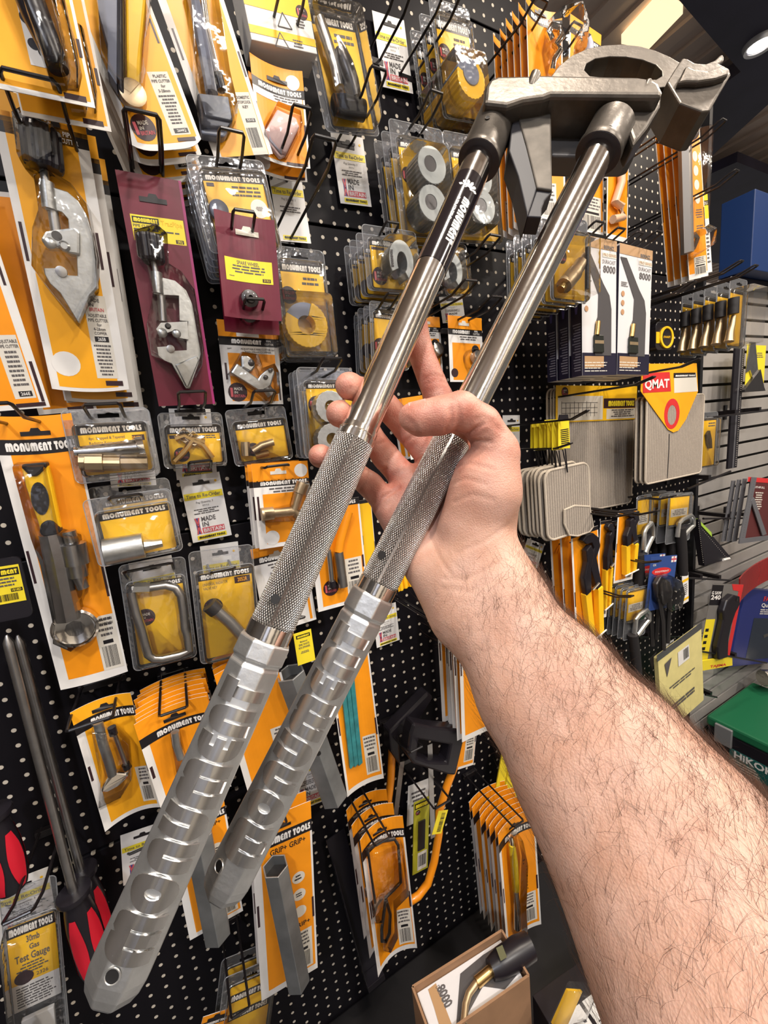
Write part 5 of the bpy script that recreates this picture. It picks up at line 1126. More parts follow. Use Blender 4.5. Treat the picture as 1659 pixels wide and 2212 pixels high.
c.behind(2, .0255, 'clear pack of round tube cutters behind the front one', 'packs of two tube cutters left of the handle', drop=('cutter_face', 'cutter_bore', 'inner_shell')); hook(Q('2', 1315, 595)[0], .165, 'through the packs of two tube cutters', w=.024)
c = cyl_pack(Q('0', 962, 287, 1066, 300, 1078, 532, 975, 520), .095, 'clear pack with two pale round tube cutters behind the black-labelled handle', [(1037, 384), (1044, 446)], ins=(.12, .17, .95, .97), band=(0, .07), lines=0); c.done()
# horseshoe cutters
def horseshoe(quad, d, label, cen, r=.026, **k):
    c = clamshell(quad, d, label, deep=.010, **k); p = c.px(*cen, .034)
    pts = circle(p[0], p[1], r*.86, r*1.15, 26, math.radians(-60), math.radians(215))+circle(p[0]+.001, p[1]-.003, r*.36, r*.62, 14, math.radians(215), math.radians(-60))
    c.poly('cutter_shoe', mat('ribbed_grey', (.24, .25, .25), .4, .3), pts, .004, .032); c.poly('shoe_face', mat('pale_cutter_face', (.50, .52, .50), .45, .3), pts, .032, .034, bevel=.0006); c.poly('shoe_bore', BRITDARK, circle(p[0]+.001, p[1]-.003, r*.35, r*.6, 18), .005, .008)
    x, y = p; lg = MB(); vs, fs, w_ = logo('MONUMENT'); lg.add([(x-r*.78+v[1]*.005, y-.012+v[0]/w_*.026, .0345) for v in vs], fs); lg.build('name_strip', INK, c.root)
    c.blister(rrect(x-r*1.05, y-r*1.35, x+r*1.08, y+r*1.4, .008), .040, .05, 'inner_shell', CLAM); return c
c = horseshoe(Q('5', 1130, 240, 1465, 310, 1510, 690, 1165, 680), .11, 'front clear pack with a pale horseshoe pipe cutter', Q('5', 1385, 480)[0], ins=(.11, .22, .95, .95), band=(0, .12), badge=(.16, .75, .014), lines=0, code=(.02, .14, .3, .2)); c.done()
c.behind(3, .025, 'clear horseshoe cutter pack behind the front one', 'horseshoe cutter packs left of the handle'); hook(Q('5', 1330, 245)[0], .135, 'short, on the front horseshoe cutter pack', w=.024)
c = horseshoe(Q('i', 690, 50, 980, 60, 915, 660, 600, 640), .085, 'clear pack with a pale horseshoe cutter between the two handles', Q('i', 760, 350)[0], ins=(.1, .2, .95, .95), band=(0, .12), lines=0); c.done(); hook(Q('i', 980, 485)[0], .20, 'long, slanting between the two handles below the horseshoe cutter', w=.026)
c = clamshell(Q('5', 1170, 740, 1400, 770, 1450, 1190, 1200, 1170), .095, 'front clear pack under the horseshoe cutters beside the handle', ins=(.10, .17, .95, .95), band=(0, .10), badge=(.16, .62, .013), lines=1); c.done(); c.behind(3, .022, 'clear pack behind the front one under the horseshoe cutters', 'clear packs under the horseshoe cutters'); hook(Q('5', 1335, 700)[0], .14, 'through the packs under the horseshoe cutters', w=.022)
reorder_tag(Q('i', 600, 670, 880, 660, 905, 960, 640, 990), .012, 'white reorder tag glimpsed between the two handles')
def mini_slice(quad, d, label, full=True):
    c = small_card(quad, d, label); c.disc(.78, .50, .0095, BLKPL, .0012); c.disc(.14, .86, .0085, BRITDARK, .0012)
    p = c.f(.72, .64); MB().lathe((p[0], p[1], .002), (.25, .3, 1), [(0, .012), (.012, .012), (.013, .010)], 22).build('mini_cutter', ZINC, c.root, smooth=True); c.blister(circle(p[0]-.006, p[1], .021, .018, 20), .018, .2); return c.done()
mini_slice(Q('i', 300, 905, 632, 912, 612, 1560, 270, 1550), .045, 'orange mini cutter card against the first handle'); mini_slice(Q('i', 740, 900, 1130, 930, 1100, 1690, 690, 1680), .075, 'orange mini cutter card between the two handles')
hook(Q('i', 1290, 680)[0], .17, 'over the mini cutter card between the handles', w=.026); hook((885, 700), .12, 'behind the first handle on its mini cutter card', w=.024)
c = orange_card(Q('0', 868, 862, 912, 852, 930, 985, 886, 992), .05, 'narrow orange card peeking out above the thumb', 'carded_tool', lab=None, head=None, band_v=(.3, .36)); c.done(); c.behind(2, .02, 'narrow orange card behind the one above the thumb', 'orange cards above the thumb')
# brass Y fitting card and its neighbours
c = small_card(Q('h', 165, 100, 670, 55, 745, 790, 262, 850), .085, 'front orange and white card with a brass Y-shaped fitting', band=(.20, .275), side=False, name='carded_brass_fitting', cat='brass fitting', head='MONUMENT TOOLS', pan=(.14, .36, .92, .95))
c.disc(.86, .11, .011, WHITE, .0012); c.disc(.24, .88, .012, WHITE, .0012); c.rect(.04, .38, .075, .66, BRITDARK)
c.rod('y_arm', DULLBRASS, c.q('h', 268, 545, 375, 532, 378, 532, 480, 525, 570, 515, z=.012), .007, .012, 14, rad=[.0105, .0105, .0078, .0078, .008]); c.rod('y_arm', DULLBRASS, c.q('h', 640, 262, 605, 355, 604, 358, 580, 440, 560, 520, z=.012), .007, .012, 14, rad=[.0105, .0105, .0078, .0078, .008]); c.rod('y_arm', DULLBRASS, c.q('h', 560, 510, 640, 590, z=.012), .0082, .012, 14)
c.blister(c.q('h', 255, 500, 400, 480, 520, 450, 570, 260, 670, 240, 690, 300, 640, 560, 560, 600, 270, 610), .022, .08); c.done(); c.behind(2, .018, 'orange and white card behind the brass fitting card', 'brass fitting cards', dx=-.003); hook(Q('h', 415, 115)[0], .12, 'through the brass fitting cards', w=.036, rise=.0)
c = small_card(Q('0', 540, 1187, 648, 1163, 690, 1335, 575, 1372), .055, 'orange and white card with dim star shapes under the brass fitting card', band=(.10, .19), side=False, name='carded_tool', cat='carded tool', head='MONUMENT TOOLS', pan=(.88, .3, .93, .97)); c.poly('grey_star', mat('purple_grey', (.14, .11, .17), .5), [c.f(.2+.12*(1 if i % 2 else .45)*math.cos(i*PI/5)+.12, .45+.16*(1 if i % 2 else .45)*math.sin(i*PI/5)) for i in range(10)], .001, .006); c.done()
c = orange_card(Q('0', 655, 1090, 770, 1076, 800, 1290, 693, 1322), .075, 'orange card with a bent grey-tipped puller seen between the handles', 'carded_puller', lab=(.60, .56, .93, .96), band_v=(.0, .06), border=.1, slot=False)
c.rod('bent_arm', ORANGE, c.q('h', 1050, 520, 1020, 620, 975, 780, 960, 880, z=.012), .008, .012, 10); c.rod('arm_tip', STEEL, c.q('h', 958, 880, 975, 1000, 1000, 1190, z=.012), .009, .012, 10); c.rod('thin_arm', STEEL, c.q('h', 870, 860, 885, 1000, 900, 1150, z=.012), .0045, .012); c.rod('thin_tip', BLKPL, c.q('h', 898, 1140, 908, 1190, z=.012), .0065, .012); c.badge(.28, .80, .0145, .0014); c.done()
c = orange_card(Q('0', 774, 1082, 800, 1078, 816, 1240, 792, 1246), .05, 'narrow yellow and black card edge beside the puller card', 'carded_tool', lab=None, head=None, panel=YELLOW, border=.02, slot=False, band_v=(0, .04)); c.done()
# box spanner with its yellow label
def hextube(name, label, p0, p1, d, r, m=GALV, n=6, cat='box spanner', holes=()):
    a, b = W(*p0, d), W(*p1, d); ax = (b-a); L = ax.length; ax.normalize(); t = thing(name, label, cat, Matrix.Translation(b)); u = (CAM-a); 
    mb = MB(); ri = r*.86; mb.lathe(a-b, ax, [(.02, ri), (0, ri), (0, r), (L, r), (L, ri), (L-.02, ri)], n, ref=u, flat=.0, cap=False); mb.build('hex_tube', m, t, bevel=.0008)
    MB().lathe(a-b+ax*.019, ax, [(0, ri*1.005), (.001, ri*1.005)], n, ref=u).build('bore', HOLE, t)
    for f_ in holes:
        q = a-b+ax*(L*f_); uu = (u-ax*u.dot(ax)).normalized(); MB().lathe(q+uu*(r*.90), uu, [(0, .004), (r*.112, .004)], 14).build('cross_hole', HOLE, t)
    return t
hextube('box_spanner', 'galvanised hexagonal box spanner with cross hole beside the second handle', (626, 1452), (722, 1722), .10, .026, n=6, holes=(.55,))
c = Card('spanner_label', 'yellow hang label of the sink waste box spanner', 'label', Q('f', 188, 455, 300, 425, 322, 600, 232, 636), .115); c.sheet('label_card', LEMON, th=.0008); c.rect(.12, .08, .9, .19, BLACK); c.logo('MONUMENT', .18, .84, .105, .165, LEMON); c.txt('Multitool', .3, .7, .27, .32, INK); c.txt('SINK WASTE', .2, .8, .36, .42, INK); c.txt('BOX SPANNER', .18, .82, .45, .51, INK); c.para(.2, .6, .8, .68, 2); c.done()
hook((640, 1340), .12, 'with the yellow spanner label', w=.03)
c = orange_card(Q('0', 706, 1392, 792, 1388, 829, 1682, 750, 1720), .09, 'orange card with three teal sticks beside the second handle', 'carded_solder_sticks', lab=(.60, .66, .93, .94), border=.06, bow=.006, head=None, band_v=(0, .03), slot=False)
for k_ in range(3):
    x0 = 478+k_*26; c.poly('teal_stick', mat('teal_wax', (.03, .20, .21), .5, noise=.25, nscale=60), c.q('f', x0, 760-k_*26, x0+24, 735-k_*26, x0+76, 1222-k_*6, x0+52, 1242-k_*6, z=.006), .002, .008, bevel=.001)
c.done()
reorder_tag(Q('f', 650, 320, 770, 270, 828, 485, 682, 527), .012, 'white reorder tag peeking out under the second handle collar'); reorder_tag(Q('0', 622, 1640, 690, 1612, 714, 1725, 652, 1745), .012, 'white reorder tag behind the galvanised box spanner')
bar_ = hook((955, 1345), .19, 'long, running from under the handle collar to the forearm', w=.010, rise=.006)
# GRIP+ cards with hexagonal tubes
def grip_card(quad, d, label, tube, db=None, r=.0215):
    c = orange_card(quad, d, label, 'carded_hex_spanner', db=db, band_v=(.10, .165), border=.13, lab=(.58, .72, .92, .955), cat='box spanner', head=('MONUMENT TOOLS', .05, .97))
    for k_ in range(2): c.txt('GRIP+', .28+k_*.32, .56+k_*.32, .18, .21, BLACK, .0013)
    for v_ in (.40, .50, .60): c.disc(.73, v_, .0115, CREAM, .0012); 
    c.para(.66, .385, .79, .42, 2, BLACK, .0014); c.para(.66, .49, .79, .515, 2, BLACK, .0014); c.txt('GRIP+', .58, .90, .665, .69, BLACK, .0013)
    a, b = [V((*c.px(*q, .022), .022)) for q in tube]; ax = (b-a).normalized(); L = (b-a).length; ri = r*.88
    MB().lathe(a, ax, [(.02, ri), (0, ri), (0, r), (L, r), (L, ri), (L-.02, ri)], 6, ref=(0, 0, 1), cap=False).build('hex_tube', GALV, c.root, bevel=.0008); MB().lathe(a+ax*.018, ax, [(0, ri), (.001, ri)], 6, ref=(0, 0, 1)).build('bore', HOLE, c.root)
    for f_ in (.32, .78): q = a+ax*(L*f_)+V((0, 0, r*.80)); MB().lathe(q, (0, 0, 1), [(0, .003), (r*.09, .003)], 12).build('cross_hole', HOLE, c.root)
    return c.done()
c = grip_card(Q('0', 508, 1792, 645, 1745, 709, 2070, 594, 2147), .12, 'large orange card with a grey hexagonal box spanner tube', Q('e', 515, 650, 660, 1385)); c.behind(1, .025, 'orange box spanner card behind the large one', 'hexagonal box spanner cards')
grip_card(Q('0', 345, 1768, 470, 1722, 535, 1957, 421, 2028), .10, 'orange card with a pale hexagonal tube below the crossed handles', [(428, 1800), (470, 2018)])
c = orange_card(Q('0', 545, 1700, 638, 1668, 655, 1745, 565, 1778), .05, 'orange card top above the large box spanner card', 'carded_tool', lab=None); c.done(); hook((600, 1790), .16, 'through the large orange box spanner card', w=.03, rise=0)
# junior hacksaw cards
c = orange_card(Q('e', 1050, 460, 1330, 355, 1415, 1205, 1175, 1325), .135, 'front curved orange card with a bent-wire junior hacksaw', 'carded_junior_hacksaw', bow=.012, band_v=(.085, .15), border=.10, lab=(.64, .68, .95, .95), cat='hacksaw', head=('MONUMENT TOOLS', .22, .98))
c.rod('wire_frame', DARKST, c.q('e', 1105, 555, 1200, 530, 1290, 505, 1312, 540, 1330, 780, 1290, 840, 1240, 890, 1205, 1080, 1205, 1150, 1235, 1165, 1262, 1120, 1268, 1000, 1240, 900, z=.014), .0032, .016, 8); c.rod('saw_blade', DARKST, c.q('e', 1110, 550, 1135, 740, 1165, 930, z=.014), .0026, .016, 6); c.poly('wing_nut', STEEL, c.q('e', 1150, 925, 1190, 890, 1225, 895, 1180, 930, 1155, 975, z=.018), .014, .020, bevel=.001); c.blister(c.q('e', 1085, 540, 1310, 480, 1350, 790, 1280, 900, 1290, 1100, 1240, 1190, 1190, 1160, 1180, 980, 1130, 960), .016, .05, z=.006); c.done()
c.behind(2, .036, 'curved junior hacksaw card behind the front one', 'junior hacksaw cards on one hook', drop=('blister',)); hook(Q('e', 1200, 500)[0], .165, 'splayed over the front junior hacksaw card', w=.030, rise=0)
# big hacksaws with black D handles and orange tubular frames
def hacksaw(hpts, hole, frame, blade, d, label):
    O = W(*frame[-1], d); t = thing('hacksaw', label, 'hacksaw', Matrix.Translation(O), 'black-handled hacksaws')
    ex, ez = V((1, 0, 0)), V((0, 0, 1)); f2 = lambda q: ((W(*q, d)-O).x, (W(*q, d)-O).z)
    def ccw(p): return p if sum(p[i-1][0]*p[i][1]-p[i][0]*p[i-1][1] for i in range(len(p))) > 0 else p[::-1]
    MB().prism(ccw([f2(q) for q in hpts]), -.016, .016, [[f2(q) for q in hole]] if hole else (), fn=lambda x, y, z: V((x, -z, y))).build('d_handle', BLKPL, t, bevel=.005)
    MB().tube([W(*q, d)-O for q in frame], .0085, 12).build('tubular_frame', mat('hacksaw_orange', (.85, .28, .01), .3, coat=.4), t, smooth=True)
    a, b = W(*blade[0], d)-O, W(*blade[1], d)-O; s_ = (b-a).cross(V((0, 1, 0))).normalized()*.006; mb = MB(); mb.hexa([a-s_, a+s_, b+s_, b-s_], [p+V((0, -.0012, 0)) for p in (a-s_, a+s_, b+s_, b-s_)]); mb.build('blade', STEEL, t)
    return t
fr = Q('f', 1130, 1215, 1085, 1330, 1040, 1480)+Q('e', 1560, 440, 1530, 620, 1490, 760, 1430, 840, 1330, 905, 1200, 950)
hacksaw(Q('f', 870, 945, 960, 965, 1160, 985, 1165, 1010, 1110, 1245, 1060, 1240, 870, 1180, 835, 1130, 850, 1010), Q('f', 900, 1040, 1080, 1070, 1060, 1170, 960, 1165, 890, 1140), fr, (Q('f', 985, 1090)[0], Q('e', 1520, 470)[0]), .098, 'front hacksaw with black D handle and bright orange curved frame')
hacksaw(Q('f', 955, 770, 985, 800, 880, 960, 790, 1010, 800, 1200, 740, 1110, 730, 1000), None, Q('f', 770, 1100, 760, 1300, 735, 1500, 690, 1640), (Q('f', 825, 1190)[0], Q('f', 780, 1560)[0]), .045, 'hacksaw with black D handle tipped edge-on behind the front one')
c = Card('hacksaw_label', 'white hang tag behind the hacksaw blades', 'tag', Q('e', 1340, 150, 1480, 100, 1500, 330, 1375, 390), .02); c.sheet('tag_card', WHITE, th=.0006); c.para(.15, .2, .85, .6, 4); c.done()
c = Card('blade_pack', 'flat yellow pack of dark hacksaw blades', 'blade pack', Q('e', 1370, 262, 1468, 218, 1512, 640, 1415, 690), .06); c.sheet('pack_card', mat('acid_yellow', (.45, .42, .03), .4), th=.002); c.rect(.05, .02, .95, .10, BLACK, .0025); c.logo('MONUMENT', .1, .9, .035, .085, LEMON, .0028); c.poly('blades', DARKST, [c.f(.28, .68), c.f(.72, .68), c.f(.72, .28), c.f(.28, .28)], .002, .005); c.rect(.3, .72, .9, .97, CREAM, .0025); c.bars(.36, .76, .84, .92, z=.0028); c.badge(.25, .15, .006, .0026); c.done()
c = Card('saw_tag', 'small yellow sticker wrapped on the orange hacksaw frame', 'sticker', Q('e', 1545, 305, 1605, 292, 1585, 442, 1525, 445), .14); c.sheet('sticker_face', LEMON, th=.0006); c.bars(.4, .1, .8, .9, vert=False); c.done()
hook(Q('e', 1585, 262)[0], .15, 'between the hacksaw frame and the blade pack', w=.04, rise=0); hook((900, 1620), .13, 'seen through the black hacksaw handle', w=.03)
# black plastic wedge pocket
c = Card('black_pocket', 'empty glossy black plastic pocket beside the junior hacksaws', 'pocket', Q('e', 830, 500, 965, 395, 1172, 1300, 1085, 1357), .022); c.sheet('pocket_back', BLKPL, th=.002); c.poly('pocket_lip', BLKPL, [c.f(.0, 1), c.f(1, 1), c.f(1, .96), c.f(0, .96)], .002, .03, bevel=.001); c.poly('pocket_side', BLKPL, [c.f(.0, 1), c.f(.04, 1), c.f(.04, .1), c.f(0, .1)], .002, .025, bevel=.001); c.done()
# orange stack with yellow pens
c = orange_card(Q('g', 695, 425, 925, 308, 970, 1050, 755, 1180), .155, 'front curved orange card with a yellow hand tool', 'carded_yellow_tool', bow=.009, band_v=(.085, .15), border=.08, lab=(.60, .68, .92, .94), head=('MONUMENT TOOLS', .22, .99))
c.rod('yellow_handle', mat('pen_yellow', (.75, .55, .02), .35), c.q('g', 800, 530, 815, 650, 825, 820, z=.012), .0085, .014, 12, rad=[.0075, .009, .0085]); c.rod('chrome_cap', CHROME, c.q('g', 795, 480, 805, 535, z=.012), .0075, .014, 12, rad=[.005, .0078]); c.rod('steel_blade', STEEL, c.q('g', 825, 820, 830, 920, 832, 1060, z=.012), .006, .014, 10, rad=[.006, .0085, .0095]); c.para(.57, .34, .60, .55, 8, BLACK, .024); c.blister(c.q('g', 770, 430, 830, 450, 860, 600, 850, 900, 860, 1080, 810, 1095, 790, 900, 765, 600), .022, .08, z=.004); c.done()
c.behind(7, .0135, 'orange yellow-tool card in the fanned stack', 'fanned stack of orange yellow-tool cards', rot=.015); hook(Q('g', 830, 385)[0], .175, 'through the fanned orange yellow-tool cards', w=.030, rise=0)
c = orange_card(Q('0', 962, 1268, 1046, 1246, 1079, 1564, 1020, 1591), .135, 'tall orange card beside the forearm', 'carded_long_tool', band_v=(0, .05), border=.10, lab=None, slot=False); c.done(); c.behind(5, .0135, 'tall orange card stacked edge-on beside the forearm', 'tall orange cards beside the forearm', jit=.004, rot=.02)
c = orange_card(Q('f', 1090, 850, 1235, 810, 1280, 1190, 1150, 1225), .05, 'orange card with a barcode below the tall orange cards', 'carded_tool', lab=(.55, .55, .95, .92), band_v=(0, .05), slot=False); c.done()
for i in range(4):
    x = 1058+i*22; c = Card('yellow_strip_pack', 'long yellow strip hanging behind the fanned orange stack', 'strip', Q('0', x, 1560-i*8, x+26, 1552-i*8, x+48, 1842-i*9, x+20, 1850-i*9), .055+.004*i, None, 'long yellow strips'); c.sheet('strip_body', LEMON, th=.003); c.done()
c = Card('yellow_bag', 'crumpled yellow plastic pack between the second handle and the wrist', 'bag', Q('f', 790, 40, 930, 60, 945, 215, 810, 150), .10, bow=.006); c.sheet('bag_front', YELLOW, th=.002)
for k_ in range(5): c.rod('bag_fold', YELLOW, [c.f(.1+.2*k_, .02), c.f(.12+.2*k_, .98)], .0035, .004, 8)
c.done()
# bottom: more clear packs and card top
c = clamshell(Q('e', 120, 1432, 425, 1250, 560, 1760, 190, 1900), .10, 'clear pack with stacked yellow inserts low on the board', ins=(.14, .14, .92, .98), band=(.10, .20), lines=0, deep=.02); c.rect(.14, .42, .92, .50, BLACK, .0016); c.logo('MONUMENT TOOLS', .18, .88, .437, .485, CREAM, .0019); c.rect(.14, .78, .92, .85, BLACK, .0016); c.logo('MONUMENT TOOLS', .18, .88, .795, .835, CREAM, .0019); c.done(); c.behind(1, .03, 'clear pack behind the lowest yellow insert pack', 'lowest clear packs'); hook((520, 2190), .16, 'lowest, in front of the stacked yellow inserts', w=.028, rise=0)
c = orange_card(Q('0', 408, 2212, 470, 2190, 495, 2300, 430, 2325), .10, 'orange card top at the foot of the board', 'carded_tool', lab=None); c.done()
# ------------------------------------------------------------------ right-hand goods
c = orange_card(Q('0', 1137, -8, 1211, 22, 1222, 468, 1150, 482), .15, 'front long orange card with a twisted silver tool behind the bender head', 'carded_basin_wrench', band_v=(.035, .075), border=.03, lab=(.2, .80, .8, .97), bow=.008, head=('MONUMENT', .2, .95))
c.rod('silver_hook', CHROME, c.q('k', 1040, 480, 1000, 380, 1040, 300, 1120, 340, 1150, 460, 1080, 560, 1130, 640, 1060, 760, 1040, 900, z=.014), .006, .016, 10); c.blister(c.q('k', 960, 260, 1150, 280, 1210, 600, 1200, 900, 960, 960, 900, 600), .034, .1, z=.006); c.done(); c.behind(5, .0155, 'long orange card in the row receding behind the bender head', 'long orange cards behind the bender head'); hook(Q('k', 870, 0)[0], .18, 'through the long orange cards behind the bender head', w=.028)
c = orange_card(Q('0', 1213, 15, 1280, 72, 1300, 402, 1236, 384), .12, 'orange-yellow card with a pale grip right of the long orange cards', 'carded_wrench', band_v=(.07, .11), border=.04, lab=(.2, .7, .85, .95), panel=AMBER, head=('MONUMENT', .2, .9)); c.rod('pale_grip', mat('pale_lilac', (.5, .5, .62), .3), c.q('k', 1440, 540, 1470, 620, 1480, 760, z=.012), .009, .014); c.done(); hook(Q('k', 1345, 330)[0], .15, 'on the orange-yellow card right of the long orange cards', w=.026)
c = orange_card(Q('0', 1236, 330, 1300, 352, 1306, 508, 1252, 498), .06, 'white barcode label card seen between the handles of the bender', 'carded_tool', band_v=(0, .03), border=.04, lab=(.2, .5, .9, .97), head=None, slot=False); c.done()
c = orange_card(Q('0', 1300, 190, 1352, 215, 1362, 526, 1322, 516), .075, 'orange card with a pale looped pipe right of the second socket', 'carded_pipe_loop', band_v=(0, .03), border=.04, lab=None, head=None, slot=False); c.rod('pipe_loop', mat('pale_peach', (.70, .45, .30), .35), c.q('j', 1330, 170, 1330, 400, 1270, 580, 1330, 620, 1340, 720, 1250, 740, z=.012), .009, .012); c.done()
# brass fitting clamshells in a row
c = clamshell(Q('0', 1185, 455, 1264, 480, 1270, 655, 1190, 650), .215, 'front clear pack with a brass compression fitting and black stick', ins=(.10, .20, .93, .97), band=(0, .09), deep=.012, badge=(.24, .36, .012), lines=0)
a = c.q('j', 800, 1350, 900, 1230, 905, 1225, 960, 1140, 965, 1135, 1000, 1080, z=.02); c.rod('brass_body', DULLBRASS, a, .01, .02, 14, rad=[.0135, .0135, .011, .011, .008, .008]); c.rod('brass_nozzle', BRASS, c.q('j', 770, 1385, 810, 1335, z=.02), .007, .02); c.rod('black_stick', BLKPL, c.q('j', 970, 1020, 965, 1400, z=.02), .0035, .03); c.blister(c.q('j', 700, 960, 980, 985, 980, 1480, 700, 1460), .034, .05, 'inner_shell', CLAM); c.done()
c.behind(5, .0205, 'clear brass fitting pack in the row behind the front one', 'brass fitting packs in a row'); hook(Q('j', 170, 895)[0], .18, 'beside the brass fitting packs, bare', w=.026)
# torch boxes
def torch_box(quad, d, label, th=.0245):
    c = Card('torch_box', label, 'boxed torch', quad, d); w, h = c.w, c.h; NV = mat('box_navy', (.014, .012, .030), .35); TAN = mat('box_tan', (.42, .25, .12), .5); GREYW = mat('window_grey', (.085, .08, .082), .25, coat=.3)
    MB().box((0, h/2, -th/2), (w, h, th)).build('box_body', mat('box_white', (.66, .65, .66), .4), c.root, bevel=.0006)
    mb = MB(); mb.add([V((-w/2-.0004, y, z)) for y, z in ((0, 0), (h*.985, 0), (h*.985, -th), (0, -th))], [(0, 1, 2, 3)]); mb.build('side_panel', NV, c.root)
    mb = MB(); rnd = random.Random(3)
    for i in range(18): y = h*(.04+.02*i); z0 = -th*.12; z1 = -th*rnd.uniform(.6, .88); mb.add([V((-w/2-.0007, y, z0)), V((-w/2-.0007, y+h*.008, z0)), V((-w/2-.0007, y+h*.008, z1)), V((-w/2-.0007, y, z1))], [(0, 1, 2, 3)])
    mb.build('side_print', mat('side_grey_print', (.20, .19, .23), .5), c.root, kind='stuff')
    mb = MB(); mb.add([V((-w/2-.0007, h*y, -th*z)) for y, z in ((.46, .42), (.46, .58), (.52, .66), (.72, .70), (.72, .30), (.52, .34))], [(0, 1, 2, 3, 4, 5)]); mb.build('flame_picture', mat('flame_blue', (.07, .06, .20), .4), c.root)
    c.sheet('top_band', TAN, 0, 0, 1, .075, z=.0005); c.sheet('base_panel', NV, 0, .83, 1, 1, z=.0006); c.para(.06, .90, .8, .985, 4, CREAM, .0009, False, .3)
    c.txt('PRO SERIES', .60, .98, .10, .12, TAN, .0008); c.rect(.58, .095, .99, .128, CREAM, .0006); c.txt('DURACAST', .58, .96, .145, .172, INK, .0008, 0); c.txt('8000', .60, .96, .185, .235, INK, .0008, .02); c.txt('BERNZ', .62, .92, .045, .07, INK, .0008, .03)
    c.poly('window_panel', GREYW, [c.f(u, v) for u, v in ((.02, .10), (.20, .10), (.60, .32), (.78, .40), (.84, .50), (.84, .85), (.36, .85), (.30, .78), (.36, .62), (.44, .56), (.46, .40), (.20, .22))], .0005, .0012)
    c.rod('gold_nozzle', BRASS, [c.f(.42, .60), c.f(.40, .66), c.f(.38, .70)], .005, .003, 10); c.poly('torch_body', mat('torch_black', (.02, .022, .018), .3), [c.f(u, v) for u, v in ((.30, .70), (.56, .70), (.58, .83), (.30, .83))], .0012, .005, bevel=.001); c.rect(.30, .74, .56, .765, DULLBRASS, .0053); c.rect(.06, .855, .62, .94, TAN, .0008)
    for v_ in (.37, .44, .51): c.disc(.12, v_, .0055, mat('tan_icon', (.45, .24, .12), .5), .0008)
    c.para(.06, .28, .3, .32, 3, INK, .0008, False); return c.done()
c = torch_box(Q('0', 1260, 506, 1329, 522, 1333, 809, 1254, 812), .19, 'front white torch box nearest the brass fitting packs'); c.behind(2, .030, 'torch box behind the front one with its navy side showing', 'torch boxes with navy sides', jit=0)
c = torch_box(Q('0', 1334, 523, 1405, 542, 1405, 809, 1337, 809), .19, 'front white torch box beside the tall hanging rod cards'); c.behind(2, .030, 'torch box hidden behind the box beside the rod cards', 'torch boxes beside the rod cards', jit=0)
hook(Q('j', 1130, 770)[0], .215, 'over the torch box near the brass fittings', w=.024); hook(Q('j', 1330, 830)[0], .215, 'over both torch boxes', w=.024); hook(Q('j', 1500, 870)[0], .20, 'over the torch box beside the rod cards', w=.024); hook((1424, 502), .22, 'sticking out right of the torch boxes', w=.024)
# tall rod cards
c = orange_card(Q('3', 1180, 620, 1295, 630, 1320, 1500, 1215, 1530), .165, 'front tall orange card with a long hexagonal steel rod', 'carded_rod', band_v=(.06, .085), border=.03, lab=(.3, .86, .92, .98), cat='box spanner', head=('MONUMENT', .1, .5)); c.txt('GRIP+', .3, .85, .10, .115, BLACK, .0014)
for v_ in (.24, .325, .41, .495): c.disc(.68, v_, .0105, CREAM, .0012)
c.para(.52, .56, .9, .62, 4); c.para(.52, .66, .9, .72, 4)
c.rod('hex_rod', mat('rod_grey', (.30, .28, .26), .4, .7), c.q('3', 1200, 770, 1215, 1380, z=.016), .0125, .018, 6); c.rod('rod_head', ZINC, c.q('3', 1185, 760, 1250, 735, z=.016), .011, .018, 12); c.rod('rod_foot', STEEL, c.q('3', 1210, 1370, 1250, 1350, 1270, 1300, 1250, 1275, z=.016), .005, .018); c.blister(c.q('3', 1170, 740, 1260, 720, 1260, 780, 1240, 1270, 1285, 1290, 1280, 1370, 1220, 1410, 1190, 1390), .036, .06); c.done()
c.behind(3, .016, 'tall orange rod card in the row behind the front one', 'tall orange rod cards', jit=.001); hook(Q('3', 1225, 612)[0], .20, 'at the top of the tall rod cards', w=.020); hook(Q('3', 1420, 655)[0], .25, 'bare, sticking out beside the tall rod cards', w=.018); hook(Q('3', 1490, 930)[0], .25, 'bare, over the yellow card by the blue board', w=.018)
c = Card('carded_tool', 'narrow yellow and white card right of the tall rod cards', 'carded tool', Q('3', 1297, 1050, 1347, 1045, 1335, 1480, 1300, 1490), .06); c.sheet('backing_card', WHITE, th=.0008); c.sheet('top_panel', LEMON, 0, 0, 1, .32, z=.0009); c.band(.10, .16); c.txt('TOOLS', .1, .9, .115, .148, WHITE, .0014); c.para(.1, .5, .9, .9, 8); c.done(); hook((1527, 412), .09, 'holding the narrow yellow and white card', w=.012)
# brush packs
c = clamshell(Q('n', 620, 240, 850, 300, 815, 1260, 578, 1240), .19, 'front clear pack with a black-headed brass fitting brush', ins=(.06, .20, .78, .97), band=(0, .03), head=None, deep=.012, panel=YELLOW, lines=0, r=.005, cat='fitting brush', name='brush_pack', slot=(.55, .08))
c.rod('brush_head', RUBBER, c.q('n', 800, 510, 790, 740, z=.03), .0115, .0135, 16); c.rod('brass_stem', DULLBRASS, c.q('n', 800, 760, 775, 900, 745, 1000, 730, 1110, 726, 1135, z=.03), .008, .0135, 14, rad=[.0050, .0065, .008, .0095, .011]); c.blister([c.f(.12, .97), c.f(.98, .97), c.f(.98, .17), c.f(.12, .17)], .044, .03, 'deep_shell', CLAM); c.done()
c.behind(4, .027, 'clear black-headed brush pack in the row behind the front one', 'fitting brush packs in a row', drop=('deep_shell',)); hook(Q('n', 1000, 95)[0], .27, 'long, above the fitting brush packs', w=.016); hook((1500, 610), .24, 'through the rear fitting brush packs', w=.016); hook((1602, 565), .28, 'sticking out under the blue board', w=.014)
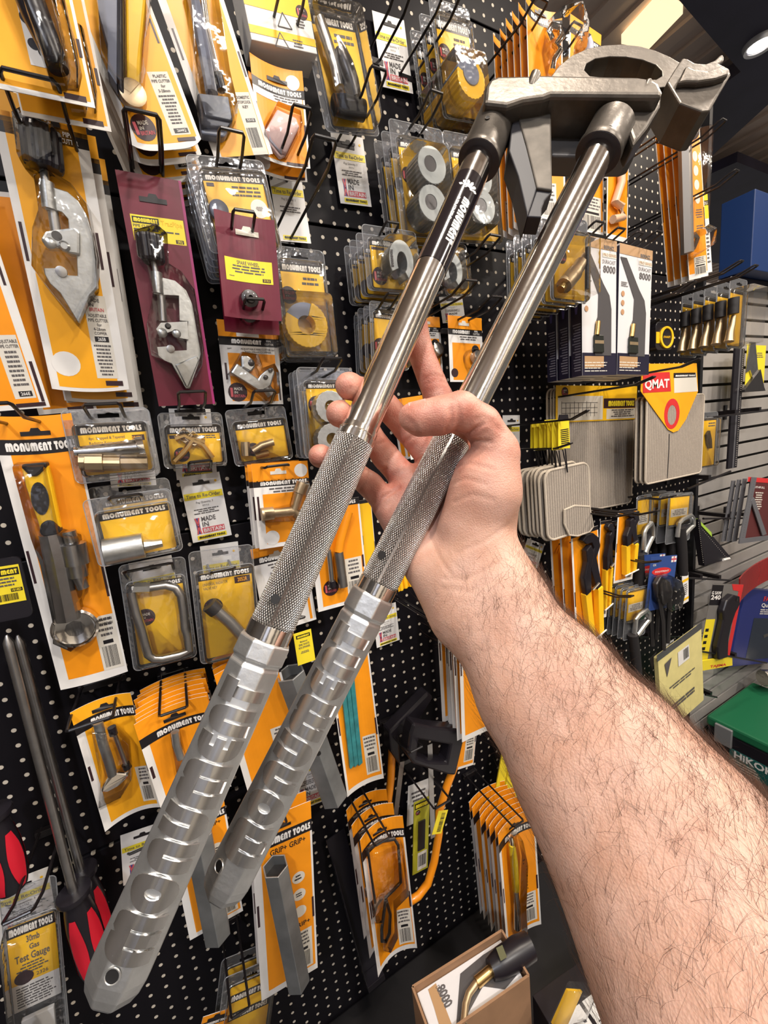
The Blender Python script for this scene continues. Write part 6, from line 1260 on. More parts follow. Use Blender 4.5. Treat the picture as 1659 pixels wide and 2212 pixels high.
# tape measure
c = Card('tape_measure', 'black and yellow tape measure hanging beside the torch boxes', 'tape measure', Q('a', 958, 385, 1058, 385, 1058, 550, 958, 550), .10); c.poly('case', BLKPL, rrect(-c.w/2, 0, c.w/2, c.h, .012), -.02, .012, bevel=.003); x, y = c.f(.6, .55); c.poly('yellow_rim', YELLOW, circle(x, y, c.w*.40, c.h*.40, 26), .011, .016, [circle(x, y, c.w*.30, c.h*.32, 20)], bevel=.001); c.poly('face_label', BLKPL, circle(x, y, c.w*.30, c.h*.32, 20), .011, .014); c.sheet('side_band', YELLOW, .0, .35, .2, .75, z=.013); c.txt('STANLEY', .40, .82, .50, .57, YELLOW, .0145); c.done()
hook((1424, 690), .12, 'holding the tape measure', w=.012)
# soldering mats
def fabric(name, col, sx=260):
    m = mat(name, col, .9, spec=.1); nt = m.node_tree; b = nt.nodes['Principled BSDF']; tc = nt.nodes.new('ShaderNodeTexCoord')
    wv = nt.nodes.new('ShaderNodeTexWave'); wv.inputs['Scale'].default_value = sx/6; wv.inputs['Distortion'].default_value = 1.2; wv.inputs['Detail Scale'].default_value = 6; nt.links.new(tc.outputs['Object'], wv.inputs['Vector'])
    n = nt.nodes.new('ShaderNodeTexNoise'); n.inputs['Scale'].default_value = 900; nt.links.new(tc.outputs['Object'], n.inputs['Vector'])
    mx = nt.nodes.new('ShaderNodeMix'); mx.data_type = 'RGBA'; mx.inputs[6].default_value = (*[c_*.62 for c_ in col], 1); mx.inputs[7].default_value = (*[min(1, c_*1.15) for c_ in col], 1)
    ad = nt.nodes.new('ShaderNodeMath'); ad.operation = 'MULTIPLY'; nt.links.new(wv.outputs['Fac'], ad.inputs[0]); nt.links.new(n.outputs['Fac'], ad.inputs[1]); 
    a2_ = nt.nodes.new('ShaderNodeMath'); a2_.operation = 'MULTIPLY'; a2_.inputs[1].default_value = 1.9; a2_.use_clamp = True; nt.links.new(ad.outputs[0], a2_.inputs[0]); nt.links.new(a2_.outputs[0], mx.inputs[0]); nt.links.new(mx.outputs[2], b.inputs['Base Color'])
    bp = nt.nodes.new('ShaderNodeBump'); bp.inputs['Distance'].default_value = .001; nt.links.new(a2_.outputs[0], bp.inputs['Height']); nt.links.new(bp.outputs['Normal'], b.inputs['Normal']); return m
FAB = fabric('mat_cloth', (.40, .345, .29)); STITCH = mat('stitched_edge', (.58, .50, .40), .9, bump=.8, bscale=700)
def solder_mat(quad, d, label, r=.012, name='soldering_mat', rad2=.0026, group=None):
    c = Card(name, label, 'soldering mat', quad, d, None, group); ol = rrect(-c.w/2, 0, c.w/2, c.h, r, 5); c.poly('mat_sheet', FAB, ol, 0, .003)
    MB().tube([V((x, y, .0015)) for x, y in ol], rad2, 7, True).build('mat_binding', STITCH, c.root, smooth=True); return c
c = solder_mat(Q('0', 1197, 842, 1362, 838, 1369, 1085, 1205, 1112), .05, 'large grey woven soldering mat with yellow header card', r=.014)
c.sheet('header_card', YELLOW, -.02, -.02, 1.02, .26, z=.0035, th=.001); c.sheet('header_picture', CREAM, 0, .06, .55, .25, z=.0047); c.rect(.56, .08, 1.0, .16, BRITDARK, .0047); c.logo('MONUMENT TOOLS', .62, .98, .10, .145, LEMON, .0051); c.rect(.60, .165, 1.0, .25, CREAM, .0047); c.para(.66, .172, .98, .24, 4, z=.0052)
for k_ in range(9): c.rect(.04+.05*k_, .10+.01*(k_ % 3), .045+.05*k_, .22, INK, .005)
for k_ in range(3): c.rect(.04, .11+.04*k_, .48, .114+.04*k_, INK, .005)
c.badge(.08, .03, .012, .0048); p = c.f(.30, .985); c.done(); c.behind(3, .009, 'grey soldering mat behind the large one', 'large soldering mats'); hook(Q('a', 975, 708)[0], .27, 'long, over the large soldering mat', w=.010, rise=.008)
c = solder_mat(Q('a', 885, 840, 1235, 822, 1288, 1255, 962, 1330), .14, 'split grey soldering mat under a yellow shield card', r=.012)
P_ = c.q('a', 945, 625, 1235, 622, 1243, 790, 1170, 960, 1125, 1025, 1095, 1036, 1065, 1020, 900, 790, 905, 690, z=.006); c.poly('shield_card', AMBER, P_, .004, .0052); c.poly('shield_edge', YELLOW, P_, .0038, .0045)
c.poly('red_panel', RED, c.q('a', 912, 680, 1072, 675, 1080, 790, 912, 800, z=.006), .005, .0057); vs, fs, w_ = text('QMAT', .03); a, b = [c.px(*q, .006) for q in Q('a', 922, 775, 1068, 765)]; mb = MB(); mb.add([(a[0]+(b[0]-a[0])*v[0]/w_, a[1]+v[1]*.020+(b[1]-a[1])*v[0]/w_, .0060) for v in vs], fs); mb.build('red_panel_lettering', WHITE, c.root)
c.poly('label_panel', CREAM, c.q('a', 1098, 680, 1230, 680, 1240, 790, 1100, 800, z=.006), .005, .0056); c.poly('black_strip', BLACK, c.q('a', 1096, 680, 1226, 678, 1228, 705, 1096, 710, z=.006), .0056, .0059); a, b = [c.px(*q, .006) for q in Q('a', 1106, 703, 1222, 700)]; vs, fs, w_ = logo('MONUMENT TOOLS'); mb = MB(); mb.add([(a[0]+(b[0]-a[0])*v[0]/w_, a[1]+v[1]*.0042, .0061) for v in vs], fs); mb.build('strip_lettering', WHITE, c.root)
x, y = c.px(*Q('a', 1086, 925)[0], .006); c.poly('red_oval', RED, circle(x, y, .034, .038, 26), .005, .0057, [circle(x, y-.003, .020, .025, 20)]); c.poly('oval_picture', FAB, circle(x, y-.003, .020, .025, 20), .005, .0054); c.rod('mat_seam', DARKST, c.q('a', 1070, 1045, 1068, 1130, 1058, 1310, z=.004), .0011, .0032, 6); c.done(); c.behind(2, .012, 'dark-edged soldering mat behind the split one', 'split soldering mats', drop=('shield_card', 'shield_edge', 'red_panel')); hook(Q('a', 1250, 600)[0], .27, 'above the yellow shield card', w=.010, rise=.008)
c = solder_mat(Q('a', 338, 1270, 545, 1225, 622, 1590, 318, 1690), .145, 'front small grey soldering mat with folded corner patch', r=.020, rad2=.003)
pt = c.q('a', 440, 1500, 500, 1475, 590, 1480, 612, 1600, 590, 1630, 520, 1655, 470, 1650, 440, 1580, z=.008); c.poly('corner_patch', FAB, pt, .006, .009); MB().tube([V((*p, .0078)) for p in pt], .0024, 6, True).build('patch_binding', STITCH, c.root, smooth=True)
tp = c.px(*Q('a', 455, 1275)[0], .004); lb = c.q('a', 412, 960, 476, 958, 482, 1130, 412, 1132, z=.01); c.rod('cord_tie', BLKPL, [tp, ((lb[2][0]+lb[3][0])/2-.004, lb[2][1]), ((lb[2][0]+lb[3][0])/2+.004, lb[2][1]), tp], .0012, .006, 6); c.poly('yellow_label', LEMON, lb, .006, .007); c.poly('hanger_loop', BLKPL, c.q('a', 420, 930, 470, 928, 474, 960, 414, 962, z=.01), .005, .007); mb = MB(); lx = sorted(lb)[0][0]
for k_ in range(9): y = lb[3][1]+.004+k_*.004; mb.add([(lb[3][0]+.009, y, .0075), (lb[2][0]-.003, y, .0075), (lb[2][0]-.003, y+.002, .0075), (lb[3][0]+.009, y+.002, .0075)], [(0, 1, 2, 3)])
mb.build('label_barcode', BLACK, c.root, kind='stuff'); c.done()
c.behind(6, .0125, 'small grey soldering mat in the row with yellow labels', 'small soldering mats with yellow labels', drop=('corner_patch', 'patch_binding'), jit=.003, rot=.02); hook(Q('a', 580, 910)[0], .22, 'through the row of yellow mat labels', w=.008, rise=.012); hook(Q('a', 480, 1105)[0], .18, 'below the yellow mat labels', w=.008, rise=.008)
reorder_tag(Q('a', 70, 935, 170, 932, 175, 1200, 72, 1205), .01, 'white reorder tag behind the yellow mat labels'); reorder_tag(Q('b', 190, 290, 298, 318, 300, 470, 205, 420), .012, 'white reorder tag beside the wrist under the small mats')
# water pump pliers
def pliers(quad, d, label, full=True):
    c = orange_card(quad, d, label, 'carded_pliers', band_v=(.0, .03), border=.06, lab=(.62, .80, .95, .97), cat='pliers', head=None, slot=False); f = c.f
    c.poly('jaw', BLKPL, [f(u, v) for u, v in ((.20, .05), (.35, .02), (.60, .02), (.80, .07), (.86, .14), (.70, .22), (.86, .46), (.68, .48), (.48, .30), (.50, .22), (.62, .14), (.55, .09), (.36, .09))], .003, .016, bevel=.002)
    c.poly('lower_jaw', BLKPL, [f(u, v) for u, v in ((.28, .13), (.46, .10), (.56, .17), (.42, .28), (.40, .46), (.22, .48), (.16, .34), (.30, .22))], .006, .020, bevel=.002)
    c.poly('yellow_grip', YELLOW, [f(u, v) for u, v in ((.68, .47), (.87, .46), (.84, .86), (.66, .88))], .003, .018, bevel=.003); c.poly('yellow_grip', YELLOW, [f(u, v) for u, v in ((.20, .47), (.41, .46), (.52, .88), (.34, .90))], .003, .018, bevel=.003)
    c.rod('adjust_pin', CHROME, [f(.38, .44), f(.62, .41)], .003, .024, 8); c.rod('cable_tie', WHITE, [f(.2, .88), f(.5, .86), f(.9, .83)], .0018, .02, 6); return c.done()
c = pliers(Q('b', 475, 285, 615, 200, 688, 925, 520, 985), .13, 'front orange card with large black and yellow water pump pliers'); c.behind(2, .03, 'orange pliers card behind the large pliers', 'large pliers cards', drop=('jaw', 'lower_jaw', 'yellow_grip', 'adjust_pin')); pliers(Q('b', 616, 195, 707, 178, 706, 748, 662, 758), .10, 'orange card with mid-sized black and yellow pliers'); pliers(Q('b', 760, 118, 868, 108, 853, 525, 735, 556), .12, 'orange card with the smallest black and yellow pliers'); pliers(Q('b', 700, 190, 752, 180, 740, 520, 696, 530), .07, 'dim orange pliers card between the others')
hook(Q('b', 870, 135)[0], .25, 'fanning over the three pliers cards', w=.02); hook(Q('b', 1000, 125)[0], .28, 'longest over the pliers cards', w=.010); hook(Q('b', 480, 310)[0], .10, 'beside the large pliers', w=.012)
# D-framed hand saws in clear packs
def dpack(quad, d, label, tail, yellow=True):
    c = clamshell(quad, d, label, ins=(.08, .06, .85, .62), band=(0, .02), head=None, lines=0, deep=.012, name='mini_saw_pack', cat='mini saw', slot=(.5, .03)); f = c.f; c.rect(.12, .30, .8, .46, CREAM, .0018); c.para(.16, .32, .76, .44, 4, z=.0021)
    c.rod('d_frame', ZINC, [f(u, v) for u, v in ((.30, .86), (.32, .58), (.45, .52), (.80, .46), (.92, .54), (.94, .68), (.80, .74), (.45, .92))], .006, .012, 8); c.poly('saw_core', BLKPL, [f(u, v) for u, v in ((.38, .78), (.40, .62), (.78, .54), (.82, .64), (.5, .84))], .004, .012)
    a, b = [c.px(*q, .012) for q in tail]; c.rod('saw_handle', RUBBER, [a, ((a[0]+b[0])/2+.002, (a[1]+b[1])/2), b], .013, .012, 10); return c.done()
c = dpack(Q('b', 1060, 35, 1200, 0, 1195, 300, 1045, 312), .12, 'front clear mini saw pack by the black speed square', Q('b', 1135, 220, 1150, 500)); c.behind(3, .024, 'clear mini saw pack behind the one by the speed square', 'mini saw packs by the speed square', keep=('clear_shell', 'saw_handle'))
c = dpack(Q('b', 800, 600, 945, 560, 920, 858, 800, 892), .13, 'front clear mini saw pack above the long black handle', Q('b', 850, 860, 875, 1090)); c.behind(5, .015, 'clear mini saw pack stacked behind the one above the black handle', 'mini saw packs stacked closely'); dpack(Q('b', 868, 40, 960, 15, 945, 385, 862, 400), .10, 'clear mini saw pack beside the smallest pliers', Q('b', 885, 380, 890, 560)); hook(Q('b', 845, 635)[0], .19, 'through the closely stacked mini saw packs', w=.014); hook(Q('b', 1100, 35)[0], .17, 'through the mini saw packs by the speed square', w=.012)
# blue pliers card
BLUE = mat('card_blue', (.03, .07, .25), .4)
c = Card('carded_pipe_pliers', 'front blue card with union flag and black parallel pliers', 'pliers', Q('b', 948, 402, 1100, 385, 1092, 690, 930, 720), .14); c.sheet('backing_card', BLUE, th=.0008, r=.004); c.rect(.78, .02, .98, .13, WHITE, .001)
for (a0, b0, a1, b1, wd2) in ((.78, .075, .98, .075, .016), (.88, .02, .88, .13, .016)): c.rect(min(a0, a1)-(0 if a0 != a1 else .018), min(b0, b1)-(wd2 if b0 == b1 else 0), max(a0, a1)+(0 if a0 != a1 else .018), max(b0, b1)+(wd2 if b0 == b1 else 0), BRITRED, .0012)
c.poly('red_oval', RED, [c.f(.45+.36*math.cos(t)*(1 if abs(math.cos(t)) < .9 else 1), .28+.07*math.sin(t)) for t in [2*PI*i/24 for i in range(24)]], .001, .0014); c.txt('FOOTPRINT', .2, .72, .265, .295, WHITE, .0018); c.txt('OX', .1, .22, .13, .17, CREAM, .0012)
c.poly('pliers_head', DARKST, c.q('b', 990, 560, 1020, 510, 1070, 545, 1085, 600, 1075, 660, 1030, 690, 1000, 640, z=.016), .004, .018, bevel=.003); c.rod('pliers_arm', DARKST, c.q('b', 1005, 620, 1030, 780, 1035, 950, z=.014), .006, .014, 8); c.rod('pliers_arm', DARKST, c.q('b', 1070, 640, 1065, 780, 1058, 910, z=.014), .006, .014, 8); c.blister(c.q('b', 960, 510, 1020, 490, 1080, 520, 1098, 600, 1080, 690, 1020, 710, 960, 650), .030, .12); c.done(); c.behind(1, .03, 'blue pliers card behind the front one', 'blue pliers cards'); hook(Q('b', 1010, 425)[0], .20, 'through the blue pliers cards', w=.012)
# pale yellow pads
c = Card('yellow_pad_pack', 'front pale yellow pad in clear wrap with a barcode sticker', 'pad pack', Q('b', 922, 1065, 1218, 850, 1297, 1205, 1085, 1400), .13); PAD = mat('pad_yellow', (.72, .63, .26), .6, noise=.06, nscale=30); c.poly('pad', PAD, rrect(-c.w/2, 0, c.w/2, c.h, .004), -.008, .004, bevel=.002); c.poly('clear_wrap', FLANGE, rrect(-c.w/2-.006, c.h*.97, c.w/2+.006, c.h+.014, .004), .0045, .005); c.rect(.42, .10, .68, .28, WHITE, .0054); c.bars(.54, .12, .66, .25, z=.0058); c.para(.2, .45, .8, .52, 2, z=.0054); c.para(.15, .70, .85, .78, 2, z=.0054, fill=.7); b = c.ink(INK); b.add([V((*c.f(u, v), .0055)) for u, v in ((.12, .12), (.28, .10), (.16, .30))], [(0, 1, 2)]); c.done(); c.behind(3, .014, 'pale yellow pad pack behind the front one', 'pale yellow pad packs')
# speed square
c = Card('speed_square', 'black triangular speed square with white ticks and a green sleeve', 'square', Q('l', 690, 1500, 1150, 1500, 1150, 2100, 700, 2100), .10); c.poly('square_plate', BLKPL, c.q('l', 700, 1512, 920, 1740, 1150, 2010, 1060, 2040, 790, 2100, 740, 1800), 0, .004, [c.q('l', 790, 1780, 860, 1790, 920, 1900, 930, 1990, 800, 2010)][:0], bevel=.0006); c.poly('square_fence', BLKPL, c.q('l', 690, 1512, 720, 1520, 800, 2095, 775, 2105), -.006, .012, bevel=.001); c.poly('green_sleeve', mat('lime_green', (.35, .55, .06), .4), c.q('l', 705, 1515, 740, 1515, 915, 1690, 920, 1745, z=.006), .004, .006)
mb = MB()
for i in range(22):
    for (A_, B_) in (((712, 1560), (775, 2060)), ((740, 1580), (1100, 2000))):
        t_ = i/21; p = c.px(*Q('l', A_[0]+(B_[0]-A_[0])*t_, A_[1]+(B_[1]-A_[1])*t_)[0], .005); mb.add([(p[0]-.0012, p[1]-.0007, .0128 if A_[0] < 730 else .0046), (p[0]+.0012, p[1]-.0007, .0128 if A_[0] < 730 else .0046), (p[0]+.0012, p[1]+.0007, .0128 if A_[0] < 730 else .0046), (p[0]-.0012, p[1]+.0007, .0128 if A_[0] < 730 else .0046)], [(0, 1, 2, 3)])
mb.build('scale_ticks', CREAM, c.root, kind='stuff'); c.rod('white_tip', WHITE, c.q('l', 1030, 2030, 1110, 2010), .004, .006); c.done()
# grey framing squares
def fsquare(q, d, label, red=False):
    c = Card('framing_square', label, 'square', q, d, None, 'grey framing squares'); f = c.f; MET = mat('square_grey', (.22, .22, .24), .4, .5)
    if red: c.sheet('red_card', mat('dark_red_card', (.10, .02, .02), .5), .12, .02, 1, .96, z=-.003); c.sheet('red_top', RED, .05, 0, 1, .07, z=-.002); c.txt('FAITHFULL', .2, .6, .13, .16, WHITE, 0); c.para(.3, .22, .6, .5, 8, CREAM, 0)
    c.poly('blade', MET, [f(0, .985), f(.16 if red else .5, .985), f(.26 if red else .9, .0), f(.12 if red else .45, .0)], 0, .003); 
    if red: c.poly('base_arm', MET, [f(.0, .93), f(1, .90), f(1, .97), f(.0, 1)], .0005, .004); c.poly('brace', MET, [f(.18, .35), f(.26, .30), f(.85, .88), f(.72, .90)], .0008, .0034)
    b = c.ink(BLACK)
    for i in range(24): t_ = i/24; x, y = f((.20 if red else .7)-(.12 if red else .45)*t_, .03+.92*t_); b.add([(x-.0015, y, .0034), (x+.0015, y, .0034), (x+.0015, y+.001, .0034), (x-.0015, y+.001, .0034)], [(0, 1, 2, 3)])
    return c.done()
fsquare(Q('l', 1310, 1010, 1700, 1020, 1680, 1790, 1300, 1800), .13, 'front grey framing square on a dark red card', True)
for i, (x, lb_) in enumerate(((1075, 'furthest of the three bare framing square blades from the red card'), (1145, 'middle bare framing square blade in the row'), (1215, 'bare framing square blade next to the red card'))): fsquare(Q('l', x, 1050-12*i, x+110, 1040-12*i, x+85, 1790, x-5, 1800), .09+.01*i, lb_)
# G saw
c = Card('folding_saw_pack', 'red and yellow card with a black folding saw', 'saw', Q('m', 300, 185, 612, 155, 610, 880, 295, 880), .12); c.sheet('backing_card', mat('saw_grey', (.16, .15, .14), .5), th=.001, r=.004); c.sheet('red_edge', RED, .87, 0, 1, .97, z=.0012); c.poly('red_corner', RED, [c.f(.6, .0), c.f(1, 0), c.f(1, .10), c.f(.68, .08)], .001, .0016); c.sheet('black_top', BLACK, 0, .02, .35, .28, z=.0011); c.txt('G SAW', .02, .32, .10, .14, WHITE, .0014, .03); c.txt('240', .02, .32, .15, .205, WHITE, .0014, .03); c.sheet('yellow_side', LEMON, 0, .46, .28, 1, z=.0012)
for v_ in (.58, .66, .74, .82): c.rect(.04, v_, .14, v_+.04, BLACK, .0014)
c.poly('saw_handle', BLKPL, [c.f(u, v) for u, v in ((.30, .20), (.48, .12), (.70, .14), (.76, .24), (.66, .36), (.60, .52), (.60, .70), (.70, .95), (.40, .97), (.30, .80), (.32, .45), (.26, .34))], .002, .022, bevel=.005); c.disc(.6, .18, .006, DARKST, .023); c.poly('yellow_lip', LEMON, [c.f(-.02, .98), c.f(.98, .97), c.f(1.05, 1.10), c.f(.1, 1.11)], .004, .010); vs, fs, w_ = text('TAJIMA', .03); a, b = c.f(.30, 1.085), c.f(.82, 1.085); mb = MB(); mb.add([(a[0]+(b[0]-a[0])*v[0]/w_, a[1]+v[1]*.008, .0105) for v in vs], fs); mb.build('lip_lettering', RED, c.root); c.done()
# blue clamp box and red wrap
c = Card('clamp_box', 'dark blue boxed clamp beside the folding saw', 'boxed clamp', Q('m', 640, 190, 1100, 290, 1090, 880, 622, 985), .05); MB().box((0, c.h/2, -.02), (c.w, c.h, .04)).build('box_body', mat('clamp_blue', (.02, .03, .16), .4), c.root, bevel=.001); c.txt('FAITHFULL', .40, .95, .08, .14, RED, .001, .03); c.txt('Quick Clamp', .38, .95, .17, .22, WHITE, .001, .02); c.para(.38, .25, .95, .33, 3, CREAM, .001, False); c.sheet('picture_panel', mat('picture_navy', (.02, .03, .05), .3), .28, .37, 1, .93, z=.0006); c.poly('clamp_picture', STEEL, [c.f(.55, .60), c.f(.95, .50), c.f(.95, .54), c.f(.58, .64)], .0008, .0014); c.done()
c = Card('red_wrapped_pack', 'glossy red wrapped pack above the blue clamp box', 'pack', Q('m', 660, -60, 1100, -60, 1090, 190, 650, 165), .085, bow=.015); c.sheet('wrap', mat('red_wrap', (.30, .02, .02), .25, coat=.6, bump=.5, bscale=40), th=.004, r=.006); c.done()
# black rule, clear yellow pack, combination square and bars on the slatwall
c = Card('long_rule', 'long black measuring rule hanging on the grey slatwall', 'rule', Q('a', 1438, 538, 1490, 535, 1478, 1243, 1420, 1248), .05); c.sheet('rule_bar', BLKPL, th=.006); c.sheet('rule_edge', mat('rule_grey', (.10, .10, .11), .4), .45, 0, .62, 1, z=.0065); b = c.ink(CREAM)
for i in range(60): x, y = c.f(.82, .01+i/61); b.add([(x-.003, y, .0068), (x+.003, y, .0068), (x+.003, y-.0012, .0068), (x-.003, y-.0012, .0068)], [(0, 1, 2, 3)])
c.done()
c = clamshell(Q('l', 735, 200, 960, 180, 985, 830, 800, 860), .10, 'clear yellow pack beside the split soldering mat', ins=(.1, .13, .9, .98), band=(0, .02), head=None, lines=2, deep=.014); c.poly('hand_tool', DARKST, [c.f(u, v) for u, v in ((.2, .4), (.35, .33), (.5, .5), (.55, .66), (.42, .66), (.3, .56))], .003, .010); c.done(); c.behind(1, .02, 'clear yellow pack behind the one beside the split mat', 'clear yellow packs beside the split mat', dx=.02)
c = Card('combination_square', 'black steel combination square on a yellow card', 'square', Q('a', 1500, 500, 1640, 500, 1640, 790, 1492, 795), .06); c.sheet('yellow_card', LEMON, .2, .05, .98, .95, z=0, th=.001); c.poly('square_head', DARKST, [c.f(u, v) for u, v in ((.05, .95), (.65, .55), (.85, .92), (.92, 1), (.05, 1))], .001, .012, bevel=.001); c.poly('steel_rule', STEEL, [c.f(u, v) for u, v in ((.25, .0), (.45, .0), (.75, .95), (.62, .97), (.30, .55), (.18, .6))], .002, .006); c.para(.55, .2, .9, .32, 3); c.done()
def bar(p0, p1, d, what, r=.0032, up_=True):
    a, b = W(*p0, d), W(*p1, d); t = thing('slatwall_bar', what, 'bar', Matrix.Translation(a)); MB().tube([V((0, 0, 0)), b-a], r, 8).build('bar_rod', WIRE, t, smooth=True)
    for f_ in ((.35, .75) if up_ else (.5,)):
        q = (b-a)*f_; MB().box(q+V((0, d/2, .008)), (.014, d, .012)).build('bar_bracket', WIRE, t); MB().box(q+V((0, d-.003, .006)), (.016, .006, .05)).build('bar_clip', WIRE, t, bevel=.001)
    return t
bar(Q('l', 930, 240)[0], Q('l', 1700, 145)[0], .10, 'black bar on the slatwall crossing the long rule'); bar(Q('l', 810, 1515)[0], Q('l', 1700, 1505)[0], .10, 'black bar holding the speed square and framing squares'); bar(Q('l', 610, 1145)[0], Q('l', 1150, 920)[0], .12, 'slanting black bar under the split soldering mat', up_=False); bar(Q('m', 80, 85)[0], Q('m', 560, 110)[0], .10, 'short black bar with a white price tag above the folding saw'); bar(Q('m', 235, 830)[0], Q('m', 920, 950)[0], .13, 'black bar below the folding saw', up_=False); bar(Q('m', 300, 1275)[0], Q('m', 415, 1300)[0], .08, 'stub of black bar beside the yellow pads', up_=False); bar(Q('b', 480, 880)[0], Q('b', 1300, 870)[0], .03, 'thin black bar behind the mini saw packs', .002, False)
c = Card('price_tag', 'small white and yellow price tag on the black bar', 'tag', Q('m', 60, 60, 122, 25, 130, 320, 60, 360), .11); c.sheet('tag_card', WHITE, th=.0008, r=.002); c.rect(0, .18, 1, .27, YELLOW); c.rect(0, .82, 1, .90, YELLOW); c.para(.2, .35, .8, .75, 6); c.done()
# ------------------------------------------------------------------ blue board, power tool case, cartons
d = .085; a = W(1632, 407, d); b = W(1632, 583, d); X0 = a.x
t = thing('blue_board', 'large plain blue board on top of the grey slatwall', 'board', Matrix.Translation((X0, -d/2, b.z)))
MB().box((.45, 0, (a.z-b.z)/2), (.9, d, a.z-b.z)).build('blue_panel', mat('board_blue', (.006, .030, .125), .45), t, bevel=.002)
MB().box((.45, .02, -.012), (.9, .03, .02)).build('support_rail', BLKPL, t)
# green and black power tool case on the shelf
cb_ = W(1529, 1545, .03); y0, y1 = -.03, -.52; zt = cb_.z; hh = .24
t = thing('power_tool_case', 'green-topped black power tool case below the slatwall goods', 'case', Matrix.Translation((cb_.x+.18, (y0+y1)/2, zt-hh)))
MB().box((0, 0, hh*.42), (.36, y0-y1, hh*.84)).build('case_body', BLKPL, t, bevel=.008)
GRN = mat('case_green', (.012, .13, .055), .4)
MB().box((0, 0, hh*.92), (.368, y0-y1+.008, hh*.16)).build('case_lid', GRN, t, bevel=.008)
MB().box((-.187, .19, hh*.80), (.012, .055, .075)).build('latch', mat('latch_grey', (.20, .20, .20), .4), t, bevel=.003)
MB().box((-.187, -.12, hh*.80), (.012, .055, .075)).build('latch', mat('latch_grey', (.20, .20, .20), .4), t, bevel=.003)
MB().box((-.182, .085, hh*.42), (.004, .17, .10)).build('side_label', mat('label_teal', (.015, .10, .09), .35), t)
vs, fs, w_ = text('HiKOKI', .03); mb = MB(); mb.add([(-.1855, .155-v[0]/w_*.12, hh*.52+v[1]*.026) for v in vs], fs); mb.build('label_lettering', WHITE, t)
mb = MB()
for i in range(5): mb.add([(-.1855, .16, hh*.46-i*.010), (-.1855, .09-.006*(i % 3), hh*.46-i*.010), (-.1855, .09-.006*(i % 3), hh*.475-i*.010), (-.1855, .16, hh*.475-i*.010)], [(0, 1, 2, 3)])
mb.build('label_small_print', CREAM, t, kind='stuff')
LEAF = mat('leaflet_print', (.20, .18, .18), .35, noise=.9, nscale=30)
c = thing('leaflet_stack', 'glossy leaflets and sleeves lying on the green case', 'leaflets', Matrix.Translation((cb_.x+.26, -.28, zt)))
for i in range(3): MB().box((.0, .0, .008+.013*i), (.17, .22-.02*i, .011), Matrix.Rotation(.25+.12*i, 4, 'Z')).build('leaflet', LEAF if i != 1 else mat('leaflet_white', (.5, .48, .46), .4), c, bevel=.001)
FOIL = mat('foil', (.62, .58, .52), .22, 1.0, bump=.9, bscale=90)
f = thing('foil_roll', 'crinkled silver foil duct leaning behind the green case', 'foil roll', Matrix.Translation((cb_.x+.30, -.11, zt+.07)))
MB().lathe((0, .03, 0), (.9, -.45, -.12), [(0, .030)]+[(.004*i, .032 if i % 2 else .027) for i in range(1, 60)], 20).build('foil_tube', FOIL, f, smooth=True)
# base shelf
SHZ = -1.06
o = struct(MB().box((.45, -.19, SHZ-.05), (2.9, .38, .10)), 'trim_4', mat('base_black', (.012, .011, .012), .4), bevel=.004)
# open brown carton of torch boxes
ZR = -.74
p0, p1, p2 = H(891, 2131, ZR), H(1084, 2009, ZR), H(1182, 2078, ZR)
ex = (p1-p0); bw = ex.length; ex.normalize(); ey = V((ex.y, -ex.x, 0)); ey = ey if (p2-p1).dot(ey) > 0 else -ey; bd = (p2-p1).dot(ey)
M = Matrix.Translation((p0.x, p0.y, SHZ)) @ Matrix((ex, ey, V((0, 0, 1)))).transposed().to_4x4()
KR = mat('cardboard', (.30, .165, .085), .75, noise=.10, nscale=30); hb = ZR-SHZ
t = thing('open_carton', 'open brown cardboard carton holding torch boxes at the foot of the board', 'carton', M)
for nm, c_, d_ in (('back_wall', (bw/2, 0, hb/2), (bw, .004, hb)), ('front_wall', (bw/2, bd, hb/2), (bw, .004, hb)), ('left_wall', (0, bd/2, hb/2), (.004, bd, hb)), ('right_wall', (bw, bd/2, hb/2), (.004, bd, hb)), ('carton_base', (bw/2, bd/2, .003), (bw, bd, .005))): MB().box(c_, d_).build(nm, KR, t)
vs, fs, w_ = text('Qty 8', .02); mb = MB(); mb.add([(bw*.62+v[0]/w_*.07, bd+.0025, hb*.45+v[1]*.018) for v in vs], fs); mb.build('carton_lettering', mat('carton_ink', (.07, .04, .03), .7), t)
tb = thing('torch_box', 'white torch box lying face up in the open brown carton', 'boxed torch', M @ Matrix.Translation((bw*.5, bd*.5, hb-.075)))
MB().box((0, 0, .03), (bw*.94, bd*.92, .06)).build('box_body', mat('box_white', (.66, .65, .66), .4), tb, bevel=.001); TM = (M @ Matrix.Translation((bw*.5, bd*.5, hb-.075))).inverted(); zt_ = ZR-.015
def up3(z, *cc): return [TM @ (H(px, py, zt_)+V((0, 0, z))) for px, py in Q('g', *cc)]
def flat(nm, z, m, *cc): mb = MB(); q_ = up3(z, *cc); ar = sum(q_[i-1].x*q_[i].y-q_[i].x*q_[i-1].y for i in range(len(q_))); mb.add(q_ if ar > 0 else q_[::-1], [tuple(range(len(q_)))]); return mb.build(nm, m, tb)
flat('tan_end', .0006, mat('box_tan', (.42, .25, .12), .5), 250, 1440, 300, 1400, 400, 1659, 330, 1700, 290, 1560); flat('window_panel', .0006, mat('window_grey', (.085, .08, .082), .25), 455, 1340, 600, 1220, 740, 1130, 900, 1250, 740, 1440, 600, 1420, 470, 1659, 430, 1659)
MB().tube(up3(.008, 480, 1680, 490, 1560, 510, 1490, 560, 1420), .006, 10).build('torch_neck', DULLBRASS, tb, smooth=True); MB().tube(up3(.009, 560, 1420, 650, 1345), .009, 12).build('torch_nozzle', BRASS, tb, smooth=True)
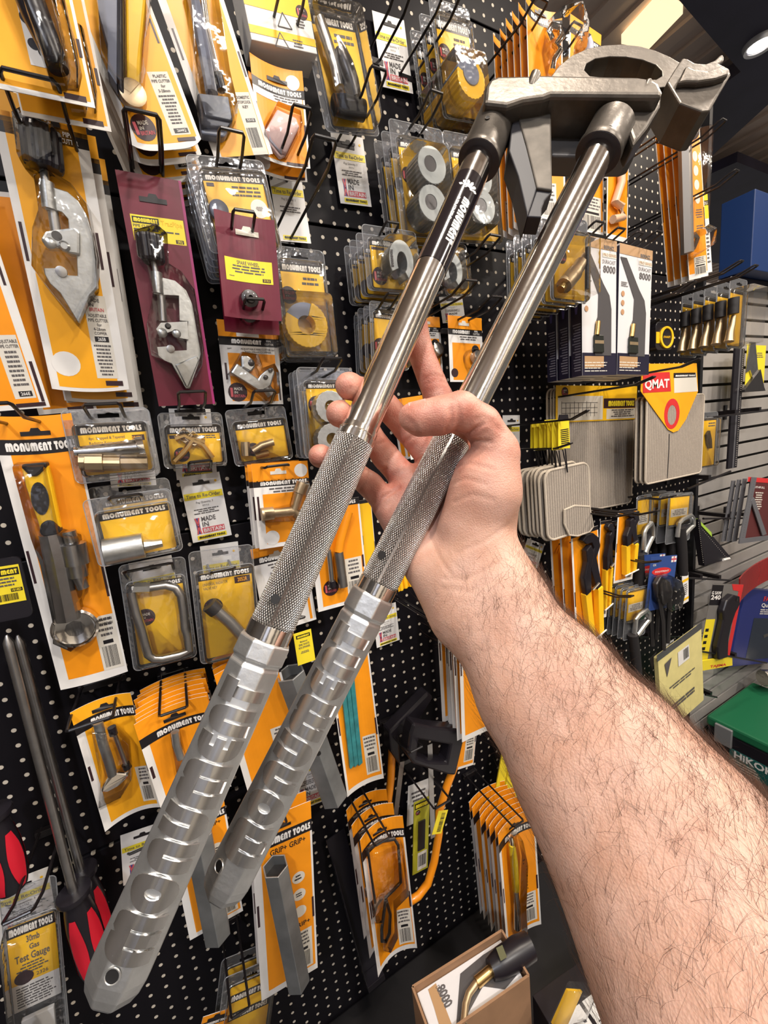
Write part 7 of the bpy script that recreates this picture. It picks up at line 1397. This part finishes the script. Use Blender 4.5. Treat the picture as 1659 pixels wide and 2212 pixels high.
q_ = up3(.012, 650, 1345, 690, 1320, 720, 1300, 830, 1230, 900, 1190); MB().tube(q_, .02, 16, rad=[.016, .020, .022, .024, .022]).build('torch_body', BLKPL, tb, smooth=True); flat('torch_label', .040, mat('label_olive', (.12, .12, .06), .5), 690, 1280, 730, 1260, 760, 1340, 720, 1365)
def along(nm, tx, p, q, hgt, bold):
    vs, fs, w_ = text(tx, bold); a_, b_ = up3(.0008, *p)[0], up3(.0008, *q)[0]; e_ = (b_-a_); n_ = V((-e_.y, e_.x, 0)).normalized(); mb = MB(); mb.add([a_+e_*(v[0]/w_)+n_*(v[1]*hgt) for v in vs], fs); mb.build(nm, INK, tb)
along('number', '8000', (350, 1400), (410, 1530), .016, .03); along('name', 'DURACAST', (320, 1410), (385, 1545), .008, 0)
# printed picture carton beside it, black grid on white cells
zp = -.93
pts = [H(px, py, zp) for px, py in ((1150, 2150), (1290, 2050), (1480, 2260), (1290, 2400))]
ex = (pts[1]-pts[0]); ex.normalize(); ey = V((-ex.y, ex.x, 0)); ey = ey if (pts[2]-pts[1]).dot(ey) > 0 else -ey
M = Matrix.Translation((pts[0].x, pts[0].y, SHZ)) @ Matrix((ex, ey, V((0, 0, 1)))).transposed().to_4x4()
t = thing('picture_carton', 'dark carton printed with a grid of white tool pictures', 'carton', M); L_, D_, Hh = .34, .36, zp-SHZ
MB().box((L_/2, D_/2, Hh/2), (L_, D_, Hh)).build('carton_body', BLKPL, t, bevel=.001)
CW = mat('cell_white', (.70, .69, .67), .45); rnd = random.Random(4)
for i in range(5):
    for j in range(5):
        x, y = .02+i*.064, .05+j*.062; mb = MB(); mb.add([(x, y, Hh+.0006), (x+.056, y, Hh+.0006), (x+.056, y+.054, Hh+.0006), (x, y+.054, Hh+.0006)], [(0, 1, 2, 3)]); mb.build('picture_cell', CW, t)
mb = MB()
for i in range(5):
    for j in range(5):
        x, y = .02+i*.064, .05+j*.062
        for k_ in range(4): mb.add([(x+.006, y+.034+k_*.005, Hh+.0009), (x+.024+rnd.uniform(0, .008), y+.034+k_*.005, Hh+.0009), (x+.024, y+.036+k_*.005, Hh+.0009), (x+.006, y+.036+k_*.005, Hh+.0009)], [(0, 1, 2, 3)])
        a_ = rnd.uniform(0, 3); cx_, cy_ = x+.036, y+.022; dx, dy = .014*math.cos(a_), .014*math.sin(a_); mb.add([(cx_-dx-dy*.2, cy_-dy+dx*.2, Hh+.0009), (cx_-dx+dy*.2, cy_-dy-dx*.2, Hh+.0009), (cx_+dx+dy*.1, cy_+dy-dx*.1, Hh+.0009), (cx_+dx-dy*.1, cy_+dy+dx*.1, Hh+.0009)], [(0, 1, 2, 3)])
mb.build('cell_print', INK, t, kind='stuff')
c = Card('yellow_clear_pack', 'yellow and clear pack lying against the brown carton', 'pack', Q('g', 1050, 1420, 1180, 1460, 1215, 1640, 1080, 1670), .36); c.sheet('yellow_insert', YELLOW, .1, .15, .8, .8, z=0, th=.004); c.blister(rrect(-c.w/2, 0, c.w/2, c.h, .006), .02, .08, 'clear_shell', CLAM); c.done()
bpy.context.view_layer.update()
